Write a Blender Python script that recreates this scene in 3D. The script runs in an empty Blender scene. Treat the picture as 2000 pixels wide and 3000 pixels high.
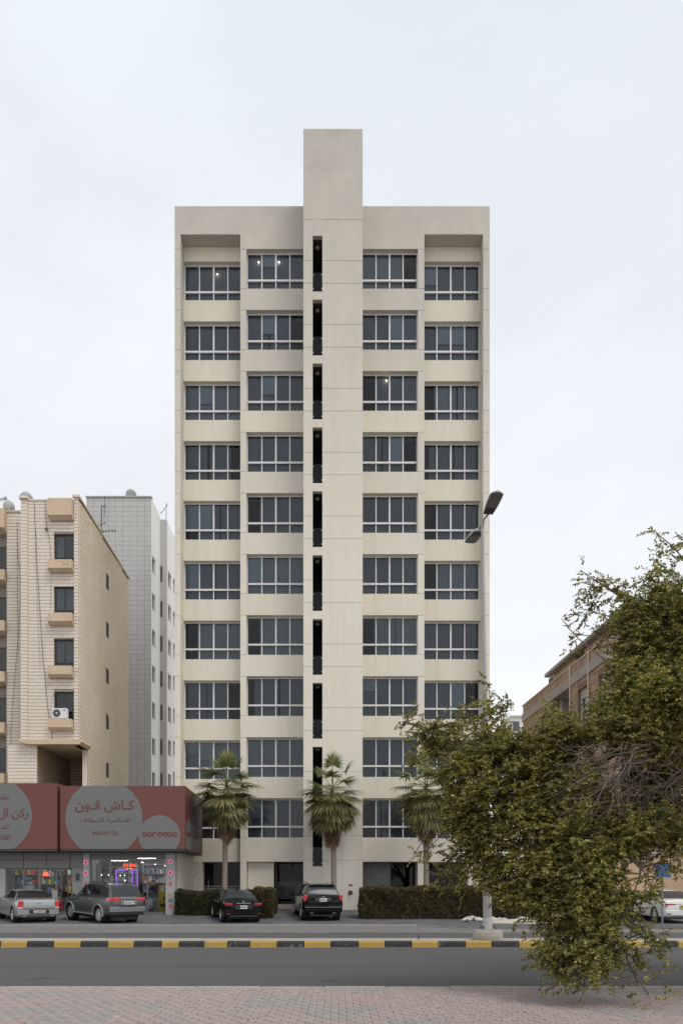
import bpy, bmesh, math, random, unicodedata
import numpy as np
from mathutils import Vector, Matrix

random.seed(7)
rng = np.random.default_rng(11)
sc = bpy.context.scene
COL = sc.collection
R = math.radians

# ---------------------------------------------------------------- camera
CX, CY, F, EYE = 987.0, 2600.0, 2000.0, 1.65     # principal point and focal length in the photo's pixels
cam = bpy.data.cameras.new('camera')
cam_o = bpy.data.objects.new('camera', cam); COL.objects.link(cam_o)
cam_o.location = (0, 0, EYE); cam_o.rotation_euler = (R(90), 0, 0)
cam.sensor_fit = 'VERTICAL'; cam.sensor_height = 36.0; cam.sensor_width = 24.0
cam.lens = 24.0
cam.shift_x = (1000 - CX) / 3000.0
cam.shift_y = (CY - 1500) / 3000.0
cam.clip_start = 0.1; cam.clip_end = 2000
sc.camera = cam_o

def X(px, Y): return (px - CX) / F * Y
def Z(py, Y): return EYE + (CY - py) / F * Y

# ---------------------------------------------------------------- sky, sun, exposure
SUN_EL, SUN_SIDE = 58.0, 42.0     # soft sun behind the camera, SUN_SIDE degrees to its right
world = bpy.data.worlds.new('World'); sc.world = world; world.use_nodes = True
nt = world.node_tree; nt.nodes.clear()
def wn(t, **kw):
    n = nt.nodes.new(t)
    for k, v in kw.items(): setattr(n, k, v)
    return n
sky = wn('ShaderNodeTexSky'); sky.sky_type = 'NISHITA'; sky.sun_disc = False
sky.sun_elevation = R(SUN_EL); sky.sun_rotation = R(180 - SUN_SIDE); sky.air_density = 1.0; sky.dust_density = 4.0; sky.ozone_density = 1.0
tc = wn('ShaderNodeTexCoord')
sep = wn('ShaderNodeSeparateXYZ'); nt.links.new(tc.outputs['Generated'], sep.inputs[0])
ramp = wn('ShaderNodeValToRGB')
ramp.color_ramp.elements[0].position = 0.0; ramp.color_ramp.elements[0].color = (0.97, 0.962, 0.955, 1)
ramp.color_ramp.elements[1].position = 0.80; ramp.color_ramp.elements[1].color = (0.735, 0.775, 0.825, 1)
e = ramp.color_ramp.elements.new(0.35); e.color = (0.89, 0.903, 0.925, 1)
nt.links.new(sep.outputs['Z'], ramp.inputs[0])
mp = wn('ShaderNodeMapping'); mp.inputs['Scale'].default_value = (1.6, 1.6, 3.4)
nt.links.new(tc.outputs['Generated'], mp.inputs[0])
noi = wn('ShaderNodeTexNoise'); noi.inputs['Scale'].default_value = 1.3; noi.inputs['Detail'].default_value = 6; noi.inputs['Roughness'].default_value = 0.55
nt.links.new(mp.outputs[0], noi.inputs[0])
nr = wn('ShaderNodeMapRange'); nr.inputs[1].default_value = 0.3; nr.inputs[2].default_value = 0.72; nr.inputs[3].default_value = 0.88; nr.inputs[4].default_value = 1.08
nt.links.new(noi.outputs['Fac'], nr.inputs[0])
vm = wn('ShaderNodeVectorMath', operation='SCALE'); nt.links.new(ramp.outputs[0], vm.inputs[0]); nt.links.new(nr.outputs[0], vm.inputs['Scale'])
vm2 = wn('ShaderNodeVectorMath', operation='SCALE'); vm2.inputs['Scale'].default_value = 11.2
nt.links.new(vm.outputs[0], vm2.inputs[0])
mixc = wn('ShaderNodeMix', data_type='RGBA'); mixc.inputs[0].default_value = 0.86
nt.links.new(sky.outputs[0], mixc.inputs[6]); nt.links.new(vm2.outputs[0], mixc.inputs[7])
bg = wn('ShaderNodeBackground'); bg.inputs['Strength'].default_value = 0.10
nt.links.new(mixc.outputs[2], bg.inputs['Color'])
wo = wn('ShaderNodeOutputWorld'); nt.links.new(bg.outputs[0], wo.inputs[0])

sl = bpy.data.lights.new('sun', 'SUN'); sl.energy = 1.5; sl.angle = R(24); sl.color = (1.0, 0.95, 0.88)
so = bpy.data.objects.new('sun', sl); COL.objects.link(so)
# light travels from behind-right of the camera, downwards
_d = Vector((-math.sin(R(SUN_SIDE)) * math.cos(R(SUN_EL)), math.cos(R(SUN_SIDE)) * math.cos(R(SUN_EL)), -math.sin(R(SUN_EL))))
so.rotation_euler = _d.to_track_quat('-Z', 'Y').to_euler(); so.location = (20, -30, 60)

vs = sc.view_settings
vs.view_transform = 'Standard'; vs.look = 'None'; vs.gamma = 1.0; vs.exposure = 0.14; vs.use_curve_mapping = False
sc.cycles.use_denoising = True
sc.cycles.max_bounces = 8; sc.cycles.transparent_max_bounces = 24; sc.cycles.diffuse_bounces = 4

# ---------------------------------------------------------------- materials
MATS = {}
def mat(name, col, rough=0.8, var=0.0, vscale=3.0, bump=0.0, bscale=30.0, metal=0.0, col2=None, streak=0.0, island=0.0,
        emit=0.0, emitcol=None, coat=0.0, spec=0.5, transl=0.0, stretch=(1, 1, 1), grime=None, soot=None, chip=None, fine=0.0):
    """procedural principled material: base colour, noise variation towards col2, vertical dirt streaks, per-piece variation, fine bump"""
    if name in MATS: return MATS[name]
    m = bpy.data.materials.new(name); m.use_nodes = True; MATS[name] = m
    t = m.node_tree; N = t.nodes; L = t.links
    b = N['Principled BSDF']
    b.inputs['Roughness'].default_value = rough; b.inputs['Metallic'].default_value = metal
    b.inputs['Specular IOR Level'].default_value = spec
    if coat: b.inputs['Coat Weight'].default_value = coat; b.inputs['Coat Roughness'].default_value = 0.06
    geo = N.new('ShaderNodeNewGeometry')
    co = geo.outputs['Position']
    mpn = N.new('ShaderNodeMapping'); mpn.inputs['Scale'].default_value = stretch; L.new(co, mpn.inputs[0])
    rgb = N.new('ShaderNodeRGB'); rgb.outputs[0].default_value = (*col, 1)
    cur = rgb.outputs[0]
    def mixto(c2, fac):
        nonlocal cur
        mx = N.new('ShaderNodeMix'); mx.data_type = 'RGBA'; L.new(fac, mx.inputs[0]); L.new(cur, mx.inputs[6])
        if isinstance(c2, tuple): mx.inputs[7].default_value = (*c2, 1)
        else: L.new(c2, mx.inputs[7])
        cur = mx.outputs[2]
    if var > 0:
        n = N.new('ShaderNodeTexNoise'); n.inputs['Scale'].default_value = vscale; n.inputs['Detail'].default_value = 8; n.inputs['Roughness'].default_value = 0.65
        L.new(mpn.outputs[0], n.inputs[0])
        mr = N.new('ShaderNodeMapRange'); mr.inputs[1].default_value = 0.35; mr.inputs[2].default_value = 0.68; mr.inputs[3].default_value = 0; mr.inputs[4].default_value = var
        L.new(n.outputs['Fac'], mr.inputs[0])
        mixto(col2 if col2 else tuple(c * 0.6 for c in col), mr.outputs[0])
    if streak > 0:
        ms = N.new('ShaderNodeMapping'); ms.inputs['Scale'].default_value = (1.0, 1.0, 0.06); L.new(co, ms.inputs[0])
        n = N.new('ShaderNodeTexNoise'); n.inputs['Scale'].default_value = 1.6; n.inputs['Detail'].default_value = 9; n.inputs['Roughness'].default_value = 0.7; L.new(ms.outputs[0], n.inputs[0])
        mr = N.new('ShaderNodeMapRange'); mr.inputs[1].default_value = 0.48; mr.inputs[2].default_value = 0.78; mr.inputs[3].default_value = 0; mr.inputs[4].default_value = streak
        L.new(n.outputs['Fac'], mr.inputs[0])
        mixto(grime if grime else tuple(c * 0.5 for c in col), mr.outputs[0])
    if fine > 0:
        ms = N.new('ShaderNodeMapping'); ms.inputs['Scale'].default_value = (1.0, 1.0, 0.10); L.new(co, ms.inputs[0])
        n = N.new('ShaderNodeTexNoise'); n.inputs['Scale'].default_value = 9.0; n.inputs['Detail'].default_value = 8; n.inputs['Roughness'].default_value = 0.75; L.new(ms.outputs[0], n.inputs[0])
        mr = N.new('ShaderNodeMapRange'); mr.inputs[1].default_value = 0.35; mr.inputs[2].default_value = 0.75; mr.inputs[3].default_value = 0; mr.inputs[4].default_value = fine; L.new(n.outputs['Fac'], mr.inputs[0])
        mixto(tuple(c * 0.72 for c in col), mr.outputs[0])
    if chip:   # paint worn off in patches
        n = N.new('ShaderNodeTexNoise'); n.inputs['Scale'].default_value = chip[0]; n.inputs['Detail'].default_value = 6; n.inputs['Roughness'].default_value = 0.7; L.new(co, n.inputs[0])
        mr = N.new('ShaderNodeMapRange'); mr.inputs[1].default_value = chip[1]; mr.inputs[2].default_value = chip[1] + 0.03; mr.inputs[4].default_value = chip[2]; L.new(n.outputs['Fac'], mr.inputs[0])
        mixto(chip[3], mr.outputs[0])
    if soot:   # patchy grey mixed into the colour, stronger with height
        sp_ = N.new('ShaderNodeSeparateXYZ'); L.new(co, sp_.inputs[0])
        mh = N.new('ShaderNodeMapRange'); mh.inputs[1].default_value = soot[0]; mh.inputs[2].default_value = soot[1]; mh.inputs[4].default_value = soot[2]; L.new(sp_.outputs['Z'], mh.inputs[0])
        n = N.new('ShaderNodeTexNoise'); n.inputs['Scale'].default_value = 0.55; n.inputs['Detail'].default_value = 8; n.inputs['Roughness'].default_value = 0.7; L.new(co, n.inputs[0])
        m3 = N.new('ShaderNodeMapRange'); m3.inputs[1].default_value = 0.25; m3.inputs[2].default_value = 0.75; m3.inputs[3].default_value = 0.6; m3.inputs[4].default_value = 1.0; L.new(n.outputs['Fac'], m3.inputs[0])
        mu = N.new('ShaderNodeMath'); mu.operation = 'MULTIPLY'; L.new(mh.outputs[0], mu.inputs[0]); L.new(m3.outputs[0], mu.inputs[1])
        mixto(soot[3], mu.outputs[0])
    if island > 0:
        oi = N.new('ShaderNodeObjectInfo')
        ad = N.new('ShaderNodeMath'); ad.operation = 'ADD'; L.new(oi.outputs['Random'], ad.inputs[0]); L.new(geo.outputs['Random Per Island'], ad.inputs[1])
        fr = N.new('ShaderNodeMath'); fr.operation = 'FRACT'; L.new(ad.outputs[0], fr.inputs[0])
        mu = N.new('ShaderNodeMath'); mu.operation = 'MULTIPLY'; L.new(fr.outputs[0], mu.inputs[0]); mu.inputs[1].default_value = island
        mixto(col2 if col2 else tuple(c * 0.6 for c in col), mu.outputs[0])
    L.new(cur, b.inputs['Base Color'])
    if bump > 0:
        n = N.new('ShaderNodeTexNoise'); n.inputs['Scale'].default_value = bscale; n.inputs['Detail'].default_value = 4; L.new(mpn.outputs[0], n.inputs[0])
        bp = N.new('ShaderNodeBump'); bp.inputs['Strength'].default_value = bump; bp.inputs['Distance'].default_value = 0.02
        L.new(n.outputs['Fac'], bp.inputs['Height']); L.new(bp.outputs[0], b.inputs['Normal'])
    if emit > 0:
        b.inputs['Emission Color'].default_value = (*(emitcol or col), 1); b.inputs['Emission Strength'].default_value = emit
    if transl > 0:
        tr = N.new('ShaderNodeBsdfTranslucent'); L.new(cur, tr.inputs[0])
        mxs = N.new('ShaderNodeMixShader'); mxs.inputs[0].default_value = transl
        L.new(b.outputs[0], mxs.inputs[1]); L.new(tr.outputs[0], mxs.inputs[2])
        L.new(mxs.outputs[0], N['Material Output'].inputs[0])
    return m

def glass(name, tint=(0.30, 0.34, 0.38), refl=1.0, rough=0.0, base=0.03):
    if name in MATS: return MATS[name]
    m = bpy.data.materials.new(name); m.use_nodes = True; MATS[name] = m
    t = m.node_tree; N = t.nodes; L = t.links; N.remove(N['Principled BSDF'])
    tr = N.new('ShaderNodeBsdfTransparent'); tr.inputs[0].default_value = (*tint, 1)
    gl = N.new('ShaderNodeBsdfGlossy'); gl.inputs['Roughness'].default_value = rough; gl.inputs['Color'].default_value = (refl, refl, refl, 1)
    lw = N.new('ShaderNodeFresnel'); lw.inputs['IOR'].default_value = 1.45
    ad = N.new('ShaderNodeMath'); ad.operation = 'ADD'; L.new(lw.outputs[0], ad.inputs[0]); ad.inputs[1].default_value = base
    mx = N.new('ShaderNodeMixShader'); L.new(ad.outputs[0], mx.inputs[0]); L.new(tr.outputs[0], mx.inputs[1]); L.new(gl.outputs[0], mx.inputs[2])
    L.new(mx.outputs[0], N['Material Output'].inputs[0])
    return m

# ---------------------------------------------------------------- object helpers
LOC = {}
def root_of(o):
    while o.parent is not None: o = o.parent
    return o
def tag(o, label=None, cat=None, group=None, kind=None):
    if label: o['label'] = label
    if cat: o['category'] = cat
    if group: o['group'] = group
    if kind: o['kind'] = kind
    return o
def thing(name, label, cat, loc=(0, 0, 0), group=None):
    o = bpy.data.objects.new(name, None); COL.objects.link(o)
    o.location = loc; LOC[o.name] = Vector(loc)
    o.empty_display_size = 0.3
    return tag(o, label, cat, group)
def mesh_from(name, V, Fs, smooth=False):
    me = bpy.data.meshes.new(name); me.from_pydata([tuple(v) for v in V], [], [tuple(f) for f in Fs]); me.update()
    if smooth: me.shade_smooth()
    return me
def link(name, me, material=None, parent=None, loc=None, rot=None):
    if material is not None and len(me.materials) == 0: me.materials.append(material)
    o = bpy.data.objects.new(name, me); COL.objects.link(o)
    off = Vector((0, 0, 0))
    if parent is not None:
        o.parent = parent; off = LOC.get(root_of(parent).name, off)
    if loc is not None: o.location = Vector(loc) - off if parent is not None and parent.parent is None else Vector(loc)
    elif parent is not None and parent.parent is None: o.location = -off
    if parent is None: LOC[o.name] = Vector(o.location)
    if rot is not None: o.rotation_euler = rot
    return o
def np_mesh(name, V, Q, smooth=False):
    """V (n,3), Q (m,k) with k = 3 or 4"""
    V = np.asarray(V, dtype=np.float32); Q = np.asarray(Q, dtype=np.int32)
    me = bpy.data.meshes.new(name); k = Q.shape[1]
    me.vertices.add(len(V)); me.vertices.foreach_set('co', V.ravel())
    me.loops.add(Q.size); me.loops.foreach_set('vertex_index', Q.ravel())
    me.polygons.add(len(Q)); me.polygons.foreach_set('loop_start', np.arange(0, Q.size, k, dtype=np.int32))
    me.update(calc_edges=True); me.validate()
    if smooth: me.shade_smooth()
    return me

class MB:
    """collects shapes of ONE part in world coordinates"""
    def __init__(s): s.v = []; s.f = []
    def add(s, V, Fs):
        n = len(s.v); s.v += [tuple(p) for p in V]; s.f += [tuple(i + n for i in f) for f in Fs]; return s
    def box(s, x0, x1, y0, y1, z0, z1, ch=0.0):
        if ch <= 0:
            V = [(x, y, z) for z in (z0, z1) for y in (y0, y1) for x in (x0, x1)]
            return s.add(V, [(0, 2, 3, 1), (4, 5, 7, 6), (0, 1, 5, 4), (2, 6, 7, 3), (0, 4, 6, 2), (1, 3, 7, 5)])
        bm = bmesh.new(); bmesh.ops.create_cube(bm, size=1.0)
        bmesh.ops.scale(bm, vec=(x1 - x0, y1 - y0, z1 - z0), verts=bm.verts)
        bmesh.ops.translate(bm, vec=((x0 + x1) / 2, (y0 + y1) / 2, (z0 + z1) / 2), verts=bm.verts)
        bmesh.ops.bevel(bm, geom=list(bm.edges), offset=ch, segments=1, affect='EDGES')
        return s.bm(bm)
    def bm(s, bm, M=None):
        if M is not None: bmesh.ops.transform(bm, matrix=M, verts=bm.verts)
        bm.verts.index_update(); s.add([v.co[:] for v in bm.verts], [[v.index for v in f.verts] for f in bm.faces]); bm.free(); return s
    def prism(s, pts, d0, d1, axis='y'):
        """polygon (a,b) extruded along axis: y -> (x,z); z -> (x,y); x -> (y,z)"""
        n = len(pts)
        def P(a, b, d): return {'y': (a, d, b), 'z': (a, b, d), 'x': (d, a, b)}[axis]
        V = [P(a, b, d0) for a, b in pts] + [P(a, b, d1) for a, b in pts]
        return s.add(V, [tuple(range(n)), tuple(range(2 * n - 1, n - 1, -1))] + [(i, i + n, (i + 1) % n + n, (i + 1) % n) for i in range(n)])
    def quad(s, a, b, c, d): return s.add([a, b, c, d], [(0, 1, 2, 3)])
    def tube(s, pts, r, k=6, cap=True):
        pts = [Vector(p) for p in pts]; n = len(pts)
        rs = r if isinstance(r, (list, tuple)) else [r] * n
        V = []; Fs = []; prev = None
        for i, p in enumerate(pts):
            t = (pts[min(i + 1, n - 1)] - pts[max(i - 1, 0)])
            t = t.normalized() if t.length > 1e-9 else Vector((0, 0, 1))
            if prev is None: a = t.orthogonal().normalized()
            else:
                a = prev - t * prev.dot(t); a = a.normalized() if a.length > 1e-6 else t.orthogonal().normalized()
            prev = a; b = t.cross(a)
            for j in range(k):
                an = 2 * math.pi * j / k; V.append(p + (a * math.cos(an) + b * math.sin(an)) * rs[i])
        for i in range(n - 1):
            for j in range(k): Fs.append((i * k + j, i * k + (j + 1) % k, (i + 1) * k + (j + 1) % k, (i + 1) * k + j))
        if cap: Fs += [tuple(range(k - 1, -1, -1)), tuple(range((n - 1) * k, n * k))]
        return s.add(V, Fs)
    def lathe(s, prof, c=(0, 0, 0), k=24, axis='z', caps=True):
        V = []; Fs = []; n = len(prof)
        for r, h in prof:
            for j in range(k):
                an = 2 * math.pi * j / k; x, y = r * math.cos(an), r * math.sin(an)
                p = {'z': (x, y, h), 'y': (x, h, y), 'x': (h, x, y)}[axis]
                V.append((p[0] + c[0], p[1] + c[1], p[2] + c[2]))
        for i in range(n - 1):
            for j in range(k): Fs.append((i * k + j, i * k + (j + 1) % k, (i + 1) * k + (j + 1) % k, (i + 1) * k + j))
        if caps and prof[0][0] > 1e-6: Fs.append(tuple(range(k - 1, -1, -1)))
        if caps and prof[-1][0] > 1e-6: Fs.append(tuple(range((n - 1) * k, n * k)))
        return s.add(V, Fs)
    def mesh(s, name='m', smooth=False):
        me = mesh_from(name, s.v, s.f)
        bm = bmesh.new(); bm.from_mesh(me); bmesh.ops.recalc_face_normals(bm, faces=bm.faces); bm.to_mesh(me); bm.free()
        if smooth:
            me.shade_smooth(); me.set_sharp_from_angle(angle=R(40))
        return me
    def build(s, name, material, parent=None, smooth=False, label=None):
        o = link(name, s.mesh(name, smooth), material, parent)
        if label: o['label'] = label
        return o
def bx(name, x0, x1, y0, y1, z0, z1, m, parent=None, ch=0.0, label=None):
    return MB().box(x0, x1, y0, y1, z0, z1, ch).build(name, m, parent, label=label)

def copy_tree(o, parent=None):
    c = o.copy(); COL.objects.link(c); c.parent = parent
    if parent is None: LOC[c.name] = Vector(c.location)
    for ch in list(o.children): copy_tree(ch, c)
    return c

# ---------------------------------------------------------------- lettering (built-in font, Arabic set in its joined forms)
NOJ = 'اأإآدذرزوؤةى'
def arabic(s):
    out = []
    for i, ch in enumerate(s):
        if ch in 'ـ ' or ch.isdigit(): out.append(ch); continue
        pj = i > 0 and s[i - 1] != ' ' and s[i - 1] not in NOJ
        nj = i < len(s) - 1 and s[i + 1] != ' ' and ch not in NOJ
        k = {(0, 0): 'ISOLATED', (0, 1): 'INITIAL', (1, 0): 'FINAL', (1, 1): 'MEDIAL'}[(int(pj), int(nj))]
        out.append(unicodedata.lookup(unicodedata.name(ch) + ' ' + k + ' FORM'))
    return ''.join(reversed(out))
TEXTS = {}
def text_mesh(body, bold=0.0, spacing=1.0):
    k = (body, bold, spacing)
    if k not in TEXTS: TEXTS[k] = _text_mesh(body, bold, spacing)
    return TEXTS[k]
def _text_mesh(body, bold, spacing):
    """flat glyph mesh in the XY plane, unit size; glyph by glyph so that joined strokes stay filled"""
    def ob(s, off):
        c = bpy.data.curves.new('glyphs', 'FONT'); c.body = s; c.size = 1.0; c.offset = off; c.resolution_u = 3
        o = bpy.data.objects.new('glyphs', c); COL.objects.link(o); return o
    def width(s):
        o = ob(s, 0); bpy.context.view_layer.update(); w = o.bound_box[4][0]
        bpy.data.objects.remove(o); return w
    V = []; Fs = []; bar = width('|')
    for i, ch in enumerate(body):
        if ch == ' ': continue
        x = (width(body[:i] + '|') - bar) * spacing if i else 0.0
        o = ob(ch, bold); bpy.context.view_layer.update()
        me = bpy.data.meshes.new_from_object(o.evaluated_get(bpy.context.evaluated_depsgraph_get()))
        n = len(V); V += [(v.co.x + x, v.co.y, 0.0012 * (i % 3)) for v in me.vertices]
        Fs += [tuple(k + n for k in p.vertices) for p in me.polygons]
        bpy.data.objects.remove(o); bpy.data.meshes.remove(me)
    return V, Fs
for _b, _w in ((arabic('كـاش فـون'), .022), (arabic('السالمية للهـواتف'), .012), ('66630120', .012), (arabic('كـاش فـون'), .02), (arabic('السالمية للهـواتف'), .01), ('66630120', .01), ('ooredoo', .03),
               (arabic('مؤسسة'), .012), (arabic('ركن ال'), .022), (arabic('للهـ'), .012), ('2380', .012), ('OPEN', .01)): text_mesh(_b, _w)   # glyphs first, while the scene is small
def lettering(body, m, parent, origin, udir, vdir, ndir, height=None, width=None, bold=0.0, align='c', name='lettering', spacing=1.0):
    V, Fs = text_mesh(body, bold, spacing); V = np.array(V)
    mn = V.min(0); mx = V.max(0); c = (mn + mx) / 2
    s = (width / (mx[0] - mn[0])) if width else height / (mx[1] - mn[1])
    sy = (height / (mx[1] - mn[1])) if height else s
    o = np.array(origin); u = np.array(udir); v = np.array(vdir); n = np.array(ndir)
    ax = {'c': c[0], 'l': mn[0], 'r': mx[0]}[align]
    W = o + np.outer((V[:, 0] - ax) * s, u) + np.outer((V[:, 1] - c[1]) * sy, v) + np.outer(V[:, 2], n)
    mb = MB(); mb.v = [tuple(p) for p in W]; mb.f = Fs
    me = mesh_from(name, mb.v, mb.f)
    return link(name, me, m, parent)

# ---------------------------------------------------------------- clad walls: every stone its own piece
def tile_wall(parent, o, u, v, n, W, H, tw, th, gap, m, count, name='stone', holes=(), depth=0.03, bond=0.5, clip=None, ugap=None):
    """stones on a rectangle o + a*u + b*v; those listed first become parts, the rest one joined part"""
    o, u, v, n = (np.array(a, dtype=float) for a in (o, u, v, n))
    rows = int(math.ceil(H / th)); T = []; ug = gap if ugap is None else ugap
    for r in range(rows):
        b0, b1 = r * th + gap / 2, min((r + 1) * th - gap / 2, H)
        if b1 - b0 < 0.03: continue
        a = -tw * ((r * bond) % 1.0)
        while a < W:
            a0, a1 = max(a + ug / 2, 0), min(a + tw - ug / 2, W); a += tw
            if a1 - a0 < 0.03: continue
            segs = [(a0, a1)]
            for (h0, h1, g0, g1) in holes:
                if b1 <= g0 + 0.02 or b0 >= g1 - 0.02: continue
                ns = []
                for s0, s1 in segs:
                    if s1 <= h0 or s0 >= h1: ns.append((s0, s1)); continue
                    if h0 - s0 > 0.03: ns.append((s0, h0))
                    if s1 - h1 > 0.03: ns.append((h1, s1))
                segs = ns
            for s0, s1 in segs:
                if clip is not None and b1 > clip((s0 + s1) / 2): continue
                T.append((s0, s1, b0, b1))
    T.sort(key=lambda t: -t[3])
    cache = {}
    rest = MB(); made = 0
    for (a0, a1, b0, b1) in T:
        w, h = round(a1 - a0, 3), round(b1 - b0, 3)
        c = 0.006
        L = [(0, 0, 0), (w, 0, 0), (w, h, 0), (0, h, 0), (c, c, depth), (w - c, c, depth), (w - c, h - c, depth), (c, h - c, depth)]
        Fc = [(4, 5, 6, 7), (0, 1, 5, 4), (1, 2, 6, 5), (2, 3, 7, 6), (3, 0, 4, 7)]
        base = o + a0 * u + b0 * v
        pr = float(rng.uniform(-0.004, 0.004))
        if made < count:
            if (w, h) not in cache:
                me = mesh_from(name, [tuple(p[0] * u + p[1] * v + p[2] * n) for p in L], Fc); me.materials.append(m); cache[(w, h)] = me
            link(name, cache[(w, h)], None, parent, loc=tuple(base + pr * n)); made += 1
        else:
            rest.add([base + p[0] * u + p[1] * v + (p[2] + pr) * n for p in L], Fc)
    if rest.v:
        me = mesh_from(name + '_field', rest.v, rest.f)
        link(name + '_field', me, m, parent)['kind'] = 'stuff'

# ground height of the far side (flush kerb, apron rising to the buildings)
GY = [0, 28.4, 29.6, 31.5, 33.0, 34.3, 36.0, 38.0, 41.0, 400]
GZ = [0, 0.0, 0.02, 0.03, 0.06, 0.13, 0.26, 0.39, 0.42, 0.42]
def gz(Y): return float(np.interp(Y, GY, GZ))
# ================================================================ ground, roads, pavements
m_sand = mat('sand', (0.42, 0.37, 0.31), 0.95, 0.5, 0.6, 0.4, 8)
m_asph = mat('asphalt', (0.084, 0.082, 0.081), 0.9, 0.75, 1.1, 0.35, 160, col2=(0.060, 0.059, 0.060), stretch=(0.05, 1, 1), chip=(1.3, 0.64, 0.35, (0.055, 0.055, 0.056)))
m_asph2 = mat('asphalt_service', (0.075, 0.076, 0.079), 0.9, 0.5, 0.8, 0.3, 120, col2=(0.10, 0.10, 0.10), stretch=(0.2, 1, 1))
m_gutter = mat('dusty_concrete', (0.17, 0.165, 0.157), 0.95, 0.6, 0.9, 0.3, 40, col2=(0.12, 0.12, 0.12), stretch=(0.25, 1, 1))
m_conc = mat('concrete', (0.34, 0.32, 0.28), 0.9, 0.5, 5, 0.4, 40)
m_kerbpale = mat('kerb_concrete', (0.36, 0.34, 0.31), 0.9, 0.5, 3, 0.3, 40)
m_median = mat('median_paving', (0.36, 0.33, 0.29), 0.95, 0.6, 2.0, 0.3, 30, col2=(0.25, 0.23, 0.21))
m_yel = mat('kerb_yellow', (0.44, 0.28, 0.05), 0.75, 0.75, 7, 0.3, 50, col2=(0.34, 0.23, 0.06), chip=(6.0, 0.61, 0.7, (0.24, 0.20, 0.13)))
m_blk = mat('kerb_black', (0.020, 0.020, 0.024), 0.75, 0.6, 7, 0.3, 50, col2=(0.05, 0.05, 0.05), chip=(5.0, 0.60, 0.75, (0.20, 0.19, 0.17)))

g = bx('ground', -300, 300, -60, 500, -0.6, -0.03, m_sand); g['kind'] = 'structure'
def sheet(name, x0, x1, y0, y1, z, m):
    nx = 2
    o = MB().quad((x0, y0, z), (x1, y0, z), (x1, y1, z), (x0, y1, z)).build(name, m); o['kind'] = 'structure'; return o
sheet('road', -150, 150, 10.5, 18.8, 0.0, m_asph)
sheet('service_road', -150, 150, 19.7, 25.3, -0.002, m_asph2)
# cracks in the near lane, sealed with tar
road = bpy.data.objects['road']; m_tar = mat('tar', (0.035, 0.035, 0.036), 0.7)
def crack(px0, px1, py, w, seed):
    r = random.Random(seed); Yc_ = F * EYE / (py - CY); n = max(4, int((px1 - px0) / 14)); up_, dn_ = [], []; off = 0
    for i in range(n + 1):
        x = X(px0 + (px1 - px0) * i / n, Yc_); off += r.uniform(-.03, .03); h = w * (0.3 + r.random()) * math.sin(math.pi * (i + .3) / (n + .6))
        up_.append((x, Yc_ + off + h, 0.004)); dn_.append((x, Yc_ + off - h, 0.004))
    mb = MB()
    for i in range(n): mb.quad(dn_[i], dn_[i + 1], up_[i + 1], up_[i])
    mb.build('tar_seal', m_tar, road)
for a in ((90, 215, 2866, .025, 1), (60, 120, 2870, .02, 2), (940, 1000, 2873, .05, 3), (650, 700, 2853, .015, 4), (1010, 1090, 2845, .012, 5), (300, 420, 2808, .012, 6), (1250, 1330, 2862, .02, 7)): crack(*a)
gut = MB(); xs = np.linspace(-60, 60, 121)
top = [(x, 24.8 + 0.10 * math.sin(x * 0.8) + 0.06 * math.sin(x * 2.3), 0.004) for x in xs]
for i in range(120): gut.quad(top[i], top[i + 1], (top[i + 1][0], 29.4, 0.004), (top[i][0], 29.4, 0.004))
gut.build('gutter_strip', m_gutter)['kind'] = 'structure'

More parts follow.
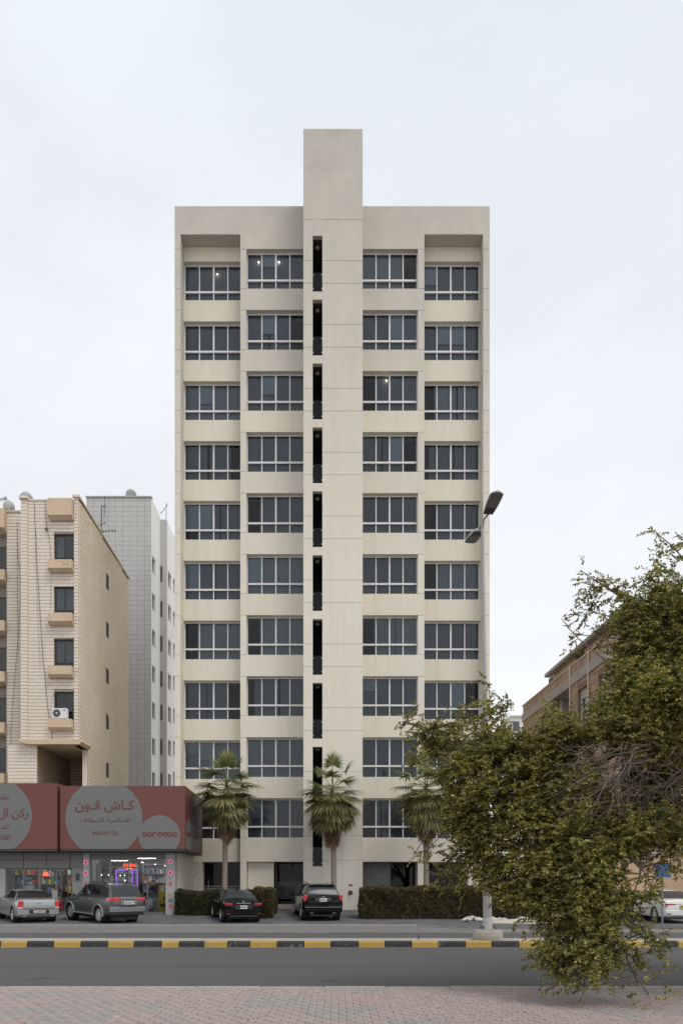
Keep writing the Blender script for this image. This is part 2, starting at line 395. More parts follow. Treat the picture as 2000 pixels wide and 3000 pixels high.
# ---- near pavement of interlocking blocks
YE = 10.6
m_bed = mat('paver_bed', (0.21, 0.17, 0.155), 0.95, 0.4, 8)
pave = bx('pavement', -40, 40, -30, YE - 0.14, -0.02, 0.088, m_bed); pave['kind'] = 'structure'
m_pav = bpy.data.materials.new('paver_blocks'); m_pav.use_nodes = True
def paver_mat(m):
    t = m.node_tree; N = t.nodes; L = t.links; b = N['Principled BSDF']; b.inputs['Roughness'].default_value = 0.92
    geo = N.new('ShaderNodeNewGeometry'); oi = N.new('ShaderNodeObjectInfo')
    ad = N.new('ShaderNodeMath'); L.new(oi.outputs['Random'], ad.inputs[0]); L.new(geo.outputs['Random Per Island'], ad.inputs[1])
    fr = N.new('ShaderNodeMath'); fr.operation = 'FRACT'; L.new(ad.outputs[0], fr.inputs[0])
    n1 = N.new('ShaderNodeTexNoise'); n1.inputs['Scale'].default_value = 0.75; n1.inputs['Detail'].default_value = 3; L.new(geo.outputs['Position'], n1.inputs[0])
    mr = N.new('ShaderNodeMapRange'); mr.inputs[1].default_value = 0.53; mr.inputs[2].default_value = 0.6; L.new(n1.outputs['Fac'], mr.inputs[0])
    r1 = N.new('ShaderNodeMix'); r1.data_type = 'RGBA'; r1.inputs[6].default_value = (0.335, 0.272, 0.252, 1); r1.inputs[7].default_value = (0.308, 0.248, 0.23, 1); L.new(fr.outputs[0], r1.inputs[0])
    r2 = N.new('ShaderNodeMix'); r2.data_type = 'RGBA'; L.new(mr.outputs[0], r2.inputs[0]); L.new(r1.outputs[2], r2.inputs[6]); r2.inputs[7].default_value = (0.272, 0.255, 0.24, 1)
    n2 = N.new('ShaderNodeTexNoise'); n2.inputs['Scale'].default_value = 9; n2.inputs['Detail'].default_value = 8; L.new(geo.outputs['Position'], n2.inputs[0])
    m2 = N.new('ShaderNodeMapRange'); m2.inputs[1].default_value = 0.3; m2.inputs[2].default_value = 0.75; m2.inputs[3].default_value = 0.82; m2.inputs[4].default_value = 1.12; L.new(n2.outputs['Fac'], m2.inputs[0])
    sc_ = N.new('ShaderNodeVectorMath'); sc_.operation = 'SCALE'; L.new(r2.outputs[2], sc_.inputs[0]); L.new(m2.outputs[0], sc_.inputs['Scale'])
    L.new(sc_.outputs[0], b.inputs['Base Color'])
    bp = N.new('ShaderNodeBump'); bp.inputs['Strength'].default_value = 0.4; bp.inputs['Distance'].default_value = 0.01
    n3 = N.new('ShaderNodeTexNoise'); n3.inputs['Scale'].default_value = 60; L.new(geo.outputs['Position'], n3.inputs[0]); L.new(n3.outputs['Fac'], bp.inputs['Height']); L.new(bp.outputs[0], b.inputs['Normal'])
paver_mat(m_pav)
PW, PD = 0.19, 0.125
def paver_outline(c):
    w, d, k = PW / 2 - c, PD / 2 - c, 0.016
    return [(-w, -d), (-w * 0.5, -d + k), (0, -d), (w * 0.5, -d - k), (w, -d), (w, d), (w * 0.5, d - k), (0, d), (-w * 0.5, d + k), (-w, d)]
# outline with matching zigzag so that neighbours interlock
lo, hi = paver_outline(0.004), paver_outline(0.010)
PV = [(x, y, 0.0) for x, y in lo] + [(x, y, 0.032) for x, y in lo] + [(x, y, 0.036) for x, y in hi]
PF = [(i, (i + 1) % 10, (i + 1) % 10 + 10, i + 10) for i in range(10)] + [(i + 10, (i + 1) % 10 + 10, (i + 1) % 10 + 20, i + 20) for i in range(10)] + [tuple(range(20, 30))]
pm = mesh_from('paver', PV, PF); pm.materials.append(m_pav)
spots = []
nr_ = int((YE - 0.16 - 4.0) / PD)
for r in range(nr_):
    y = YE - 0.16 - PD * (r + 0.5)
    for c in range(-46, 47):
        x = c * PW + (PW * 0.5 if r % 2 else 0) + 0.02
        if abs(x) < 8.5: spots.append((x, y))
vis = [s for s in spots if s[1] > 7.55 and -0.5 * s[1] < s[0] < 0.51 * s[1]]
vis.sort(key=lambda s: s[1])
first = set(vis[:300])
PVn = np.array(PV); rest = MB()
for (x, y) in spots:
    dz = float(rng.normal(0, 0.0012)); z = 0.088 + dz
    if (x, y) in first:
        o = link('paver', pm, None, pave, loc=(x, y, z)); o.rotation_euler = (rng.normal(0, 0.004), rng.normal(0, 0.004), rng.normal(0, 0.01))
    else:
        rest.add(PVn + np.array([x + rng.normal(0, .001), y + rng.normal(0, .001), z]), PF)
link('paver_field', mesh_from('paver_field', rest.v, rest.f), m_pav, pave)['kind'] = 'stuff'
# worn edging stones of the near kerb
x = -9.0
while x < 9.0:
    l = 0.98 + rng.uniform(-0.02, 0.02)
    bx('kerb_stone', x + 0.006, x + l - 0.006, YE - 0.13 + rng.uniform(-.006, .006), YE, -0.03, 0.118 + rng.uniform(-.004, .004), m_kerbpale, pave, ch=0.012)
    x += l

# ---- median with yellow and black kerb stones
YM = 18.75
med = bx('median', -100, 100, YM + 0.16, 19.95, -0.05, 0.168, m_median); med['kind'] = 'structure'
pxs = [2, 79, 158, 236, 316, 392, 473, 524, 598, 666, 732, 811, 891, 968, 1050, 1127, 1206, 1284, 1363.5, 1440, 1520, 1600, 1678, 1755, 1832, 1908, 1985, 2064]
bounds = [X(p, YM) for p in pxs]
while bounds[0] > -14: bounds.insert(0, bounds[0] - 0.735)
off = len(bounds) - len(pxs)
while bounds[-1] < 14: bounds.append(bounds[-1] + 0.735)
for i in range(len(bounds) - 1):
    a, b = bounds[i] + 0.008, bounds[i + 1] - 0.008
    j = i - off
    yel = (j % 2 == 0)
    y0 = YM + rng.uniform(-0.012, 0.012); zt = 0.176 + rng.uniform(-0.005, 0.005)
    mb = MB().prism([(y0, -0.05), (y0 + 0.02, zt - 0.045), (y0 + 0.05, zt), (YM + 0.162, zt), (YM + 0.162, -0.05)], a, b, 'x')
    mb.build('kerb_stone', m_yel if yel else m_blk, med)
MB().quad((-60, YM - 0.16, 0.004), (60, YM - 0.16, 0.004), (60, YM + 0.02, 0.004), (-60, YM + 0.02, 0.004)).build('gutter_line', m_gutter, med)
# back kerb of the median as plain stones
# ---- apron in front of the buildings: flush kerb and grey block paving rising to the facade
m_apron = bpy.data.materials.new('grey_block_paving'); m_apron.use_nodes = True
def apron_mat(m):
    t = m.node_tree; N = t.nodes; L = t.links; b = N['Principled BSDF']; b.inputs['Roughness'].default_value = 0.9
    geo = N.new('ShaderNodeNewGeometry')
    br = N.new('ShaderNodeTexBrick'); br.inputs['Scale'].default_value = 1.0; br.inputs['Brick Width'].default_value = 0.22; br.inputs['Row Height'].default_value = 0.11; br.inputs['Mortar Size'].default_value = 0.006
    br.inputs['Color1'].default_value = (0.098, 0.101, 0.109, 1); br.inputs['Color2'].default_value = (0.078, 0.080, 0.087, 1); br.inputs['Mortar'].default_value = (0.06, 0.06, 0.06, 1)
    L.new(geo.outputs['Position'], br.inputs[0])
    n = N.new('ShaderNodeTexNoise'); n.inputs['Scale'].default_value = 0.6; n.inputs['Detail'].default_value = 7; L.new(geo.outputs['Position'], n.inputs[0])
    mr = N.new('ShaderNodeMapRange'); mr.inputs[1].default_value = 0.42; mr.inputs[2].default_value = 0.72; mr.inputs[4].default_value = 0.75; L.new(n.outputs['Fac'], mr.inputs[0])
    mx = N.new('ShaderNodeMix'); mx.data_type = 'RGBA'; L.new(mr.outputs[0], mx.inputs[0]); L.new(br.outputs[0], mx.inputs[6]); mx.inputs[7].default_value = (0.145, 0.144, 0.141, 1)
    L.new(mx.outputs[2], b.inputs['Base Color'])
apron_mat(m_apron)
def kerb_y(x):
    return float(np.interp(x, [-60, 3.4, 4.2, 5.3, 60], [29.3, 29.3, 28.0, 25.6, 25.5]))
ap = MB(); xs = np.concatenate([np.linspace(-60, 2, 63), np.linspace(2.2, 7, 25), np.linspace(8, 60, 53)])
ys = [29.6, 31.5, 33.0, 34.3, 36.0, 38.0, 41.0, 44.0]
rows = []
for x in xs:
    k = kerb_y(x)
    rows.append([(x, k + 0.14, 0.02)] + [(x, yy if yy > k + 0.2 else k + 0.2 + 0.01 * i, gz(yy)) for i, yy in enumerate(ys)])
for i in range(len(xs) - 1):
    for j in range(len(ys)):
        ap.quad(rows[i][j], rows[i + 1][j], rows[i + 1][j + 1], rows[i][j + 1])
apron = ap.build('parking_apron', m_apron); apron['kind'] = 'structure'
# flush kerb stones along its edge
x = -16.0
while x < 17:
    l = 1.0 + rng.uniform(-0.05, 0.05); x2 = x + l
    ya, yb = kerb_y(x), kerb_y(x2); h = 0.055 + rng.uniform(-0.008, 0.008)
    if abs(ya - yb) > 0.4:
        n = 3
    else: n = 1
    for q in range(n):
        xa, xb = x + l * q / n, x + l * (q + 1) / n
        ya, yb = kerb_y(xa), kerb_y(xb)
        MB().prism([(xa + .006, ya), (xb - .006, yb), (xb - .006, yb + 0.17), (xa + .006, ya + 0.17)], -0.05, h, 'z').build('kerb_stone', m_kerbpale, apron)
    x = x2

# ================================================================ apartment building in the middle
YW, YT, YB = 40.0, 38.22, 40.8            # wing plane, shaft plane, recessed bays
XL, XR = -9.5, 8.93
FL, SILL0, OPEN = 3.577, 4.556, 2.31
PAR, TOP = 41.57, 44.13
sill = [SILL0 + FL * k for k in range(10)]
head = [s + OPEN for s in sill]
cream = (0.60, 0.565, 0.475)
TOP_GREY = (19.0, 45.0, 1.0, (0.355, 0.335, 0.295))  # grey mixed into the render, growing from lower to upper height
m_wall = mat('cream_render', (0.725, 0.688, 0.592), 0.85, 0.3, 0.5, 0.12, 25, col2=(0.66, 0.617, 0.515), fine=0.35, streak=0.42, grime=(0.53, 0.49, 0.40), soot=TOP_GREY)
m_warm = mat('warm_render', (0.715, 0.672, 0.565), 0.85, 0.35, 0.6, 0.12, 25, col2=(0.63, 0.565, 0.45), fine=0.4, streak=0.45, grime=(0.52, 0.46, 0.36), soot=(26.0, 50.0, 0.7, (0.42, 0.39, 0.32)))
m_wall_top = m_wall  # same render for parapet, roof and shaft top
m_groove = mat('joint', (0.26, 0.245, 0.205), 0.9)
m_white = mat('white_aluminium', (0.66, 0.665, 0.67), 0.4, 0.3, 6, col2=(0.54, 0.54, 0.54))
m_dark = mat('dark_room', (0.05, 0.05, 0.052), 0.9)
m_glass = glass('tinted_glass', (0.50, 0.545, 0.58), 0.9, 0.0, 0.0)
m_glass_dark = glass('balustrade_glass', (0.10, 0.13, 0.17), 0.55, 0.0, 0.0)
m_glass_clear = glass('shop_glass', (0.82, 0.86, 0.86), 1.0, 0.0, 0.0)
m_curt = mat('curtain', (0.34, 0.36, 0.385), 0.95, 0.4, 0.6, col2=(0.23, 0.245, 0.265))
m_curt2 = mat('curtain_pale', (0.46, 0.485, 0.51), 0.95, 0.3, 0.6)
m_blind = mat('blind', (0.50, 0.55, 0.60), 0.9)
m_steel = mat('steel', (0.55, 0.55, 0.55), 0.35, metal=0.8)
apt = thing('apartment_building', 'tall cream apartment block with a central shaft and four columns of windows', 'building', (0, 42, 0.3))
GW = 0.015
# core behind the rooms, roof and side walls
bx('side_wall', XL, XL + 0.25, 41.3, 56, 0.2, PAR, m_wall, apt)
bx('side_wall', XR - 0.25, XR, 41.3, 56, 0.2, PAR, m_wall, apt)
bx('rear_wall', XL + 0.25, XR - 0.25, 55.7, 56, 0.2, PAR, m_wall, apt)
bx('roof', XL + 0.25, XR - 0.25, 41.3, 55.7, 40.3, 40.6, m_wall_top, apt)
m_slab = mat('slab', (0.3, 0.29, 0.27), 0.9)
for k in range(10):
    z0 = (head[k - 1] if k else 3.2)
    bx('floor_slab', XL + 0.25, XR - 0.25, 41.31, 55.6, sill[k] - 0.95, sill[k] - 0.7, m_slab, apt)
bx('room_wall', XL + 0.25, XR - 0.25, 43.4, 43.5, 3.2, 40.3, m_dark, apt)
PARTS = [XL + 0.3, -5.5, -1.9, 1.42, 4.9, XR - 0.3]
for xx in (-5.48, 4.92): bx('party_wall', xx - 0.1, xx + 0.1, 41.32, 43.4, 3.2, 40.3, m_slab, apt)

def panel(x0, x1, y0, y1, z0, z1, m=None, name='panel'):
    return bx(name, x0, x1, y0, y1, z0, z1, m or m_wall, apt, ch=0.006)
TL, TR = X(888.5, YT), X(1062, YT)
# joints show the backing 2 cm behind the panels
def wing(side):
    if side < 0:
        xo, po, pi, wi, xt = XL, -9.154, -5.66, -5.30, TL - 0.02
    else:
        xo, po, pi, wi, xt = XR, 8.545, 5.11, 4.73, TR + 0.02
    lo = lambda a, b: (min(a, b), max(a, b))
    # outer pier, inner pier and inner spandrels, storey by storey
    for k in range(10):
        zs, zh = sill[k], head[k]
        znext = sill[k + 1] if k < 9 else None
        panel(*lo(xo, po), YW, 41.3, zs + GW / 2, zh - GW / 2, m_wall, 'pier_panel')
        panel(*lo(pi, wi), YW, 41.3, zs + GW / 2, zh - GW / 2, m_wall, 'pier_panel')
        if znext:
            panel(*lo(xo, po), YW, 41.3, zh + GW / 2, znext - GW / 2, m_wall, 'pier_panel')
            panel(*lo(pi, xt), YW, YW + 0.9, zh + GW / 2, znext - GW / 2, m_wall if k % 3 else m_warm, 'spandrel')
            panel(*lo(po, pi), YB, 41.3, zh, znext, m_warm, 'spandrel')
    # backing seen in the joints
    bx('joint_backing', *lo(xo + 0.02 * (1 if side < 0 else -1), po - 0.02 * (1 if side < 0 else -1)), YW + 0.02, 41.28, 3.1, 40.0, m_groove, apt)
    bx('joint_backing', *lo(pi - 0.02 * side, wi + 0.02 * side), YW + 0.02, 41.28, 3.1, 40.0, m_groove, apt)
    # parapet: one piece with the tops of the piers
    zh = head[9] + GW / 2
    if side < 0: pts = [(xo, PAR), (xo, zh), (po, zh), (po, 39.92), (pi, 39.92), (pi, zh), (xt, zh), (xt, PAR)]
    else: pts = [(xo, PAR), (xt, PAR), (xt, zh), (pi, zh), (pi, 39.92), (po, 39.92), (po, zh), (xo, zh)]
    MB().prism(pts, YW, 41.3).build('parapet', m_wall_top, apt)
    bx('spandrel', *lo(po, pi), YB, 41.28, head[9], 39.918, m_warm, apt)
    # first-floor band above the ground floor
    panel(*lo(xo, po), YW, 41.3, 3.16 + GW / 2, sill[0] - GW / 2, m_wall, 'pier_panel')
    panel(*lo(pi, xt), YW, YW + 0.9, 3.16, sill[0] - GW / 2, m_wall, 'spandrel')
    panel(*lo(po, pi), YB - 0.4, 41.3, 3.16, sill[0], m_warm, 'spandrel')
for s in (-1, 1): wing(s)

# windows: white frame, four tall panes over four low ones, a curtain behind
def window_meshes(W, key):
    """frame in local coords: x 0..W, z 0..OPEN, y 0 outside"""
    f = MB(); H = OPEN
    t = 0.05; zt0, zt1 = 0.62, 0.725
    f.box(0, t, 0, 0.07, 0, H); f.box(W - t, W, 0, 0.07, 0, H)
    f.box(t, W - t, 0.002, 0.07, 0, 0.035); f.box(t, W - t, 0.002, 0.07, H - 0.075, H)
    f.box(t, W - t, -0.035, 0.07, zt0, zt1)
    cell = (W - 2 * t) / 4
    for i in (1, 2, 3):
        w = 0.048 if i == 2 else 0.032
        xc = t + cell * i
        f.box(xc - w, xc + w, 0.004, 0.07, zt1, H - 0.075)
        f.box(xc - 0.03, xc + 0.03, 0.004, 0.07, 0.035, zt0)
    fm = f.mesh('window'); fm.materials.append(m_white)
    pw = cell - 0.02
    up = mesh_from('pane', [(-pw / 2, 0, 0), (pw / 2, 0, 0), (pw / 2, 0, H - 0.075 - zt1), (-pw / 2, 0, H - 0.075 - zt1)], [(0, 1, 2, 3)]); up.materials.append(m_glass)
    dn = mesh_from('pane', [(-pw / 2, 0, 0), (pw / 2, 0, 0), (pw / 2, 0, zt0 - 0.035), (-pw / 2, 0, zt0 - 0.035)], [(0, 1, 2, 3)]); dn.materials.append(m_glass)
    return fm, up, dn, t, cell, zt1
def curtain_mesh(w, h, seed):
    r = random.Random(seed); n = int(w / 0.035); V = []; Fs = []
    ph = r.random() * 6; a = 0.018 + 0.014 * r.random()
    for i in range(n + 1):
        x = w * i / n
        y = a * math.sin(x * 2 * math.pi / 0.17 + ph + 1.3 * math.sin(x * 3.1 + ph)) + 0.012 * math.sin(x * 9 + ph * 2)
        V += [(x, y, 0.0), (x, y * 0.6, h)]
        if i: Fs.append((2 * i - 2, 2 * i, 2 * i + 1, 2 * i - 1))
    me = mesh_from('curtain', V, Fs, smooth=True); return me
wcache = {}
lamps = {(-1, 'in', 9): [(758, 768), (817, 768)], (-1, 'out', 9): [(636, 803)], (1, 'in', 7): [(1131, 1115)]}
m_bulb = mat('lit_bulb', (1, 0.85, 0.6), 0.5, emit=14.0, emitcol=(1.0, 0.80, 0.50))
def place_window(x0, x1, y, k, key, side, colname):
    W = x1 - x0
    if key not in wcache: wcache[key] = window_meshes(W, key)
    fm, up, dn, t, cell, zt1 = wcache[key]
    w = link('window', fm, None, apt, loc=(x0, y, sill[k]))
    r = random.Random(hash((round(x0, 2), k)) & 0xffff)
    for i in range(4):
        for me, z in ((up, zt1), (dn, 0.035)):
            p = link('pane', me, None, w); p.location = (t + cell * (i + 0.5), 0.04, z)
            p.rotation_euler = (r.gauss(0, 0.006), 0, r.gauss(0, 0.008))
    # curtains: most are drawn, some leave a dark gap
    gap = r.choice([0, 0, 0, 0.5, 0.9, 1.1]) * (1 if r.random() < 0.5 else -1)
    a, b = 0.02 + max(0, gap) * 0.8, W - 0.02 + min(0, gap) * 0.8
    pale = r.random() < 0.25
    segs = [(a, b)] if r.random() < 0.6 else [(a, (a + b) / 2 - 0.05 * r.random()), ((a + b) / 2 + 0.12 * r.random(), b)]
    for a, b in segs:
        c = link('curtain', curtain_mesh(b - a, OPEN - 0.06, r.random()), m_curt2 if pale else m_curt, w); c.location = (a, 0.15, 0.01)
    for i in range(4):   # a pale roller blind behind a single pane here and there
        if r.random() < 0.07:
            hb = (OPEN - zt1 - 0.1) * r.choice([0.45, 0.7, 1.0]); xb_ = t + cell * i
            b_ = mesh_from('blind', [(xb_ + .03, .075, OPEN - .09 - hb), (xb_ + cell - .03, .075, OPEN - .09 - hb), (xb_ + cell - .03, .075, OPEN - .09), (xb_ + .03, .075, OPEN - .09)], [(0, 1, 2, 3)])
            link('blind', b_, m_blind, w)
    for (px, py) in lamps.get((side, colname, k), []):
        yy = y + 0.085
        mb = MB().lathe([(0.0, -0.035), (0.025, -0.025), (0.035, 0), (0.025, 0.025), (0.0, 0.035)], (X(px, yy) - x0, 0.085, Z(py, yy) - sill[k]), 10)
        lm = mb.mesh('ceiling_lamp', True); link('ceiling_lamp', lm, m_bulb, w)
for k in range(10):
    place_window(-5.30, TL - 0.02, YW + 0.26, k, 'inL', -1, 'in')
    place_window(TR + 0.02, 4.73, YW + 0.26, k, 'inR', 1, 'in')
    place_window(-9.154, -5.66, YB + 0.25, k, 'outL', -1, 'out')
    place_window(5.11, 8.545, YB + 0.25, k, 'outR', 1, 'out')

# ---- central shaft with a column of slots
SX0, SX1 = X(915.6, YT), X(944, YT)
s_bot = [s - 1.73 for s in sill]; s_top = [s + 1.39 for s in sill]
levels = [0.36, 3.16] + sorted([z for k in range(10) for z in (sill[k], head[k])])
for a, b in zip(levels[:-1], levels[1:]):
    panel(TL, SX0, YT, YT + 0.25, a + GW / 2, b - GW / 2, m_wall, 'shaft_panel')
    panel(SX1, TR, YT, YT + 0.25, a + GW / 2, b - GW / 2, m_wall, 'shaft_panel')
bx('joint_backing', TL + 0.02, SX0 - 0.004, YT + 0.02, YT + 0.24, 0.3, head[9] + 0.1, m_groove, apt)
bx('joint_backing', SX1 + 0.004, TR - 0.02, YT + 0.02, YT + 0.24, 0.3, head[9] + 0.1, m_groove, apt)
zz = head[9] + GW / 2
panel(SX0, SX1, YT + 0.001, YT + 0.25, s_top[9], zz - 0.002, m_wall, 'shaft_panel')
panel(SX0, SX1, YT + 0.001, YT + 0.25, 0.36, s_bot[0], m_wall, 'shaft_panel')
for k in range(9): panel(SX0, SX1, YT + 0.001, YT + 0.25, s_top[k], s_bot[k + 1], m_wall, 'shaft_spandrel')
bx('shaft_top', TL, TR, YT, 44.5, zz, TOP, m_wall_top, apt, ch=0.01)
bx('shaft_wall', TL, TL + 0.2, YT + 0.25, 42, 0.3, zz - 0.003, m_wall, apt)
bx('shaft_wall', TR - 0.2, TR, YT + 0.25, 42, 0.3, zz - 0.003, m_wall, apt)
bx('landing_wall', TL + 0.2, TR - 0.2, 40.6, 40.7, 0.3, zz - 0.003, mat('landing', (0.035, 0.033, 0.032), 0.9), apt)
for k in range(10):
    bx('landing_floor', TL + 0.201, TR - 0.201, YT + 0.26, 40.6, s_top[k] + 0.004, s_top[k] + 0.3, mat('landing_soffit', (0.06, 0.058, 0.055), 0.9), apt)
    bp = bx('balustrade', SX0 + 0.015, SX1 - 0.015, YT + 0.03, YT + 0.045, s_bot[k] + 0.012, s_bot[k] + 1.08, m_glass_dark, apt)
    for cx in (SX0, SX1 - 0.05):
        for cz in (s_bot[k] + 0.16, s_bot[k] + 0.93):
            MB().box(cx, cx + 0.05, YT + 0.018, YT + 0.06, cz, cz + 0.045).build('clip', m_steel, bp)
    MB().lathe([(0.0, -0.09), (0.10, -0.07), (0.13, 0.0)], ((SX0 + SX1) / 2 - 0.02, YT + 0.75, s_top[k] + 0.003), 14).build('ceiling_lamp', mat('lamp_opal', (0.5, 0.5, 0.48), 0.4), apt, True)

# ---- ground floor
GF = 3.16
m_stone = mat('step_stone', (0.42, 0.36, 0.30), 0.7, 0.4, 3)
bx('lobby_floor', XL + 0.3, XR - 0.3, YW - 0.02, 47, 0.30, 0.45, m_slab, apt)
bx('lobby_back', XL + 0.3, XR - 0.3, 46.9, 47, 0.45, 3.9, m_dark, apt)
bx('lobby_ceiling', XL + 0.3, XR - 0.3, YW + 0.9, 46.9, 3.3, 3.4, m_slab, apt)
bx('ground_wall', XL, -7.98, YW + 0.02, 41.3, 0.2, GF, m_wall, apt)
bx('ground_pier', -5.66, -5.30, YW, 41.3, 0.2, GF, m_wall, apt)
bx('ground_panel', -5.26, -3.72, YW + 0.28, 41.3, 0.2, GF, m_wall, apt)
bx('ground_pier', 4.73, 5.11, YW, 41.3, 0.2, GF, m_wall, apt)
bx('ground_wall', X(1371, 40.0), XR, YW, 41.3, 0.2, GF, m_wall, apt)
bx('ground_panel', TR, 3.2, YW + 1.3, 41.5, 0.2, GF, mat('grey_panel', (0.21, 0.22, 0.22), 0.7, 0.3, 1), apt)
m_frost = mat('frosted_band', (0.30, 0.33, 0.34), 0.7)
def shopfront(x0, x1, y, z0, z1, n, bands, m=None, doors=()):
    fr = MB()
    fr.box(x0, x1, y, y + 0.06, z1 - 0.06, z1); fr.box(x0, x1, y, y + 0.06, z0, z0 + 0.06)
    for i in range(n + 1):
        xx = x0 + (x1 - x0 - 0.05) * i / n
        fr.box(xx, xx + 0.05, y, y + 0.06, z0 + 0.06, z1 - 0.06)
    o = fr.build('glazing_frame', mat('dark_frame', (0.05, 0.05, 0.05), 0.4), apt)
    for i in range(n):
        a, b = x0 + (x1 - x0) * i / n + 0.05, x0 + (x1 - x0) * (i + 1) / n - 0.01
        MB().quad((a, y + 0.03, z0 + 0.06), (b, y + 0.03, z0 + 0.06), (b, y + 0.03, z1 - 0.06), (a, y + 0.03, z1 - 0.06)).build('pane', m_glass_dark, o)
        if bands:
            for j in range(9):
                zb = z0 + 0.25 + j * 0.125
                MB().quad((a, y + 0.022, zb), (b, y + 0.022, zb), (b, y + 0.022, zb + 0.045), (a, y + 0.022, zb + 0.045)).build('frosted_stripe', m_frost, o)
    for dx in doors:
        MB().tube([(dx, y - 0.06, z0 + 0.7), (dx, y - 0.06, z0 + 1.7)], 0.018, 6).build('door_handle', m_steel, o)
shopfront(-7.98, -5.66, 41.0, 0.45, GF, 2, True, doors=(-7.7,))
shopfront(-3.72, TL, 42.2, 0.72, GF, 2, True, doors=(-2.95, -2.75))
shopfront(3.2, 4.73, 41.3, 0.45, GF, 1, False)
shopfront(5.11, X(1371, 41.3), 41.2, 0.45, GF, 2, False)
bx('door_jamb', -3.92, -3.72, YW + 0.3, 42.4, 0.2, GF, m_wall, apt)
for i in range(2):
    bx('step', -4.0, TL - 0.03, 39.2 + 0.34 * i, 42.3, 0.35 + 0.155 * i, 0.48 + 0.155 * i + 0.02, m_stone, apt, ch=0.01)
# fire brigade inlet and its red plate on the shaft
xi = X(1026, YT)
MB().box(xi - 0.11, xi + 0.11, YT - 0.012, YT - 0.002, Z(2593.5, YT) - 0.06, Z(2593.5, YT) + 0.06).build('red_plate', mat('red_plate', (0.30, 0.05, 0.05), 0.6, 0.6, 30, col2=(0.4, 0.2, 0.18)), apt)
MB().lathe([(0.13, 0.0), (0.13, -0.03), (0.07, -0.035), (0.07, -0.12), (0.085, -0.12), (0.085, -0.16), (0.0, -0.16)], (xi, YT - 0.002, Z(2615, YT)), 16, 'y').build('fire_inlet', mat('bronze', (0.10, 0.08, 0.05), 0.45, metal=0.6), apt, True)
bx('door_number', X(897, YT) - 0.06, X(897, YT) + 0.06, YT - 0.012, YT - 0.002, Z(2573, YT) - 0.02, Z(2573, YT) + 0.02, m_steel, apt)
# graffiti and a cable on the wall beside the shops
m_ink = mat('spray_paint', (0.20, 0.19, 0.17), 0.8)
yg = YW - 0.004 + 0.02
def ink(pts, r=0.018):
    P = [(X(500 + px * 0.3827, yg), yg, Z(2250 + py * 0.3827, yg)) for px, py in pts]
    q = []
    for i in range(len(P) - 1):
        for j in range(4):
            t = j / 4; q.append(tuple(P[i][c] * (1 - t) + P[i + 1][c] * t for c in range(3)))
    q.append(P[-1]); MB().tube(q, r, 4).build('graffiti', m_ink, apt)
ink([(92, 820), (105, 795), (120, 785), (130, 800), (115, 830), (100, 838), (135, 845), (160, 840), (168, 800), (180, 770)])
ink([(150, 830), (185, 820), (205, 800), (212, 790)])
ink([(165, 850), (172, 838)]); ink([(92, 750), (90, 768)])
ink([(132, 690), (133, 760), (134, 850), (134, 945)], 0.014)
# ================================================================ beige stone block on the left
m_bstone = mat('beige_stone', (0.70, 0.63, 0.55), 0.85, 0.3, 1.2, 0.2, 30, col2=(0.62, 0.53, 0.44), island=0.25)
m_bside = mat('ochre_stone', (0.77, 0.70, 0.60), 0.85, 0.6, 0.22, 0.2, 30, col2=(0.62, 0.52, 0.385), island=0.2, streak=0.4, grime=(0.46, 0.36, 0.24))
m_mortar = mat('dark_mortar', (0.30, 0.26, 0.21), 0.95)
m_box = mat('ochre_render', (0.60, 0.48, 0.34), 0.85, 0.6, 1.5, 0.15, 25, col2=(0.48, 0.37, 0.25), streak=0.5)
m_alu = mat('black_aluminium', (0.03, 0.03, 0.032), 0.45)
m_cable = mat('black_cable', (0.03, 0.028, 0.026), 0.7)
m_gl2 = glass('window_glass_dark', (0.30, 0.36, 0.38), 1.0, 0.0, 0.02)
Y1 = 41.5
st = thing('stone_apartment_block', 'beige stone clad apartment block with ochre window boxes, left of the tall block', 'building', (-18, 46, 0.3))
def zx(z): return z * 0.3827                 # crop pixels to photo pixels
def zy(z): return 1400 + z * 0.3827
xa, xb = X(232.7, Y1), X(63, Y1)             # right corner, left edge of the projecting volume
ztop = Z(1462, Y1); ybk = 51.4
zov = Z(2183, Y1); zov2 = Z(2169, Y1)
# carcass: projecting volume (upper), left volume (full height), lower part behind the porch
sidep = [(Y1 + 0.02, 0.3), (Y1 + 0.02, zov), (Y1 + 0.02, Z(1456, Y1) - 0.1), (ybk, Z(1694.7, ybk) - 0.05), (ybk, 0.3)]
XP0, XP1 = X(107, Y1), xa - 0.36
# side wall carcass (thin wall with sloping parapet)
MB().prism([(y, z) for y, z in [(Y1 + 0.05, zov), (Y1 + 0.05, Z(1458, Y1)), (ybk, Z(1697, ybk)), (ybk, 0.3), (43.2, 0.3), (43.2, zov)]], xa - 0.35, xa - 0.035, 'x').build('side_wall_core', m_mortar, st)
XW0, XW1 = X(158, Y1), X(217.5, Y1)
rows_w = [(Z(zy(425) + i * 154.3, Y1), Z(zy(645) + i * 154.3, Y1)) for i in range(4)]
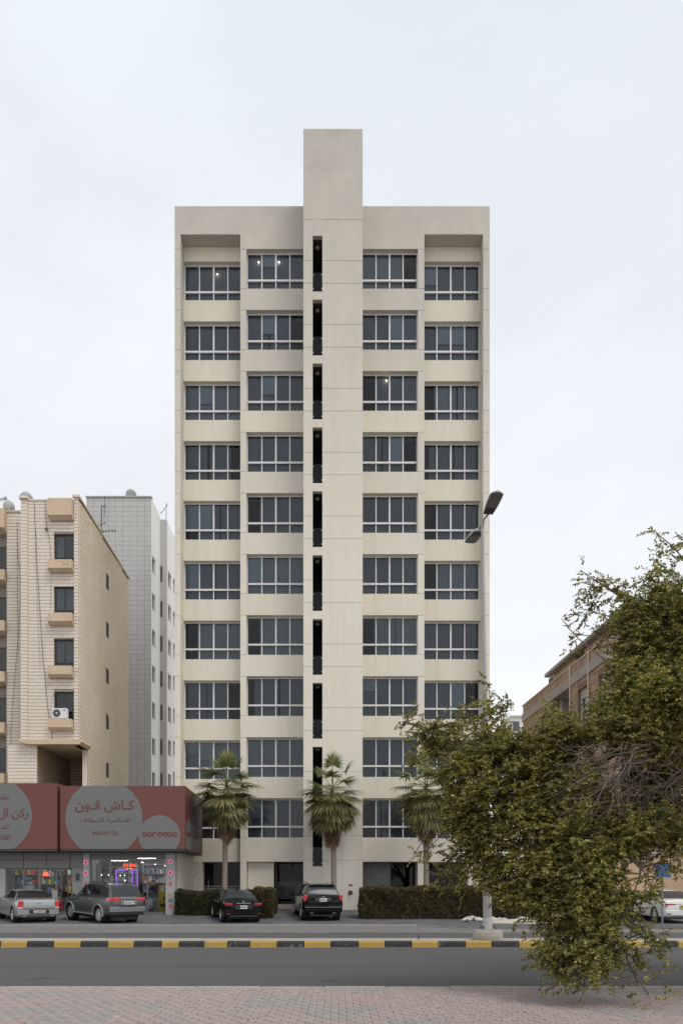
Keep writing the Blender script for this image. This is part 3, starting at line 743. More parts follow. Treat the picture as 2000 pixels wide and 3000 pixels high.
# front wall core as pieces around the windows so the openings are real
edges = [ztop - 0.08]
for zt, zb in rows_w: edges += [zt, zb]
edges.append(zov2)
bx('front_wall_core', xb + 0.02, XW0, Y1 + 0.05, Y1 + 0.4, zov2, ztop - 0.1, m_mortar, st)
bx('front_wall_core', XW1, xa - 0.352, Y1 + 0.05, Y1 + 0.4, zov2, ztop - 0.1, m_mortar, st)
for a, b in zip(edges[0::2], edges[1::2]): bx('front_wall_core', XW0, XW1, Y1 + 0.05, Y1 + 0.4, b, a, m_mortar, st)
bx('room_wall', xb + 0.1, xa - 0.36, Y1 + 2.0, Y1 + 2.1, zov2, ztop - 0.1, m_dark, st)
bx('roof', xb + 0.1, xa - 0.36, Y1 + 0.4, ybk - 0.1, Z(1694.7, ybk) - 0.6, Z(1694.7, ybk) - 0.4, m_slab, st)
bx('roof', xb - 6, xb + 0.1, 43.5, ybk - 0.1, Z(1694.7, ybk) - 0.6, Z(1694.7, ybk) - 0.4, m_slab, st)
# stones: plain front, right end pier, left pier, side wall
holes = [(XW0 - XP0, XW1 - XP0, b - zov2, t - zov2) for t, b in rows_w]
xf0, xf1 = X(82, Y1), X(218, Y1)
hf = [(XW0 - xf0, XW1 - xf0, b - zov2, t - zov2) for t, b in rows_w]
tile_wall(st, (xf0, Y1 + 0.05, zov2), (1, 0, 0), (0, 0, 1), (0, -1, 0), xf1 - xf0, ztop - zov2 - 0.1, 0.72, 0.208, 0.017, m_bstone, 300, 'stone', hf, ugap=0.004)
tile_wall(st, (X(218, Y1), Y1 + 0.05, zov2), (1, 0, 0), (0, 0, 1), (0, -1, 0), xa - 0.03 - X(218, Y1), Z(1460, Y1) - zov2, 0.60, 0.208, 0.016, m_bstone, 0, 'pier_stone', depth=0.12, bond=0)
tile_wall(st, (xb, Y1 + 0.05, zov2), (1, 0, 0), (0, 0, 1), (0, -1, 0), X(82, Y1) - xb, Z(1464, Y1) - zov2, 0.60, 0.208, 0.016, m_bstone, 0, 'pier_stone', depth=0.14, bond=0)
bx('pier_cap', xb - 0.08, X(84, Y1), Y1 - 0.2, Y1 + 0.4, Z(1464, Y1), Z(1457, Y1), m_bstone, st)
bx('pier_cap', X(215, Y1), xa + 0.06, Y1 - 0.18, Y1 + 0.3, Z(1460, Y1), Z(1453, Y1), m_bstone, st)
bx('coping', X(84, Y1) + .003, X(215, Y1) - .003, Y1 - 0.02, Y1 + 0.45, ztop - 0.10, ztop - 0.02, m_bstone, st)
Zs0 = 6.0
sw = lambda a: (Z(1456, Y1) + (Z(1694.7, ybk) - Z(1456, Y1)) * (a + 0.1) / (ybk - Y1)) - Zs0 - 0.06
sideh = []
ysm = 2000 * xa / (316 - CX)               # depth of the little windows
for i in range(5):
    zc = Z(1707 + 137 * i, ysm); sideh.append((ysm - Y1 - 0.35, ysm - Y1 + 0.25, zc - 0.47 - Zs0, zc + 0.47 - Zs0))
tile_wall(st, (xa - 0.035, Y1 + 0.05, Zs0), (0, 1, 0), (0, 0, 1), (1, 0, 0), ybk - Y1 - 0.05, 30, 0.55, 0.208, 0.020, m_bside, 250, 'side_stone', sideh + [(-0.1, 1.55, -1, zov - Zs0)], clip=sw, ugap=0.006)
# sloping coping of the side wall
MB().prism([(Y1 - 0.15, Z(1456, Y1) - 0.05), (Y1 - 0.15, Z(1456, Y1) + 0.06), (ybk + 0.05, Z(1694.7, ybk) + 0.06), (ybk + 0.05, Z(1694.7, ybk) - 0.05)], xa - 0.36, xa + 0.05, 'x').build('side_coping', m_box, st)
for (h0, h1, g0, g1) in sideh:
    MB().box(xa - 0.10, xa - 0.02, Y1 + 0.05 + h0, Y1 + 0.05 + h1, Zs0 + g0, Zs0 + g1).build('side_window', mat('dark_opening', (0.05, 0.04, 0.035), 0.8), st)
# ochre boxes under the windows and at the top
def sill_box(x0, x1, y, zt, zb, zu, mm=m_box):
    d = 0.38
    return MB().prism([(y + 0.03, zt), (y - d, zt), (y - d, zb), (y - d * 0.35, zu), (y + 0.03, zu)], x0, x1, 'x').build('window_box', mm, st)
bx0, bx1 = X(148, Y1), X(217.4, Y1)
sill_box(bx0, bx1, Y1, Z(1469, Y1), Z(1518, Y1), Z(1527, Y1))
for i in range(4):
    zt_, zb_ = rows_w[i]
    sill_box(bx0, bx1, Y1, zb_ - 0.01, zb_ - 0.52, zb_ - 0.68)
    # window: black frame, two sliding panes over a low strip, curtain
    wdw = MB(); x0, x1 = XW0 + 0.002, XW1 - 0.002; y = Y1 + 0.16
    wdw.box(x0, x0 + 0.06, y, y + 0.07, zb_, zt_); wdw.box(x1 - 0.06, x1, y, y + 0.07, zb_, zt_)
    wdw.box(x0 + .06, x1 - .06, y, y + 0.07, zt_ - 0.07, zt_); wdw.box(x0 + .06, x1 - .06, y, y + 0.07, zb_, zb_ + 0.05)
    wdw.box(x0 + .06, x1 - .06, y, y + 0.068, zb_ + 0.30, zb_ + 0.37)
    xm = (x0 + x1) / 2; wdw.box(xm - 0.04, xm + 0.04, y + .001, y + 0.07, zb_ + 0.37, zt_ - 0.07)
    wo_ = wdw.build('window', m_alu, st)
    for a, b in ((x0 + .06, xm - .04), (xm + .04, x1 - .06)):
        MB().quad((a, y + .035, zb_ + .37), (b, y + .035, zb_ + .37), (b, y + .035, zt_ - .07), (a, y + .035, zt_ - .07)).build('pane', m_gl2, wo_)
    MB().quad((x0 + .06, y + .03, zb_ + .05), (x1 - .06, y + .03, zb_ + .05), (x1 - .06, y + .03, zb_ + .30), (x0 + .06, y + .03, zb_ + .30)).build('pane', m_gl2, wo_)
    cm = curtain_mesh((x1 - x0) * (0.5 if i == 0 else 1) - 0.1, zt_ - zb_ - 0.4, i + 100)
    for v in cm.vertices: v.co = Vector((v.co.x + x0 + 0.05, v.co.y + y + 0.25, v.co.z + zb_ + 0.38))
    if i != 3: link('curtain', cm, m_curt2, wo_)
# corbel slab and porch recess below
MB().prism([(X(63, Y1) - 0.05, zov2), (X(63, Y1) - 0.05, zov2 - 0.12), (X(86, Y1), zov), (X(240, Y1), zov), (X(245, Y1), zov2 - 0.12), (X(237, Y1) + 0.05, zov2)], Y1 - 0.3, Y1 + 1.3).build('corbel', m_box, st)
bx('porch_ceiling', XP0 - 0.6, xa - 0.36, Y1 + 1.31, Y1 + 5.55, zov, zov2 + 0.003, m_box, st)
m_porchshade = mat('shaded_brown_stone', (0.34, 0.255, 0.165), 0.9, 0.5, 2, 0.4, 20, col2=(0.24, 0.175, 0.11), island=0.4)  # brown stone with the recess's shade put into its colour
bx('lower_wall', X(22, Y1), XP0, Y1 + 0.12, Y1 + 5.5, 0.3, zov + 0.02, m_mortar, st)
tile_wall(st, (X(22, Y1), Y1 + 0.12, 6.0), (1, 0, 0), (0, 0, 1), (0, -1, 0), XP0 - X(22, Y1), zov - 6.0, 0.72, 0.208, 0.017, m_bstone, 0, 'lower_stone', ugap=0.004)
tile_wall(st, (XP0 + 0.001, Y1 + 0.14, 6.0), (0, 1, 0), (0, 0, 1), (1, 0, 0), 5.1, zov - 6.0, 0.6, 0.208, 0.017, m_porchshade, 0, 'porch_stone')
bx('porch_back', XP0, XP1, Y1 + 5.3, Y1 + 5.5, 0.3, zov + 2.0, m_bside, st)
bx('porch_soffit', XP0 - 0.4, xa - 0.36, Y1 + 0.41, Y1 + 5.6, zov2 + 0.005, zov2 + 0.2, m_box, st)
tile_wall(st, (XP0, Y1 + 5.3, 6.2), (1, 0, 0), (0, 0, 1), (0, -1, 0), XP1 - XP0, zov - 6.2, 0.6, 0.208, 0.018, m_porchshade, 0, 'porch_stone')
bx('corner_pier', X(242, 43.0), X(256, 43.0), 43.0, 43.2, 0.3, zov + 0.02, m_bstone, st)
# left volume, set back
Y1b = 43.1
xl1 = X(63, Y1)
bx('left_wall', -30, X(19, Y1b), Y1b + 0.5, Y1b + 0.8, 0.3, Z(1500, Y1b), m_mortar, st)
bx('left_wall', X(18.5, Y1b), xl1 + 0.1, Y1b + 0.05, Y1b + 0.8, 0.3, Z(1500, Y1b), m_mortar, st)
tile_wall(st, (X(19, Y1b), Y1b + 0.05, 6.0), (1, 0, 0), (0, 0, 1), (0, -1, 0), xl1 + 0.1 - X(19, Y1b), Z(1500, Y1b) - 6.0, 0.72, 0.205, 0.022, m_bstone, 0, 'stone', ugap=0.004)
bx('coping', X(19, Y1b) + 0.02, xl1 + 0.02, Y1b - 0.04, Y1b + 0.5, Z(1500, Y1b), Z(1496, Y1b), m_box, st)
MB().prism([(Y1b + 0.5, Z(1497, Y1b)), (Y1b - 0.35, Z(1497, Y1b)), (Y1b - 0.35, Z(1553, Y1b)), (Y1b + 0.1, Z(1562, Y1b)), (Y1b + 0.5, Z(1562, Y1b))], -26, X(21, Y1b), 'x').build('window_box', m_box, st)
for i in range(5):
    yt, yb = zy(510 + 388 * i), zy(715 + 388 * i)
    a, b = X(-40, Y1b), X(18.5, Y1b)
    MB().prism([(Y1b + 0.5, Z(yb, Y1b)), (Y1b - 0.3, Z(yb, Y1b)), (Y1b - 0.3, Z(yb + 30, Y1b)), (Y1b + 0.1, Z(yb + 36, Y1b)), (Y1b + 0.5, Z(yb + 36, Y1b))], a, X(20, Y1b), 'x').build('window_box', m_box, st)
    wdw = MB(); y = Y1b + 0.3; z0, z1 = Z(yb, Y1b), Z(yt, Y1b)
    wdw.box(b - 0.07, b, y, y + 0.07, z0, z1); wdw.box(a, b - .07, y, y + .07, z1 - .07, z1); wdw.box(a, b - .07, y, y + .068, z0 + .3, z0 + .37); wdw.box(b - 0.75, b - 0.69, y + .001, y + .07, z0 + .37, z1 - .07)
    wo_ = wdw.build('window', m_alu, st)
    MB().quad((b - .69, y + .03, z0 + .02), (b - .07, y + .03, z0 + .02), (b - .07, y + .03, z1 - .07), (b - .69, y + .03, z1 - .07)).build('pane', m_gl2, wo_)
    MB().quad((a, y + .03, z0 + .02), (b - .75, y + .03, z0 + .02), (b - .75, y + .03, z1 - .07), (a, y + .03, z1 - .07)).build('pane', m_gl2, wo_)
# loose cables down the front
def cable(name, pts, Y, r=0.012, sag=None):
    P = [(X(zx(a), Y), Y, Z(zy(b), Y)) for a, b in pts]
    return MB().tube(P, r * 0.62, 5).build(name, m_cable, st)
Yc = Y1 - 0.03
cable('cable', [(265, 190), (270, 330), (278, 470), (283, 640), (293, 780), (303, 950), (312, 1080), (322, 1240), (332, 1400), (345, 1500), (355, 1620), (368, 1760), (380, 1850)], Yc, 0.02)
cable('cable', [(272, 360), (275, 600), (285, 900), (300, 1280), (310, 1450)], Yc, 0.009)
cable('cable', [(345, 175), (352, 290), (360, 385), (375, 440), (388, 560), (395, 640)], Yc, 0.016)
cable('cable', [(395, 640), (392, 800), (388, 1000)], Yc, 0.01)
cable('cable', [(388, 1910), (398, 1960), (408, 2030)], Yc, 0.02)
Yd = Y1b - 0.03
cable('cable', [(133, 330), (136, 620), (160, 740), (160, 900), (150, 1050), (140, 1220), (125, 1400), (112, 1560), (96, 1760), (85, 1950), (80, 2200), (70, 2340)], Yd, 0.014)
cable('cable', [(133, 330), (134, 900), (140, 1330)], Yd, 0.008)
cable('cable', [(52, 300), (54, 900), (52, 1500), (50, 2300)], Yd, 0.014)
MB().lathe([(0, -0.10), (0.06, -0.06), (0.075, 0), (0.05, 0.07), (0, 0.08)], (X(zx(360), Y1), Y1 - 0.06, Z(zy(395), Y1)), 8).build('cable_box', m_cable, st, True)
# cracked render on the topmost box
cz = rows_w[0][1] - 0.14
for a, b in (((0.50, 0.02), (0.62, 0.02)), ((0.62, 0.02), (0.62, -0.16)), ((0.62, -0.16), (0.86, -0.16)), ((0.86, 0.02), (0.86, -0.16))):
    MB().tube([(bx0 + 1.45 * a[0], Y1 - 0.382, cz + a[1]), (bx0 + 1.45 * b[0], Y1 - 0.382, cz + b[1])], 0.012, 4).build('crack', m_mortar, st)

# outdoor air conditioner on the lowest window box
zac = rows_w[3][1]
acx0, acx1 = X(zx(418), Y1), X(zx(532), Y1)
ac = thing('air_conditioner', 'white outdoor air conditioner unit with round black fan on a window box', 'air conditioner', ((acx0 + acx1) / 2, Y1 - 0.2, zac))
m_acw = mat('ac_white', (0.72, 0.72, 0.70), 0.5, 0.3, 3)
hgt = (1855 - 1775) * 0.3827 / 2000 * Y1
bx('casing', acx0, acx1, Y1 - 0.37, Y1 - 0.08, zac + 0.01, zac + hgt, m_acw, ac, ch=0.02)
fcx, fcz = X(zx(455), Y1), zac + hgt * 0.52
MB().lathe([(0.0, -0.012), (0.22, -0.008), (0.235, 0.0)], (fcx, Y1 - 0.372, fcz), 24, 'y').build('fan_grille', mat('fan_dark', (0.05, 0.05, 0.055), 0.5), ac)
for r_ in (0.08, 0.14, 0.20):
    MB().tube([(fcx + r_ * math.cos(t), Y1 - 0.388, fcz + r_ * math.sin(t)) for t in np.linspace(0, 2 * math.pi, 21)], 0.006, 4).build('guard_ring', mat('guard', (0.25, 0.25, 0.26), 0.4), ac)
MB().lathe([(0.0, -0.02), (0.04, -0.016), (0.05, 0.0)], (fcx, Y1 - 0.386, fcz), 12, 'y').build('fan_hub', m_acw, ac)
bx('blue_label', acx1 - 0.22, acx1 - 0.06, Y1 - 0.374, Y1 - 0.371, zac + hgt - 0.16, zac + hgt - 0.09, mat('label_blue', (0.12, 0.25, 0.45), 0.5), ac)
MB().tube([(acx0 + 0.03, Y1 - 0.2, zac + hgt * 0.9), (acx0 - 0.1, Y1 - 0.22, zac + 0.9), (acx0 - 0.1, Y1 - 0.12, zac + 1.35), (acx0 + 0.05, Y1 - 0.03, zac + 1.75)], 0.02, 6).build('pipe', mat('pipe_grey', (0.4, 0.38, 0.36), 0.7), ac)

# satellite dishes and aerials
def dish(loc, r, az, label, el=35):
    t = thing('satellite_dish', label, 'satellite dish', loc, 'roof satellite dishes')
    m = mat('dish_grey', (0.50, 0.51, 0.50), 0.5, 0.3, 4)
    prof = [(r * a, r * 0.32 * a * a) for a in np.linspace(0, 1, 7)] + [(r * a, r * 0.32 * a * a + 0.01) for a in np.linspace(1, 0, 7)]
    me = MB().lathe(prof, (0, 0, 0), 20).mesh('bowl', True)
    o = link('bowl', me, m, t); o.location = (0, 0, r * 1.15); o.rotation_euler = (R(90 - el), 0, R(az))
    o2 = link('mast', MB().tube([(0, 0, 0), (0, 0, r * 1.15)], 0.03, 8).mesh('mast'), m_steel, t); o2.location = (0, 0, 0)
    d = Matrix.Rotation(R(az), 4, 'Z') @ Matrix.Rotation(R(90 - el), 4, 'X')
    tip = d @ Vector((0, 0, r * 0.95)); tip.z += r * 1.15
    low = d @ Vector((0, -r, r * 0.32)); low.z += r * 1.15
    a = link('feed_arm', MB().tube([low, tip], 0.015, 6).mesh('feed_arm'), m_steel, t); a.location = (0, 0, 0)
    return t
dish((X(28, 44), 44, Z(1503, 44)), 0.36, 215, 'tilted satellite dish on the lower left roof of the beige block', 25)
dish((X(78, 42.5), 42.5, Z(1482, 42.5)), 0.38, 200, 'satellite dish behind the left pier of the beige block')
dish((X(384, 58.5), 58.5, Z(1470, 58.5)), 0.46, 190, 'satellite dish on the grey block roof edge', 45)
def aerial(loc, h, label, bars):
    t = thing('aerial', label, 'aerial', loc, 'roof aerials')
    link('mast', MB().tube([(0, 0, 0), (0.02, 0, h)], 0.025, 6).mesh('mast'), m_cable, t).location = (0, 0, 0)
    for (z0, dx0, dx1, dz, n) in bars:
        mb = MB().tube([(dx0, 0, z0 - dz), (dx1, 0, z0 + dz)], 0.018, 5)
        for i in range(n):
            f = i / max(1, n - 1); xx = dx0 + (dx1 - dx0) * f; zz_ = z0 - dz + 2 * dz * f
            mb.tube([(xx, -0.2, zz_), (xx, 0.2, zz_)], 0.012, 4).tube([(xx, 0, zz_ - 0.1), (xx, 0, zz_ + 0.1)], 0.012, 4)
        link('boom', mb.mesh('boom'), m_cable, t).location = (0, 0, 0)
    return t
ya = 46.5
aerial((X(zx(777), ya), ya, Z(zy(470), ya)), 2.3, 'thin dark aerial mast with cross boom on the beige block roof', [(0.55, -0.1, 0.95, 0.04, 6), (1.0, -0.25, 0.25, 0.12, 3)])
aerial((X(zx(800), 57.6), 57.6, Z(zy(300), 57.6)), 1.75, 'slim rooftop aerial in front of the grey block', [(0.9, -0.1, 0.1, 0.0, 2)])
aerial((X(zx(1272), 61.5), 61.5, Z(zy(325), 61.5)), 1.6, 'bent aerial on the far corner of the grey block', [(1.0, -0.45, 0.1, 0.35, 3)])
aerial((X(zx(40), 44), 44, Z(1499, 44)), 1.0, 'small spindly aerial beside the tilted dish', [(0.8, -0.4, 0.1, 0.05, 4)])

# ================================================================ grey block behind
Y2 = 58.0
m_grey = mat('grey_tile', (0.50, 0.50, 0.495), 0.7, 0.5, 0.15, 0.1, 10, col2=(0.42, 0.42, 0.42), island=0.16)
m_greyc = mat('grey_core', (0.42, 0.42, 0.42), 0.9)
m_paint = mat('white_paint_wall', (0.80, 0.80, 0.81), 0.8, 0.3, 0.3, col2=(0.72, 0.72, 0.73), streak=0.2)
gb = thing('grey_apartment_block', 'tall grey tiled block with white side wall behind the beige block', 'building', (-18, 66, 0.3))
gx0, gx1 = X(253, Y2), X(443, Y2); gtop = Z(1455, Y2)
def side_core(x0, x1, y0, y1, z1, rects, m, name):
    """wall facing +x with real openings: strips between window columns, pieces between windows of a column"""
    pass
bx('front_core', gx0, gx1 - 0.002, Y2 + 0.05, Y2 + 0.3, 0.3, gtop - 0.05, m_greyc, gb)
tile_wall(gb, (gx0, Y2 + 0.05, 8.0), (1, 0, 0), (0, 0, 1), (0, -1, 0), gx1 - gx0, gtop - 8.05, 0.62, 0.42, 0.005, m_grey, 300, 'wall_tile', bond=0)
bx('coping', gx0 - 0.05, gx1 + 0.05, Y2 - 0.08, Y2 + 0.4, gtop - 0.05, gtop + 0.03, m_grey, gb)
Y2b = 2000 * gx1 / (470 - CX)      # end of the first side wall
gx2 = X(488, Y2b); Y2c = 76
m_wd = mat('far_window', (0.075, 0.08, 0.085), 0.3)
def side_wall(x, y0, y1, ztop_, cols, name):
    """white wall in the plane x facing right with window recesses; cols = [(yc, [z centres], halfwidth)]"""
    cuts = [y0]
    for yc, zs, hw in cols: cuts += [yc - hw, yc + hw]
    cuts.append(y1)
    for a, b in zip(cuts[0::2], cuts[1::2]):
        if b > a: bx(name, x - 0.3, x, a, b, 0.3, ztop_, m_paint, gb)
    for yc, zs, hw in cols:
        zz_ = [0.3]
        for z in sorted(zs): zz_ += [z - 0.72, z + 0.72]
        zz_.append(ztop_)
        for a, b in zip(zz_[0::2], zz_[1::2]): bx(name, x - 0.3, x, yc - hw, yc + hw, a, b, m_paint, gb)
        for z in zs:
            w = bx('window', x - 0.26, x - 0.2, yc - hw, yc + hw, z - 0.72, z + 0.72, m_wd, gb)
            bx('window_bar', x - 0.198, x - 0.17, yc - 0.04, yc + 0.04, z - 0.70, z + 0.70, m_white, w)
def zlist(ys, Y): return [Z(zy(v), Y) for v in ys]
yc1 = 2000 * gx1 / (zx(1178) - CX)
col1 = [675, 955, 1230, 1507, 1785, 2060, 2320, 2600]
side_wall(gx1, Y2 + 0.06, Y2b, gtop - 0.06, [(yc1, zlist(col1, yc1), 0.5)], 'side_wall')
yc1b = Y2b - 0.75
bx('return_wall', gx1 - 0.3, gx2, Y2b + 0.003, Y2b + 0.3, 0.3, Z(1522, Y2b), m_grey, gb)
xret = X(zx(1226), Y2b)
for v in [735, 1005, 1270, 1540, 1795, 2060, 2320]:
    zc = Z(zy(v), Y2b); bx('window', xret - 0.22, xret + 0.22, Y2b - 0.02, Y2b + 0.02, zc - 0.7, zc + 0.7, m_wd, gb)
ycc = 2000 * gx2 / (zx(1300) - CX); ycd = 2000 * gx2 / (zx(1334) - CX)
ztop2 = Z(1522, Y2b)
side_wall(gx2, Y2b + 0.301, Y2c, ztop2, [(ycc, zlist([790, 1040, 1305, 1565, 1815, 2070, 2330], ycc), 0.55), (ycd, zlist([835, 1085, 1330, 1575, 1825, 2075, 2310], ycd), 0.4)], 'side_wall')
bx('roof', gx0, gx1 - 0.3, Y2 + 0.3, Y2c, gtop - 1.2, gtop - 1.0, m_slab, gb)
bx('left_wall', gx0, gx0 + 0.3, Y2 + 0.31, Y2c, 0.3, gtop - 0.06, m_greyc, gb)

# ================================================================ shops with the red fascia
Y3, YS = 35.6, 34.6
m_shopw = mat('shop_cladding', (0.20, 0.20, 0.19), 0.6, 0.3, 1.5, col2=(0.15, 0.15, 0.145))
m_pil = mat('pilaster_white', (0.42, 0.42, 0.41), 0.6, 0.3, 2)
m_fr = mat('shop_frame', (0.22, 0.22, 0.22), 0.4, metal=0.3)
sh = thing('shop_building', 'low shop building with grey cladding and two glazed shopfronts', 'building', (-13, 37, 0.2))
gs = gz(Y3)
shx1 = X(515, Y3); zhead = 3.55
bx('side_wall', shx1 - 0.2, shx1, Y3 + 0.35, 41.2, 0.1, 6.5, m_wall, sh)
bx('back_wall', -30, shx1 - 0.2, 41.0, 41.2, 0.1, 6.5, m_slab, sh)
bx('roof', -30, shx1, Y3 + 0.1, 41.0, 6.3, 6.5, m_slab, sh)
bx('shop_ceiling', -30, shx1 - 0.2, Y3 + 0.3, 41.0, 3.35, 3.45, mat('ceiling_white', (0.5, 0.5, 0.5), 0.8), sh)
bx('shop_floor', -30, shx1 - 0.2, Y3 + 0.05, 41.0, 0.1, gs + 0.06, mat('shop_floor', (0.16, 0.15, 0.15), 0.35), sh)
bx('upper_wall', -30, shx1, Y3, Y3 + 0.3, zhead, 6.4, m_shopw, sh)
xd = X(229, Y3)
bx('party_wall', xd - 0.1, xd + 0.1, Y3 + 0.3, 41.0, gs, 3.35, mat('party', (0.3, 0.3, 0.3), 0.8), sh)
def ppx(a): return X(a * 0.3827, Y3)
def ppz(b): return Z(2250 + b * 0.3827, Y3)
# cladding panels above the left shop
for (a, b) in ((-200, 2), (8, 185), (189, 360), (364, 540)):
    for (c, d) in ((650, 703), (708, 766)):
        bx('cladding_panel', ppx(a), ppx(b), Y3 - 0.06, Y3 - 0.002, ppz(d), ppz(c), m_shopw, sh, ch=0.006)
bx('cladding_panel', ppx(545), ppx(637), Y3 - 0.06, Y3 - 0.002, ppz(766), ppz(650), m_shopw, sh, ch=0.006)
bx('lintel', ppx(-260), ppx(640), Y3 + 0.02, Y3 + 0.28, ppz(770), zhead - .002, m_shopw, sh)
bx('lintel', ppx(640), shx1, Y3 + 0.0, Y3 + 0.28, ppz(690), zhead - .002, m_shopw, sh)
# pilasters
bx('pilaster', ppx(-120), ppx(42), Y3 + 0.0, Y3 + 0.3, gs - 0.1, ppz(771), m_pil, sh)
bx('pilaster', ppx(557), ppx(640), Y3 - 0.03, Y3 + 0.27, gs - 0.1, ppz(767), mat('pil_grey', (0.27, 0.27, 0.26), 0.6, 0.2, 2), sh)
bx('meter_box', ppx(588), ppx(610), Y3 - 0.09, Y3 - 0.031, ppz(858), ppz(808), mat('meter', (0.05, 0.05, 0.05), 0.5), sh)
p_l = bx('pilaster', ppx(641), ppx(690), Y3 - 0.08, Y3 + 0.25, gs - 0.1, ppz(652), m_pil, sh)
p_r = bx('pilaster', ppx(1272), ppx(1345), Y3 - 0.08, Y3 + 0.345, gs - 0.1, ppz(652), m_pil, sh)
m_led = mat('pink_light', (0.7, 0.2, 0.4), 0.5, emit=0.45, emitcol=(1.0, 0.16, 0.45))
m_ledw = mat('pink_print', (0.75, 0.25, 0.32), 0.5)
def ring(pil, zx_, zy_, r, lit):
    c = (ppx(zx_), Y3 - 0.09, ppz(zy_))
    MB().tube([(c[0] + r * math.cos(t), c[1], c[2] + r * math.sin(t)) for t in np.linspace(0, 2 * math.pi, 21)], r * 0.25, 6).build('light_ring', m_led if lit else m_ledw, pil)
    MB().lathe([(0, -0.01), (r * 0.45, -0.008), (r * 0.5, 0.0)], c, 14, 'y').build('ring_centre', mat('ring_centre', (0.45, 0.08, 0.15), 0.5), pil)
for (a, b, l) in ((663, 722, True), (663, 805, True), (663, 886, False)): ring(p_l, a, b, 0.10, l)
for (a, b, l) in ((1308, 716, True), (1308, 803, True), (1308, 885, False), (1308, 1055, False)): ring(p_r, a, b, 0.095, l)
MB().lathe([(0, -0.01), (0.10, -0.008), (0.105, 0)], (ppx(1308), Y3 - 0.081, ppz(970)), 16, 'y').build('round_sticker', mat('sticker_tan', (0.42, 0.30, 0.16), 0.6), p_r)
bx('square_sticker', ppx(1292), ppx(1324), Y3 - 0.088, Y3 - 0.081, ppz(1030), ppz(998), mat('sticker_grey', (0.22, 0.22, 0.21), 0.6), p_r)
bx('small_sticker', ppx(1298), ppx(1318), Y3 - 0.088, Y3 - 0.081, ppz(851), ppz(844), mat('sticker_grey', (0.22, 0.22, 0.21), 0.6), p_r)
# glazing
def glaze(a, b, top_, n, nm):
    fr = MB(); y = Y3 + 0.12; z0 = gs + 0.02
    x0, x1 = ppx(a), ppx(b); z1 = ppz(top_)
    fr.box(x0, x1, y, y + .06, z1 - .07, z1); fr.box(x0, x1, y, y + .06, z0, z0 + .12)
    for i in range(n + 1):
        xx = x0 + (x1 - x0 - .06) * i / n; fr.box(xx, xx + .06, y, y + .06, z0 + .12, z1 - .07)
    o = fr.build('glazing_frame', m_fr, sh)
    for i in range(n):
        c, d = x0 + (x1 - x0) * i / n + .05, x0 + (x1 - x0) * (i + 1) / n
        MB().quad((c, y + .03, z0 + .12), (d, y + .03, z0 + .12), (d, y + .03, z1 - .07), (c, y + .03, z1 - .07)).build('pane', m_glass_clear, o)
glaze(44, 556, 771, 4, 'l'); glaze(692, 1271, 692, 4, 'r')
# red panels low on the shop door
for q, (c, d) in enumerate(((995, 1030), (1040, 1085))):
    for (a, b) in ((448, 482), (490, 540)):
        bx('door_panel', ppx(a), ppx(b), Y3 + 0.09, Y3 + 0.118, ppz(d), ppz(c), mat('door_red', (0.16, 0.03, 0.03), 0.5), sh)
# lit tubes on the shop ceilings
m_tube = mat('lit_tube', (1, 1, 1), 0.5, emit=24.0, emitcol=(0.95, 0.97, 1.0))
for (xx, yy) in ((ppx(180), 37.0), (ppx(420), 37.6), (ppx(800), 37.2), (ppx(1000), 38.6), (ppx(1160), 37.0)):
    bx('ceiling_light', xx - 0.5, xx + 0.5, yy - 0.05, yy + 0.05, 3.28, 3.348, m_tube, sh)
m_spot = mat('lit_spot', (1, 1, 1), 0.5, emit=4.0, emitcol=(0.95, 0.97, 1.0))
for i in range(11):
    xx = ppx(835 + 13 * i); MB().lathe([(0, -0.03), (0.022, -0.01), (0.025, 0.02)], (xx, Y3 + 0.5, ppz(706 + i % 3) ), 8).build('spot_lamp', m_spot, sh)
for (a, b) in ((748, 818), (803, 818), (895, 822), (928, 820), (930, 860), (1060, 718), (1072, 720), (1165, 735), (1240, 745)):
    MB().lathe([(0, -0.028), (0.024, -0.014), (0.028, 0.0), (0.024, 0.014), (0, 0.028)], (ppx(a), Y3 + 0.6, ppz(b)), 8).build('spot_lamp', m_spot, sh)
# electric cable on the side and the underside of the fascia
# ---------------- fascia signs
m_red = mat('fascia_red', (0.150, 0.046, 0.036), 0.45, 0.25, 0.8, col2=(0.125, 0.037, 0.030))
m_disc = mat('fascia_grey', (0.160, 0.160, 0.158), 0.5, 0.15, 0.8)
m_let = mat('lettering_red', (0.13, 0.040, 0.036), 0.5)
def fx(a): return X(a * 0.3827, YS)
def fz(b): return Z(2250 + b * 0.3827, YS)
def disc_poly(cx, cz, r, z0, z1, x0=None, x1=None, n=96):
    P = []
    for i in range(n):
        t = 2 * math.pi * i / n; xx, zz_ = cx + r * math.cos(t), cz + r * math.sin(t)
        zz_ = min(max(zz_, z0), z1)
        if x0 is not None: xx = max(xx, x0)
        if x1 is not None: xx = min(xx, x1)
        if not P or (abs(P[-1][0] - xx) + abs(P[-1][1] - zz_)) > 1e-4: P.append((xx, zz_))
    return P
sg = thing('shop_sign', 'red shop fascia sign with big grey disc and Arabic lettering above the right shop', 'sign', (fx(930), YS, fz(620)), 'red shop fascia signs')
z0, z1 = fz(621), fz(137); xr = fx(1418); x0 = fx(461)
YE2 = YW - 0.02; xrb = X(594, YE2)
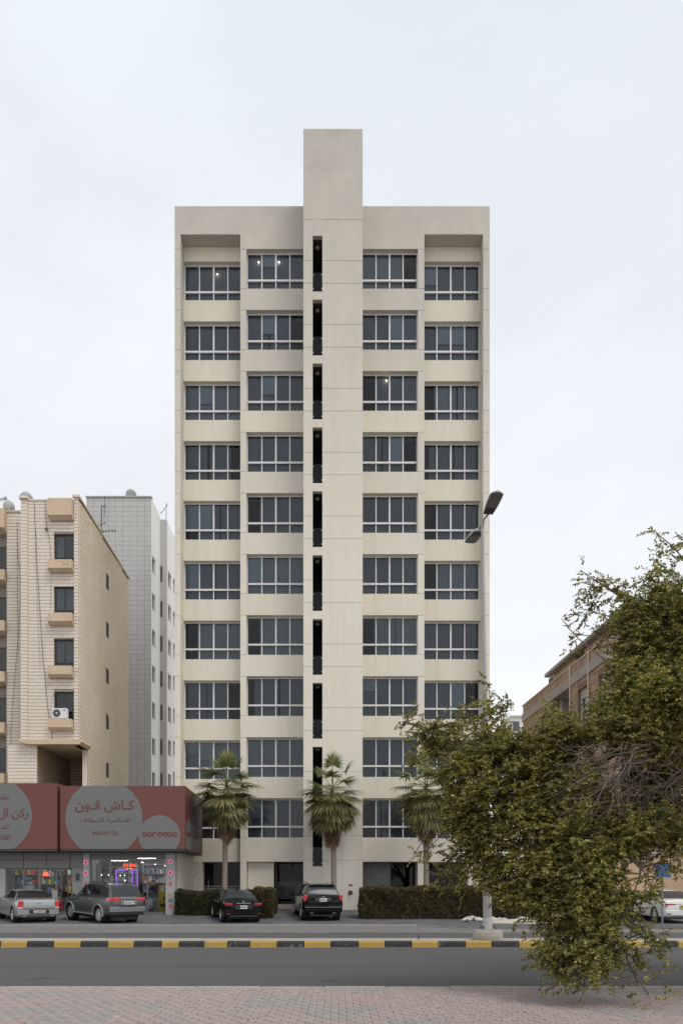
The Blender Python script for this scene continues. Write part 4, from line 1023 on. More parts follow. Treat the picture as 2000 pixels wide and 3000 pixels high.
# box with a side that runs back to the facade
MB().prism([(x0, YS), (xr, YS), (xrb, YE2), (x0, YE2)], z0, z1, 'z').build('sign_box', m_red, sg)
FY = YS - 0.006
MB().prism(disc_poly(fx(797), fz(383), (1091 - 503) / 2 * 0.3827 / 2000 * YS, z0 + .004, z1 - .004), FY, YS - 0.001).build('large_disc', m_disc, sg)
MB().prism(disc_poly(fx(1222), fz(521), (1381 - 1062) / 2 * 0.3827 / 2000 * YS, z0 + .004, z1), FY - .002, YS - 0.0015).build('small_disc', m_disc, sg)
ux, uz, un = (1, 0, 0), (0, 0, 1), (0, -1, 0)
def fl(body, a0, a1, b0, b1, bold, par=None, m=m_let, yy=None):
    lettering(body, m, par or sg, ((fx(a0) + fx(a1)) / 2, (yy or FY - 0.004), (fz(b0) + fz(b1)) / 2), ux, uz, un, height=fz(b0) - fz(b1), width=fx(a1) - fx(a0), bold=bold)
fl(arabic('كـاش فـون'), 578, 1030, 245, 342, 0.022)
fl(arabic('السالمية للهـواتف'), 614, 994, 380, 424, 0.012)
fl('66630120', 708, 906, 479, 513, 0.012)
# round-letter wordmark: seven heavy rings with strokes
def wordmark(par, cx0, cx1, cz, yy, u=(1, 0, 0), n=(0, -1, 0), org=None):
    w = (cx1 - cx0) / 7; r = w * 0.36
    for i, ch in enumerate('ooredoo'):
        c = cx0 + w * (i + 0.5)
        mb = MB(); m = 24
        for k in range(m):
            if ch == 'r' and not (2 <= k <= 12): continue
            if ch == 'e' and 20 <= k <= 22: continue
            a, b = 2 * math.pi * k / m, 2 * math.pi * (k + 1) / m
            q = [(c + rr * math.cos(t), yy, cz + rr * math.sin(t)) for rr, t in ((r * .62, a), (r * 1.35, a), (r * 1.35, b), (r * .62, b))]
            mb.quad(*q)
        if ch == 'e': mb.quad((c - r * .7, yy - .001, cz - r * .15), (c + r * 1.2, yy - .001, cz - r * .15), (c + r * 1.2, yy - .001, cz + r * .18), (c - r * .7, yy - .001, cz + r * .18))
        if ch == 'd': mb.quad((c + r * .75, yy - .001, cz), (c + r * 1.4, yy - .001, cz), (c + r * 1.4, yy - .001, cz + r * 1.45), (c + r * .75, yy - .001, cz + r * 1.45))
        if ch == 'r': mb.quad((c - r * 1.35, yy - .001, cz - r * 1.3), (c - r * .65, yy - .001, cz - r * 1.3), (c - r * .65, yy - .001, cz + r * .6), (c - r * 1.35, yy - .001, cz + r * .6))
        mb.build('lettering', mat('wordmark_red', (0.15, 0.035, 0.035), 0.5), par)
wordmark(sg, fx(1090), fx(1360), fz(508), FY - 0.008)
# side face: narrow disc and small lettering, running back
sd = Vector((xrb - xr, YE2 - YS, 0)); sl_ = sd.length; sd.normalize(); snr = Vector((sd.y, -sd.x, 0))
def side_disc(a0, a1, zc, rz, nm):
    c = (a0 + a1) / 2; ra = (a1 - a0) / 2; P = []
    for i in range(64):
        t = 2 * math.pi * i / 64; a = min(max(c + ra * math.cos(t), 0.02), sl_ - 0.02); z = min(max(zc + rz * math.sin(t), z0 + .01), z1 - .01)
        p = Vector((xr, YS, 0)) + sd * a + snr * 0.006; P.append((p.x, p.y, z))
    me = mesh_from(nm, P, [tuple(range(64))]); link(nm, me, m_disc, sg)
side_disc(1.6, 4.9, (z0 + z1) / 2 + 0.1, 1.62, 'large_disc'); side_disc(0.1, 2.0, z0 + 0.75, 0.85, 'small_disc')
def side_text(body, a, z, w, h, b):
    p = Vector((xr, YS, z)) + sd * a + snr * 0.012
    lettering(body, m_let, sg, p, sd, (0, 0, 1), snr, height=h, width=w, bold=b)
zm = (z0 + z1) / 2
side_text(arabic('كـاش فـون'), 3.2, zm + 0.62, 2.5, 0.55, 0.02)
side_text(arabic('السالمية للهـواتف'), 3.2, zm - 0.1, 2.1, 0.24, 0.01)
side_text('66630120', 3.2, zm - 0.75, 1.2, 0.2, 0.01)
side_text('ooredoo', 0.95, z0 + 0.85, 1.3, 0.28, 0.03)
MB().prism([(x0, YS + .05), (xr - .05, YS + .05), (xrb - .05, YE2), (x0, YE2)], z0 - 0.09, z0 - 0.001, 'z').build('sign_underside', mat('sign_under', (0.10, 0.10, 0.10), 0.7), sg)
# left sign
sg2 = thing('shop_sign', 'red fascia sign cut by the frame, grey disc and a number ending in 2380', 'sign', (fx(100), YS - 0.12, fz(622)), 'red shop fascia signs')
YS2 = YS - 0.12; FY2 = YS2 - 0.006
xr2 = fx(446)
MB().box(xr2 - 9.0, xr2, YS2, Y3 - 0.07, fz(622), fz(118)).build('sign_box', m_red, sg2)
rd = 290 * 0.3827 / 2000 * YS
MB().prism(disc_poly(fx(-35), fz(370), rd, fz(622) + .004, fz(118) - .02), FY2, YS2 - 0.001).build('large_disc', m_disc, sg2)
def fl2(body, a1, b0, b1, h, bold):
    lettering(body, m_let, sg2, (fx(a1), FY2 - 0.004, (fz(b0) + fz(b1)) / 2), ux, uz, un, height=h, bold=bold, align='r')
k_ = 0.3827 / 2000 * YS
fl2(arabic('مؤسسة'), 80, 205, 255, 48 * k_, 0.012)
fl2(arabic('ركن ال'), 228, 318, 392, 86 * k_, 0.022)
fl2(arabic('للهـ'), 78, 433, 478, 46 * k_, 0.012)
fl2('2380', 98, 514, 552, 36 * k_, 0.012)
bx('sign_underside', xr2 - 9, xr2 - .05, YS2 + .05, Y3 - .08, fz(622) - 0.09, fz(622) - .001, mat('sign_under', (0.10, 0.10, 0.10), 0.7), sg2)
MB().box(xr2 + 0.01, x0 - 0.01, YS + 0.3, YS + 0.5, z0, z1 - 0.12).build('gap_strip', mat('gap_dark', (0.03, 0.012, 0.01), 0.8), sg2)

# ---------------- goods inside the shops
def shelves(loc, w, h, d, seed, label, levels=5, pal=None):
    t = thing('shelf_unit', label, 'shelf', loc, 'shop shelves')
    r = random.Random(seed); fm = MB()
    fm.box(-w / 2, w / 2, d - 0.03, d, 0, h)
    fm.box(-w / 2 - 0.03, -w / 2, 0, d, 0, h); fm.box(w / 2, w / 2 + 0.03, 0, d, 0, h)
    for l in range(levels + 1): fm.box(-w / 2, w / 2, 0, d - .03, h * l / levels - (0.03 if l else 0), h * l / levels + (0 if l else 0.03))
    link('shelf_frame', fm.mesh('shelf_frame'), mat('shelf_grey', (0.22, 0.22, 0.22), 0.6), t).location = (0, 0, 0)
    pal = pal or [(0.7, 0.7, 0.68), (0.5, 0.05, 0.05), (0.03, 0.03, 0.035), (0.10, 0.18, 0.40), (0.6, 0.42, 0.07), (0.06, 0.24, 0.10), (0.6, 0.6, 0.62), (0.5, 0.10, 0.22)]
    byc = {}
    for l in range(levels):
        x = -w / 2 + 0.02
        while x < w / 2 - 0.12:
            bw = r.uniform(0.06, 0.22); bh = r.uniform(0.12, h / levels * 0.82); c = r.randrange(len(pal))
            if r.random() < 0.9: byc.setdefault(c, MB()).box(x, x + bw, r.uniform(0.0, 0.06), d * 0.7, h * l / levels + 0.004, h * l / levels + bh)
            x += bw + r.uniform(0.005, 0.04)
    for c, mb in byc.items():
        o = link('goods', mb.mesh('goods'), mat('goods_%d_%02d' % (len(pal), c), pal[c], 0.5), t); o.location = (0, 0, 0); o['kind'] = 'stuff'
    return t
fl0 = gs + 0.06
shelves((ppx(140), 38.4, fl0), 2.2, 2.6, 0.4, 1, 'crowded shelves behind the shirted person in the left shop')
shelves((ppx(40), 38.0, fl0), 1.3, 2.6, 0.4, 8, 'shelves of boxes by the white pilaster in the left shop')
shelves((ppx(330), 39.2, fl0), 2.6, 2.7, 0.4, 2, 'packed shelves under the red lit sign in the left shop')
shelves((ppx(500), 38.0, fl0), 1.6, 2.6, 0.4, 3, 'shelves of small goods beside the dividing wall of the left shop')
shelves((ppx(760), 38.8, fl0), 1.9, 2.7, 0.4, 4, 'dim shelves at the left of the right shop', pal=[(0.3, 0.3, 0.32), (0.05, 0.05, 0.06), (0.2, 0.2, 0.22), (0.4, 0.38, 0.36), (0.12, 0.1, 0.14)])
shelves((ppx(1140), 39.2, fl0), 2.6, 2.7, 0.4, 5, 'dark shelves above the counter in the right shop', pal=[(0.25, 0.25, 0.27), (0.04, 0.04, 0.05), (0.5, 0.5, 0.52), (0.3, 0.16, 0.05), (0.1, 0.1, 0.12)])
# glowing purple frame, lit red sign, poster, boxes, vending machine, counter
m_pur = mat('purple_light', (0.4, 0.1, 0.9), 0.5, emit=0.7, emitcol=(0.40, 0.10, 0.95))
nf = thing('neon_rectangle', 'purple glowing rectangular frame inside the right shop window', 'neon light', (ppx(950), Y3 + 0.45, ppz(1000)))
y = Y3 + 0.45
for (a, b, c, d) in ((864, 873, 780, 1000), (1030, 1038, 780, 1000), (990, 997, 790, 1000)):
    bx('light_bar', ppx(a), ppx(b), y, y + 0.03, ppz(d), ppz(c), m_pur, nf)
bx('light_bar', ppx(874), ppx(1028), y, y + 0.03, ppz(783), ppz(774), m_pur, nf)
m_redl = mat('red_light', (1, 0.1, 0.05), 0.5, emit=2.5, emitcol=(1.0, 0.07, 0.03)); m_orl = mat('orange_light', (1, 0.4, 0.05), 0.5, emit=2.0, emitcol=(1.0, 0.30, 0.05))
rs = thing('lit_sign', 'red glowing OPEN sign above the purple frame in the right shop', 'sign', (ppx(970), Y3 + 0.4, ppz(752)), 'lit signs in the shop windows')
bx('backing', ppx(938), ppx(1004), Y3 + 0.42, Y3 + 0.44, ppz(772), ppz(732), m_cable, rs)
lettering('OPEN', m_redl, rs, (ppx(971), Y3 + 0.41, ppz(743)), ux, uz, un, height=0.16, width=0.62, bold=0.01)
MB().box(ppx(944), ppx(998), Y3 + .408, Y3 + .415, ppz(769), ppz(764)).build('light_bar', m_orl, rs)
rs2 = thing('lit_sign', 'small red glowing arched sign in the left shop window', 'sign', (ppx(326), Y3 + 0.4, ppz(808)), 'lit signs in the shop windows')
MB().prism([(ppx(303), ppz(826)), (ppx(350), ppz(826)), (ppx(346), ppz(805)), (ppx(326), ppz(793)), (ppx(308), ppz(803))], Y3 + .4, Y3 + .43).build('lit_panel', m_redl, rs2)
vmx0, vmx1 = ppx(1195), ppx(1266)
vmach = thing('vending_machine', 'yellow vending machine inside the right shop', 'vending machine', ((vmx0 + vmx1) / 2, Y3 + 0.8, fl0))
bx('cabinet', vmx0, vmx1, Y3 + 0.5, Y3 + 1.0, fl0, ppz(895), mat('machine_yellow', (0.42, 0.30, 0.02), 0.45), vmach, ch=0.02)
bx('dark_window', vmx0 + .12, vmx0 + .30, Y3 + .485, Y3 + .499, ppz(945), ppz(905), mat('machine_print', (0.5, 0.45, 0.42), 0.5), vmach)
bx('coin_slot', vmx0 + .25, vmx0 + .34, Y3 + .485, Y3 + .499, ppz(1010), ppz(985), m_cable, vmach)
bx('delivery_flap', vmx0 + .08, vmx1 - .08, Y3 + .485, Y3 + .499, ppz(1065), ppz(1040), m_cable, vmach)
wb = thing('white_carton', 'white printed carton standing below the counter in the right shop', 'carton', (ppx(1125), Y3 + 0.6, fl0))
bx('carton_body', ppx(1098), ppx(1150), Y3 + .4, Y3 + .75, ppz(1075), ppz(1010), mat('carton_white', (0.62, 0.60, 0.60), 0.6), wb)
bx('printed_mark', ppx(1126), ppx(1146), Y3 + .39, Y3 + .399, ppz(1064), ppz(1054), m_cable, wb)
ct = thing('shop_counter', 'glass topped counter with small goods in the right shop', 'counter', (ppx(1150), Y3 + 1.2, fl0))
bx('counter_body', ppx(1095), ppx(1192), Y3 + .85, Y3 + 1.3, fl0, ppz(990), mat('counter_grey', (0.3, 0.31, 0.32), 0.4), ct)
bx('counter_top', ppx(1090), ppx(1196), Y3 + .80, Y3 + 1.35, ppz(990) + .001, ppz(955), mat('counter_dark', (0.07, 0.09, 0.10), 0.15), ct)
for q, (a, b, c, d) in enumerate(((1045, 1092, 822, 862), (1092, 1140, 866, 896))):
    bc = bx('cardboard_box', ppx(a), ppx(b), Y3 + 0.9, Y3 + 1.2, ppz(d), ppz(c), mat('cardboard', (0.42, 0.19, 0.06), 0.7, 0.3, 8), None)
    tag(bc, ['orange box on display, upper of the two', 'orange box on display, lower of the two'][q] + ' in the right shop', 'box', 'orange boxes in the right shop')
pst = bx('poster', ppx(393), ppx(436), Y3 + 0.10, Y3 + 0.112, ppz(1000), ppz(935), mat('poster_grey', (0.42, 0.43, 0.42), 0.6, 0.7, 9, col2=(0.2, 0.2, 0.2)), None)
tag(pst, 'pale paper poster stuck low on the left shop window', 'poster')
for q, (a, b, c, d, col, lab) in enumerate(((365, 402, 795, 835, (0.5, 0.55, 0.55), 'white lettered card hanging right of the red lit sign'), (205, 235, 868, 890, (0.5, 0.5, 0.48), 'white card above the shirted person in the left shop'),
                                            (215, 246, 905, 930, (0.55, 0.55, 0.52), 'white card beside the shirted person in the left shop'), (720, 745, 695, 735, (0.6, 0.55, 0.6), 'pale lilac card high in the right shop window'))):
    o = bx('window_card', ppx(a), ppx(b), Y3 + 0.2, Y3 + 0.21, ppz(d), ppz(c), mat('card_%s' % 'abcd'[q], col, 0.6, 0.6, 14, col2=tuple(v * .3 for v in col)), None)
    tag(o, lab, 'card', 'cards in the shop windows')

# ================================================================ brown stone building on the right
m_brn = mat('brown_stone', (0.42, 0.30, 0.22), 0.85, 0.5, 2.5, 0.3, 20, col2=(0.25, 0.165, 0.115), island=0.8)
m_brnc = mat('brown_core', (0.22, 0.14, 0.10), 0.9)
m_band = mat('grey_band', (0.34, 0.31, 0.28), 0.85, 0.4, 1.5, col2=(0.25, 0.23, 0.21))
m_peach = mat('peach_wall', (0.50, 0.345, 0.235), 0.85, 0.4, 0.8, col2=(0.40, 0.275, 0.185), streak=0.3)
bn = thing('brown_stone_building', 'brown stone building with grey cornice band behind the foreground tree', 'building', (17, 43, 0.3))
A = Vector((X(1532, 50), 50, 0)); B = Vector((14.35, 36, 0))     # far and near corner of the side facade
dv = (B - A); LW = dv.length; dv.normalize(); nv = Vector((-dv.y, dv.x, 0)); nv = nv if nv.x < 0 else -nv
ZP = Z(2066, 50)
def bq(a, b, o0, o1, z0, z1, name, m, lab=None):
    """box on the side facade: a..b along it from the far corner, o0..o1 outwards"""
    P = [A + dv * a + nv * o0, A + dv * b + nv * o0, A + dv * b + nv * o1, A + dv * a + nv * o1]
    return MB().prism([(p.x, p.y) for p in P], z0, z1, 'z').build(name, m, bn)
band0, band1 = Z(2116, 50), Z(2093, 50)
# facade: openings (a0,a1,z0,z1)
def apos(px):   # distance along the facade for a photo column
    # X/Y = (px-CX)/F with point A+dv*a
    t = (px - CX) / F
    return (A.x - t * A.y) / (t * dv.y - dv.x)
ops = []
zt = band0 - 0.55
w1 = (apos(1586), apos(1604)); w2 = (apos(1692), apos(1720)); w3 = (apos(1752), apos(1782)); rec = (apos(1618), apos(1672))
cols = [(w1[0], w1[1], 11.0 - 0.15, zt), (rec[0], rec[1], 0.5, band0 - 0.02), (w2[0], w2[1], 10.6, zt), (w3[0], w3[1], 10.6, zt)]
hol = [(a, b, z0 - 3.0, z1 - 3.0) for a, b, z0, z1 in cols]
xs_ = [0.0]
for a, b, z0, z1 in cols: xs_ += [a, b]
xs_.append(LW)
for a, b in zip(xs_[0::2], xs_[1::2]): bq(a, b, -0.4, 0.0, 0.3, band0, 'wall_core', m_brnc)
for a, b, z0, z1 in cols:
    bq(a, b, -0.4, 0.0, 0.3, z0, 'wall_core', m_brnc); 
    if z1 < band0 - 0.1: bq(a, b, -0.4, 0.0, z1, band0, 'wall_core', m_brnc)
tile_wall(bn, A + Vector((0, 0, 3.0)), dv, (0, 0, 1), nv, LW, band0 - 3.0, 0.42, 0.5, 0.012, m_brn, 150, 'stone', hol, depth=0.025)
bq(-0.05, LW, -0.4, 0.10, band0, band1, 'cornice_band', m_band)
bq(0, LW, -0.3, 0.0, band1 + .001, ZP - 0.1, 'parapet_core', m_brnc)
tile_wall(bn, A + Vector((0, 0, band1 + 0.01)), dv, (0, 0, 1), nv, LW, ZP - 0.1 - band1, 0.30, 0.62, 0.012, m_brn, 120, 'parapet_stone', depth=0.03, bond=0.37)
bq(-0.1, LW, -0.34, 0.07, ZP - 0.1, ZP, 'coping', mat('coping_tan', (0.46, 0.36, 0.27), 0.8), )
bq(rec[0] - 0.1, rec[1] + 0.1, -3.0, -2.7, 0.5, band0, 'recess_back', mat('recess_wall', (0.36, 0.28, 0.21), 0.9, 0.3, 1))
bq(rec[0], rec[0] + 0.5, -2.7, -0.4, 0.5, band0, 'recess_side', m_band)
mb = MB().lathe([(0.0, -0.05), (0.3, -0.05), (0.34, 0.0), (0.0, 0.05)], (A + dv * (rec[0] + 1.2) + nv * -2.5).to_tuple()[:2] + (band0 - 1.2,), 18, 'y'); mb.build('round_vent', mat('vent_brown', (0.10, 0.06, 0.05), 0.7), bn, True)
for (a, b, z0, z1) in (cols[0], cols[2], cols[3]):
    bq(a, b, -0.3, -0.24, z0, z1, 'window_glass', m_wd)
    w = bq(a, a + 0.09, -0.24, -0.18, z0, z1, 'window_frame', m_white)
    bq(b - 0.09, b, -0.24, -0.18, z0, z1, 'window_frame', m_white); bq((a + b) / 2 - .04, (a + b) / 2 + .04, -0.24, -0.18, z0, z1, 'window_frame', m_white)
    bq(a + .09, b - .09, -0.24, -0.17, z1 - 0.55, z1, 'shutter_box', mat('shutter_grey', (0.4, 0.38, 0.35), 0.7))
for px in (1672, 1726):
    a = apos(px); P = A + dv * a + nv * 0.09
    MB().tube([(P.x, P.y, ZP - 0.05), (P.x, P.y, 4)], 0.05, 8).build('downpipe', mat('pipe_tan', (0.55, 0.45, 0.36), 0.6), bn)
# set-back top storey with a thin roof
p0 = apos(1587) ; ztp = Z(1980, 50 - p0 * 1.0)
ta = apos(1578) - 0.75
ZR = Z(1768, 36.2)
zc_ = Z(1981, (A + dv * ta).y)
def top_poly(a, b, o0, o1): 
    P = [A + dv * a + nv * o0, A + dv * b + nv * o0, A + dv * b + nv * o1, A + dv * a + nv * o1]
    return P
pen0, pen1 = ta + 0.5, ta + 4.0
bq(pen0, pen1, -5, -1.2, ZP - 0.6, zc_ - 0.02, 'top_storey', m_peach)
bq(pen1 + 1.4, LW - 0.1, -5, -1.2, ZP - 0.6, zc_ - 0.02, 'top_storey', m_peach)
bq(pen1, pen1 + 1.4, -5, -2.2, ZP - 0.6, zc_ - 0.02, 'top_recess', m_dark)
bq(ta - 0.3, LW + 0.2, -6, -0.75, zc_, zc_ + 0.22, 'roof_slab', mat('roof_edge', (0.30, 0.27, 0.25), 0.9, 0.4, 2))
# street-facing front and its ground floor
C = B + Vector((14, 0.4, 0))
MB().box(B.x + 0.02, 32, 36.06, 36.4, 0.2, ZP, ).build('front_wall', m_peach, bn)
bx('roof', 14.5, 32, 36.4, 50, ZP - 0.9, ZP - 0.7, m_slab, bn)
bx('shop_stripe', 14.6, 31, 36.0, 36.055, 1.2, 1.32, mat('yellow_line', (0.5, 0.4, 0.15), 0.7), bn)
for i in range(14): bx('stripe_block', 16.0 + i * 0.25, 16.12 + i * 0.25, 35.99, 35.998, 1.21, 1.31, m_cable, bn)
bx('front_band', B.x + .03, 32, 35.95, 36.058, 3.4, 3.9, m_band, bn)
for i in range(4):
    for fl_ in range(3):
        wx = 16.2 + i * 3.6; wz = 5.2 + fl_ * 3.3
        w = bx('window', wx, wx + 1.6, 36.0, 36.058, wz, wz + 1.5, m_wd, bn); bx('window_bar', wx + .76, wx + .84, 35.96, 35.999, wz + .02, wz + 1.48, m_white, w)
# window air conditioner on the top storey
pa = A + dv * (pen0 + 0.6) + nv * -1.2
wa = thing('air_conditioner', 'boxy window air conditioner under the roof edge of the brown building', 'air conditioner', (pa.x, pa.y, zc_ - 1.0))
def wq(a, b, o0, o1, z0, z1, nm, m):
    base = A + dv * pen0
    P = [base + dv * a + nv * o0, base + dv * b + nv * o0, base + dv * b + nv * o1, base + dv * a + nv * o1]
    return MB().prism([(p.x, p.y) for p in P], z0, z1, 'z').build(nm, m, wa)
wq(0.15, 1.05, -1.25, -0.70, zc_ - 0.95, zc_ - 0.38, 'casing', mat('ac_grey', (0.42, 0.40, 0.37), 0.6, 0.3, 5))
for i in range(4): wq(0.2 + 0.22 * i, 0.34 + 0.22 * i, -0.70, -0.685, zc_ - 0.88, zc_ - 0.45, 'vent_slot', m_cable)
wq(0.10, 1.10, -1.25, -0.62, zc_ - 1.0, zc_ - 0.952, 'bracket', m_cable)

# pale far building seen between the blocks
fb = thing('distant_building', 'pale far building between the tall block and the brown one', 'building', (27, 92, 0.3))
m_pale = mat('pale_far_wall', (0.66, 0.65, 0.64), 0.85, 0.3, 0.2)
bx('wall', X(1494, 90), 34, 90, 100, 0.2, Z(2100, 90), m_pale, fb)
bx('roof_edge', X(1493, 90), 34.1, 89.8, 100.1, Z(2100, 90) + .002, Z(2096, 90), m_pale, fb)
for i in range(6):
    for j in range(5):
        wx, wz = X(1502, 90) + i * 1.5, Z(2125, 90) - j * 3.1
        bx('window', wx, wx + 0.8, 89.93, 89.999, wz - 0.7, wz + 0.5, m_wd, fb)
# ================================================================ street lamp on the median
lamp = thing('street_lamp', 'tall grey twin-head street lamp standing on a round concrete footing', 'street lamp', (X(1428, 19.4), 19.4, 0.17))
lb = Vector((X(1428, 19.4), 19.4, 0)); lt = Vector((X(1412.5, 19.5), 19.5, Z(1533, 19.5)))
m_galv = mat('galvanised', (0.36, 0.36, 0.345), 0.5, 0.5, 4, col2=(0.27, 0.27, 0.26), stretch=(1, 1, 0.3), metal=0.25)
m_lampg = mat('lamp_grey', (0.45, 0.45, 0.44), 0.5, 0.3, 6)
MB().lathe([(0.40, 0.10), (0.425, 0.17), (0.42, 0.38), (0.37, 0.45), (0.0, 0.455)], (lb.x, lb.y, 0), 28).build('footing', mat('footing_concrete', (0.36, 0.335, 0.285), 0.9, 0.6, 4, 0.5, 30, col2=(0.26, 0.24, 0.20)), lamp, True)
MB().box(lb.x - 0.2, lb.x + 0.2, lb.y - 0.2, lb.y + 0.2, 0.456, 0.475).build('base_plate', m_galv, lamp)
for dx in (-1, 1):
    for dy in (-1, 1):
        MB().lathe([(0.02, 0.475), (0.02, 0.56), (0.0, 0.56)], (lb.x + dx * 0.165, lb.y + dy * 0.165, 0), 8).build('anchor_bolt', m_cable, lamp)
def lp(z): return lb.lerp(Vector((lt.x, lt.y, lt.z)), z / lt.z)
def lpz(z):
    p = lp(z); return (p.x, p.y, z)
MB().tube([lpz(0.476), lpz(0.80)], [0.128, 0.128], 18).build('collar', mat('pole_paint', (0.47, 0.47, 0.46), 0.5, 0.3, 5), lamp, True)
pole = MB().tube([lpz(0.801), lpz(2.6), lpz(4.6), lpz(8.0), lpz(lt.z)], [0.125, 0.115, 0.082, 0.058, 0.042], 18).build('pole', m_galv, lamp, True)
bx('inspection_door', lpz(1.2)[0] - 0.05, lpz(1.2)[0] + 0.05, lb.y - 0.128, lb.y - 0.119, 1.1, 1.55, m_galv, lamp)
# torn remains of stickers on the pole
for i in range(16):
    z = 2.0 + rng.uniform(0, 0.95); an = rng.uniform(-2.4, -0.7); rr = 0.122
    p = lpz(z); w = rng.uniform(.02, .045); h = rng.uniform(.02, .06)
    P = [(p[0] + rr * math.cos(an + q), p[1] + rr * math.sin(an + q), z + s) for q, s in ((-w / .2, -h), (w / .2, -h), (w / .2, h), (-w / .2, h))]
    MB().quad(*P).build('sticker_scrap', mat('scrap_pale', (0.5, 0.5, 0.5), 0.7) if i % 2 else m_cable, lamp)
def lamp_head(c_in, c_out):
    """flattened tapered luminaire from its inner to its outer end"""
    ci, co = Vector(c_in), Vector(c_out); d = (co - ci); L = d.length; d.normalize()
    sdv = d.cross(Vector((0, 0, 1))).normalized(); up = sdv.cross(d).normalized()
    N = 12; V = []; Fs = []; K = 16
    for i in range(N + 1):
        t = i / N
        w = 0.185 * (0.72 + 0.28 * math.sin(min(1, t * 1.6) * math.pi / 2)) * (1 if t < 0.86 else math.sqrt(max(0.04, 1 - ((t - 0.86) / 0.145) ** 2)))
        h = 0.12 * (0.6 + 0.4 * math.sin(math.pi * min(1, t * 0.9 + 0.1))) * (1 if t < 0.9 else 0.75)
        for j in range(K):
            a = math.pi * j / (K - 1)
            V.append(ci + d * L * t + sdv * (w * math.cos(a)) + up * (h * math.sin(a) ** 0.8 if 0 < j < K - 1 else 0))
    for i in range(N):
        for j in range(K - 1): Fs.append((i * K + j, i * K + j + 1, (i + 1) * K + j + 1, (i + 1) * K + j))
        Fs.append((i * K + K - 1, i * K, (i + 1) * K, (i + 1) * K + K - 1))
    Fs += [tuple(range(K)), tuple(range(N * K, (N + 1) * K))]
    mb = MB(); mb.v = V; mb.f = Fs
    hd = mb.build('lamp_head', m_lampg, lamp, True)
    def plate(t0, t1, wf, drop, nm, m):
        P = [ci + d * L * t0 - sdv * wf - up * drop, ci + d * L * t0 + sdv * wf - up * drop, ci + d * L * t1 + sdv * wf * 1.05 - up * drop, ci + d * L * t1 - sdv * wf * 1.05 - up * drop]
        P2 = [p - up * 0.012 for p in P]
        m_ = MB(); m_.add([tuple(p) for p in P + P2], [(0, 1, 2, 3), (7, 6, 5, 4), (0, 4, 5, 1), (1, 5, 6, 2), (2, 6, 7, 3), (3, 7, 4, 0)])
        m_.build(nm, m, hd)
    plate(0.02, 0.30, 0.125, 0.002, 'gear_cover', mat('gear_dark', (0.06, 0.06, 0.055), 0.5))
    plate(0.32, 0.93, 0.14, 0.002, 'lens', mat('lamp_lens', (0.16, 0.16, 0.15), 0.15))
    return hd
near_i, near_o = (X(1428, 19.15), 19.13, Z(1507, 19.13)), (X(1457, 18.3), 18.25, Z(1440, 18.25))
far_i, far_o = (X(1402, 19.95), 19.95, Z(1556, 19.95)), (X(1374, 20.85), 20.85, Z(1592, 20.85))
lamp_head(near_i, near_o); lamp_head(far_i, far_o)
MB().tube([tuple(lt - Vector((0, 0, 0.15))), tuple(lt + Vector((0.01, -0.12, 0.05))), near_i], 0.028, 8).build('arm', m_galv, lamp, True)
MB().tube([tuple(lt - Vector((0, 0, 0.15))), tuple(lt + Vector((-0.01, 0.12, 0.04))), far_i], 0.028, 8).build('arm', m_galv, lamp, True)
# metal stub left on the median
stub = bx('metal_stub', X(1224, 19.3), X(1227, 19.3), 19.29, 19.32, 0.165, 0.30, m_cable); tag(stub, 'short dark metal stub sticking up from the median', 'stub')

# blue traffic sign by the white car
sy = 27.2
sgn = thing('road_sign', 'blue rectangular road sign on a grey post before the white car', 'sign', (X(1939, sy), sy, 0.0))
MB().tube([(X(1938, sy), sy, -0.02), (X(1940, sy), sy, 2.75)], 0.034, 10).build('post', mat('post_grey', (0.22, 0.24, 0.25), 0.5, metal=0.3), sgn, True)
bx('sign_plate', X(1914, sy), X(1962, sy), sy - 0.06, sy - 0.045, Z(2573, sy), Z(2530, sy), mat('sign_blue', (0.03, 0.10, 0.24), 0.45), sgn)
bx('sign_border', X(1915, sy), X(1961, sy), sy - 0.063, sy - 0.061, Z(2571.6, sy), Z(2570.6, sy), m_white, sgn)

# ================================================================ cars
m_tyre = mat('tyre', (0.018, 0.018, 0.018), 0.85)
m_rim = mat('alloy', (0.52, 0.52, 0.53), 0.35)
m_trim = mat('black_plastic', (0.022, 0.022, 0.023), 0.6)
m_lred = mat('tail_lens', (0.32, 0.012, 0.012), 0.12, coat=1.0)
m_lredb = mat('tail_lens_bright', (0.62, 0.05, 0.045), 0.12, coat=1.0)
m_lwh = mat('clear_lens', (0.55, 0.52, 0.50), 0.15, coat=1.0)
m_plate = mat('plate_white', (0.62, 0.62, 0.60), 0.5)
m_plately = mat('plate_yellow', (0.50, 0.36, 0.03), 0.5)
m_cglass = mat('car_screen', (0.020, 0.023, 0.026), 0.05, spec=0.6)
m_cglass_l = mat('car_screen_grey', (0.045, 0.052, 0.056), 0.10, spec=0.22)
m_seat = mat('seat_dark', (0.04, 0.04, 0.042), 0.8)
m_chr = mat('chrome', (0.75, 0.75, 0.76), 0.12, metal=1.0)

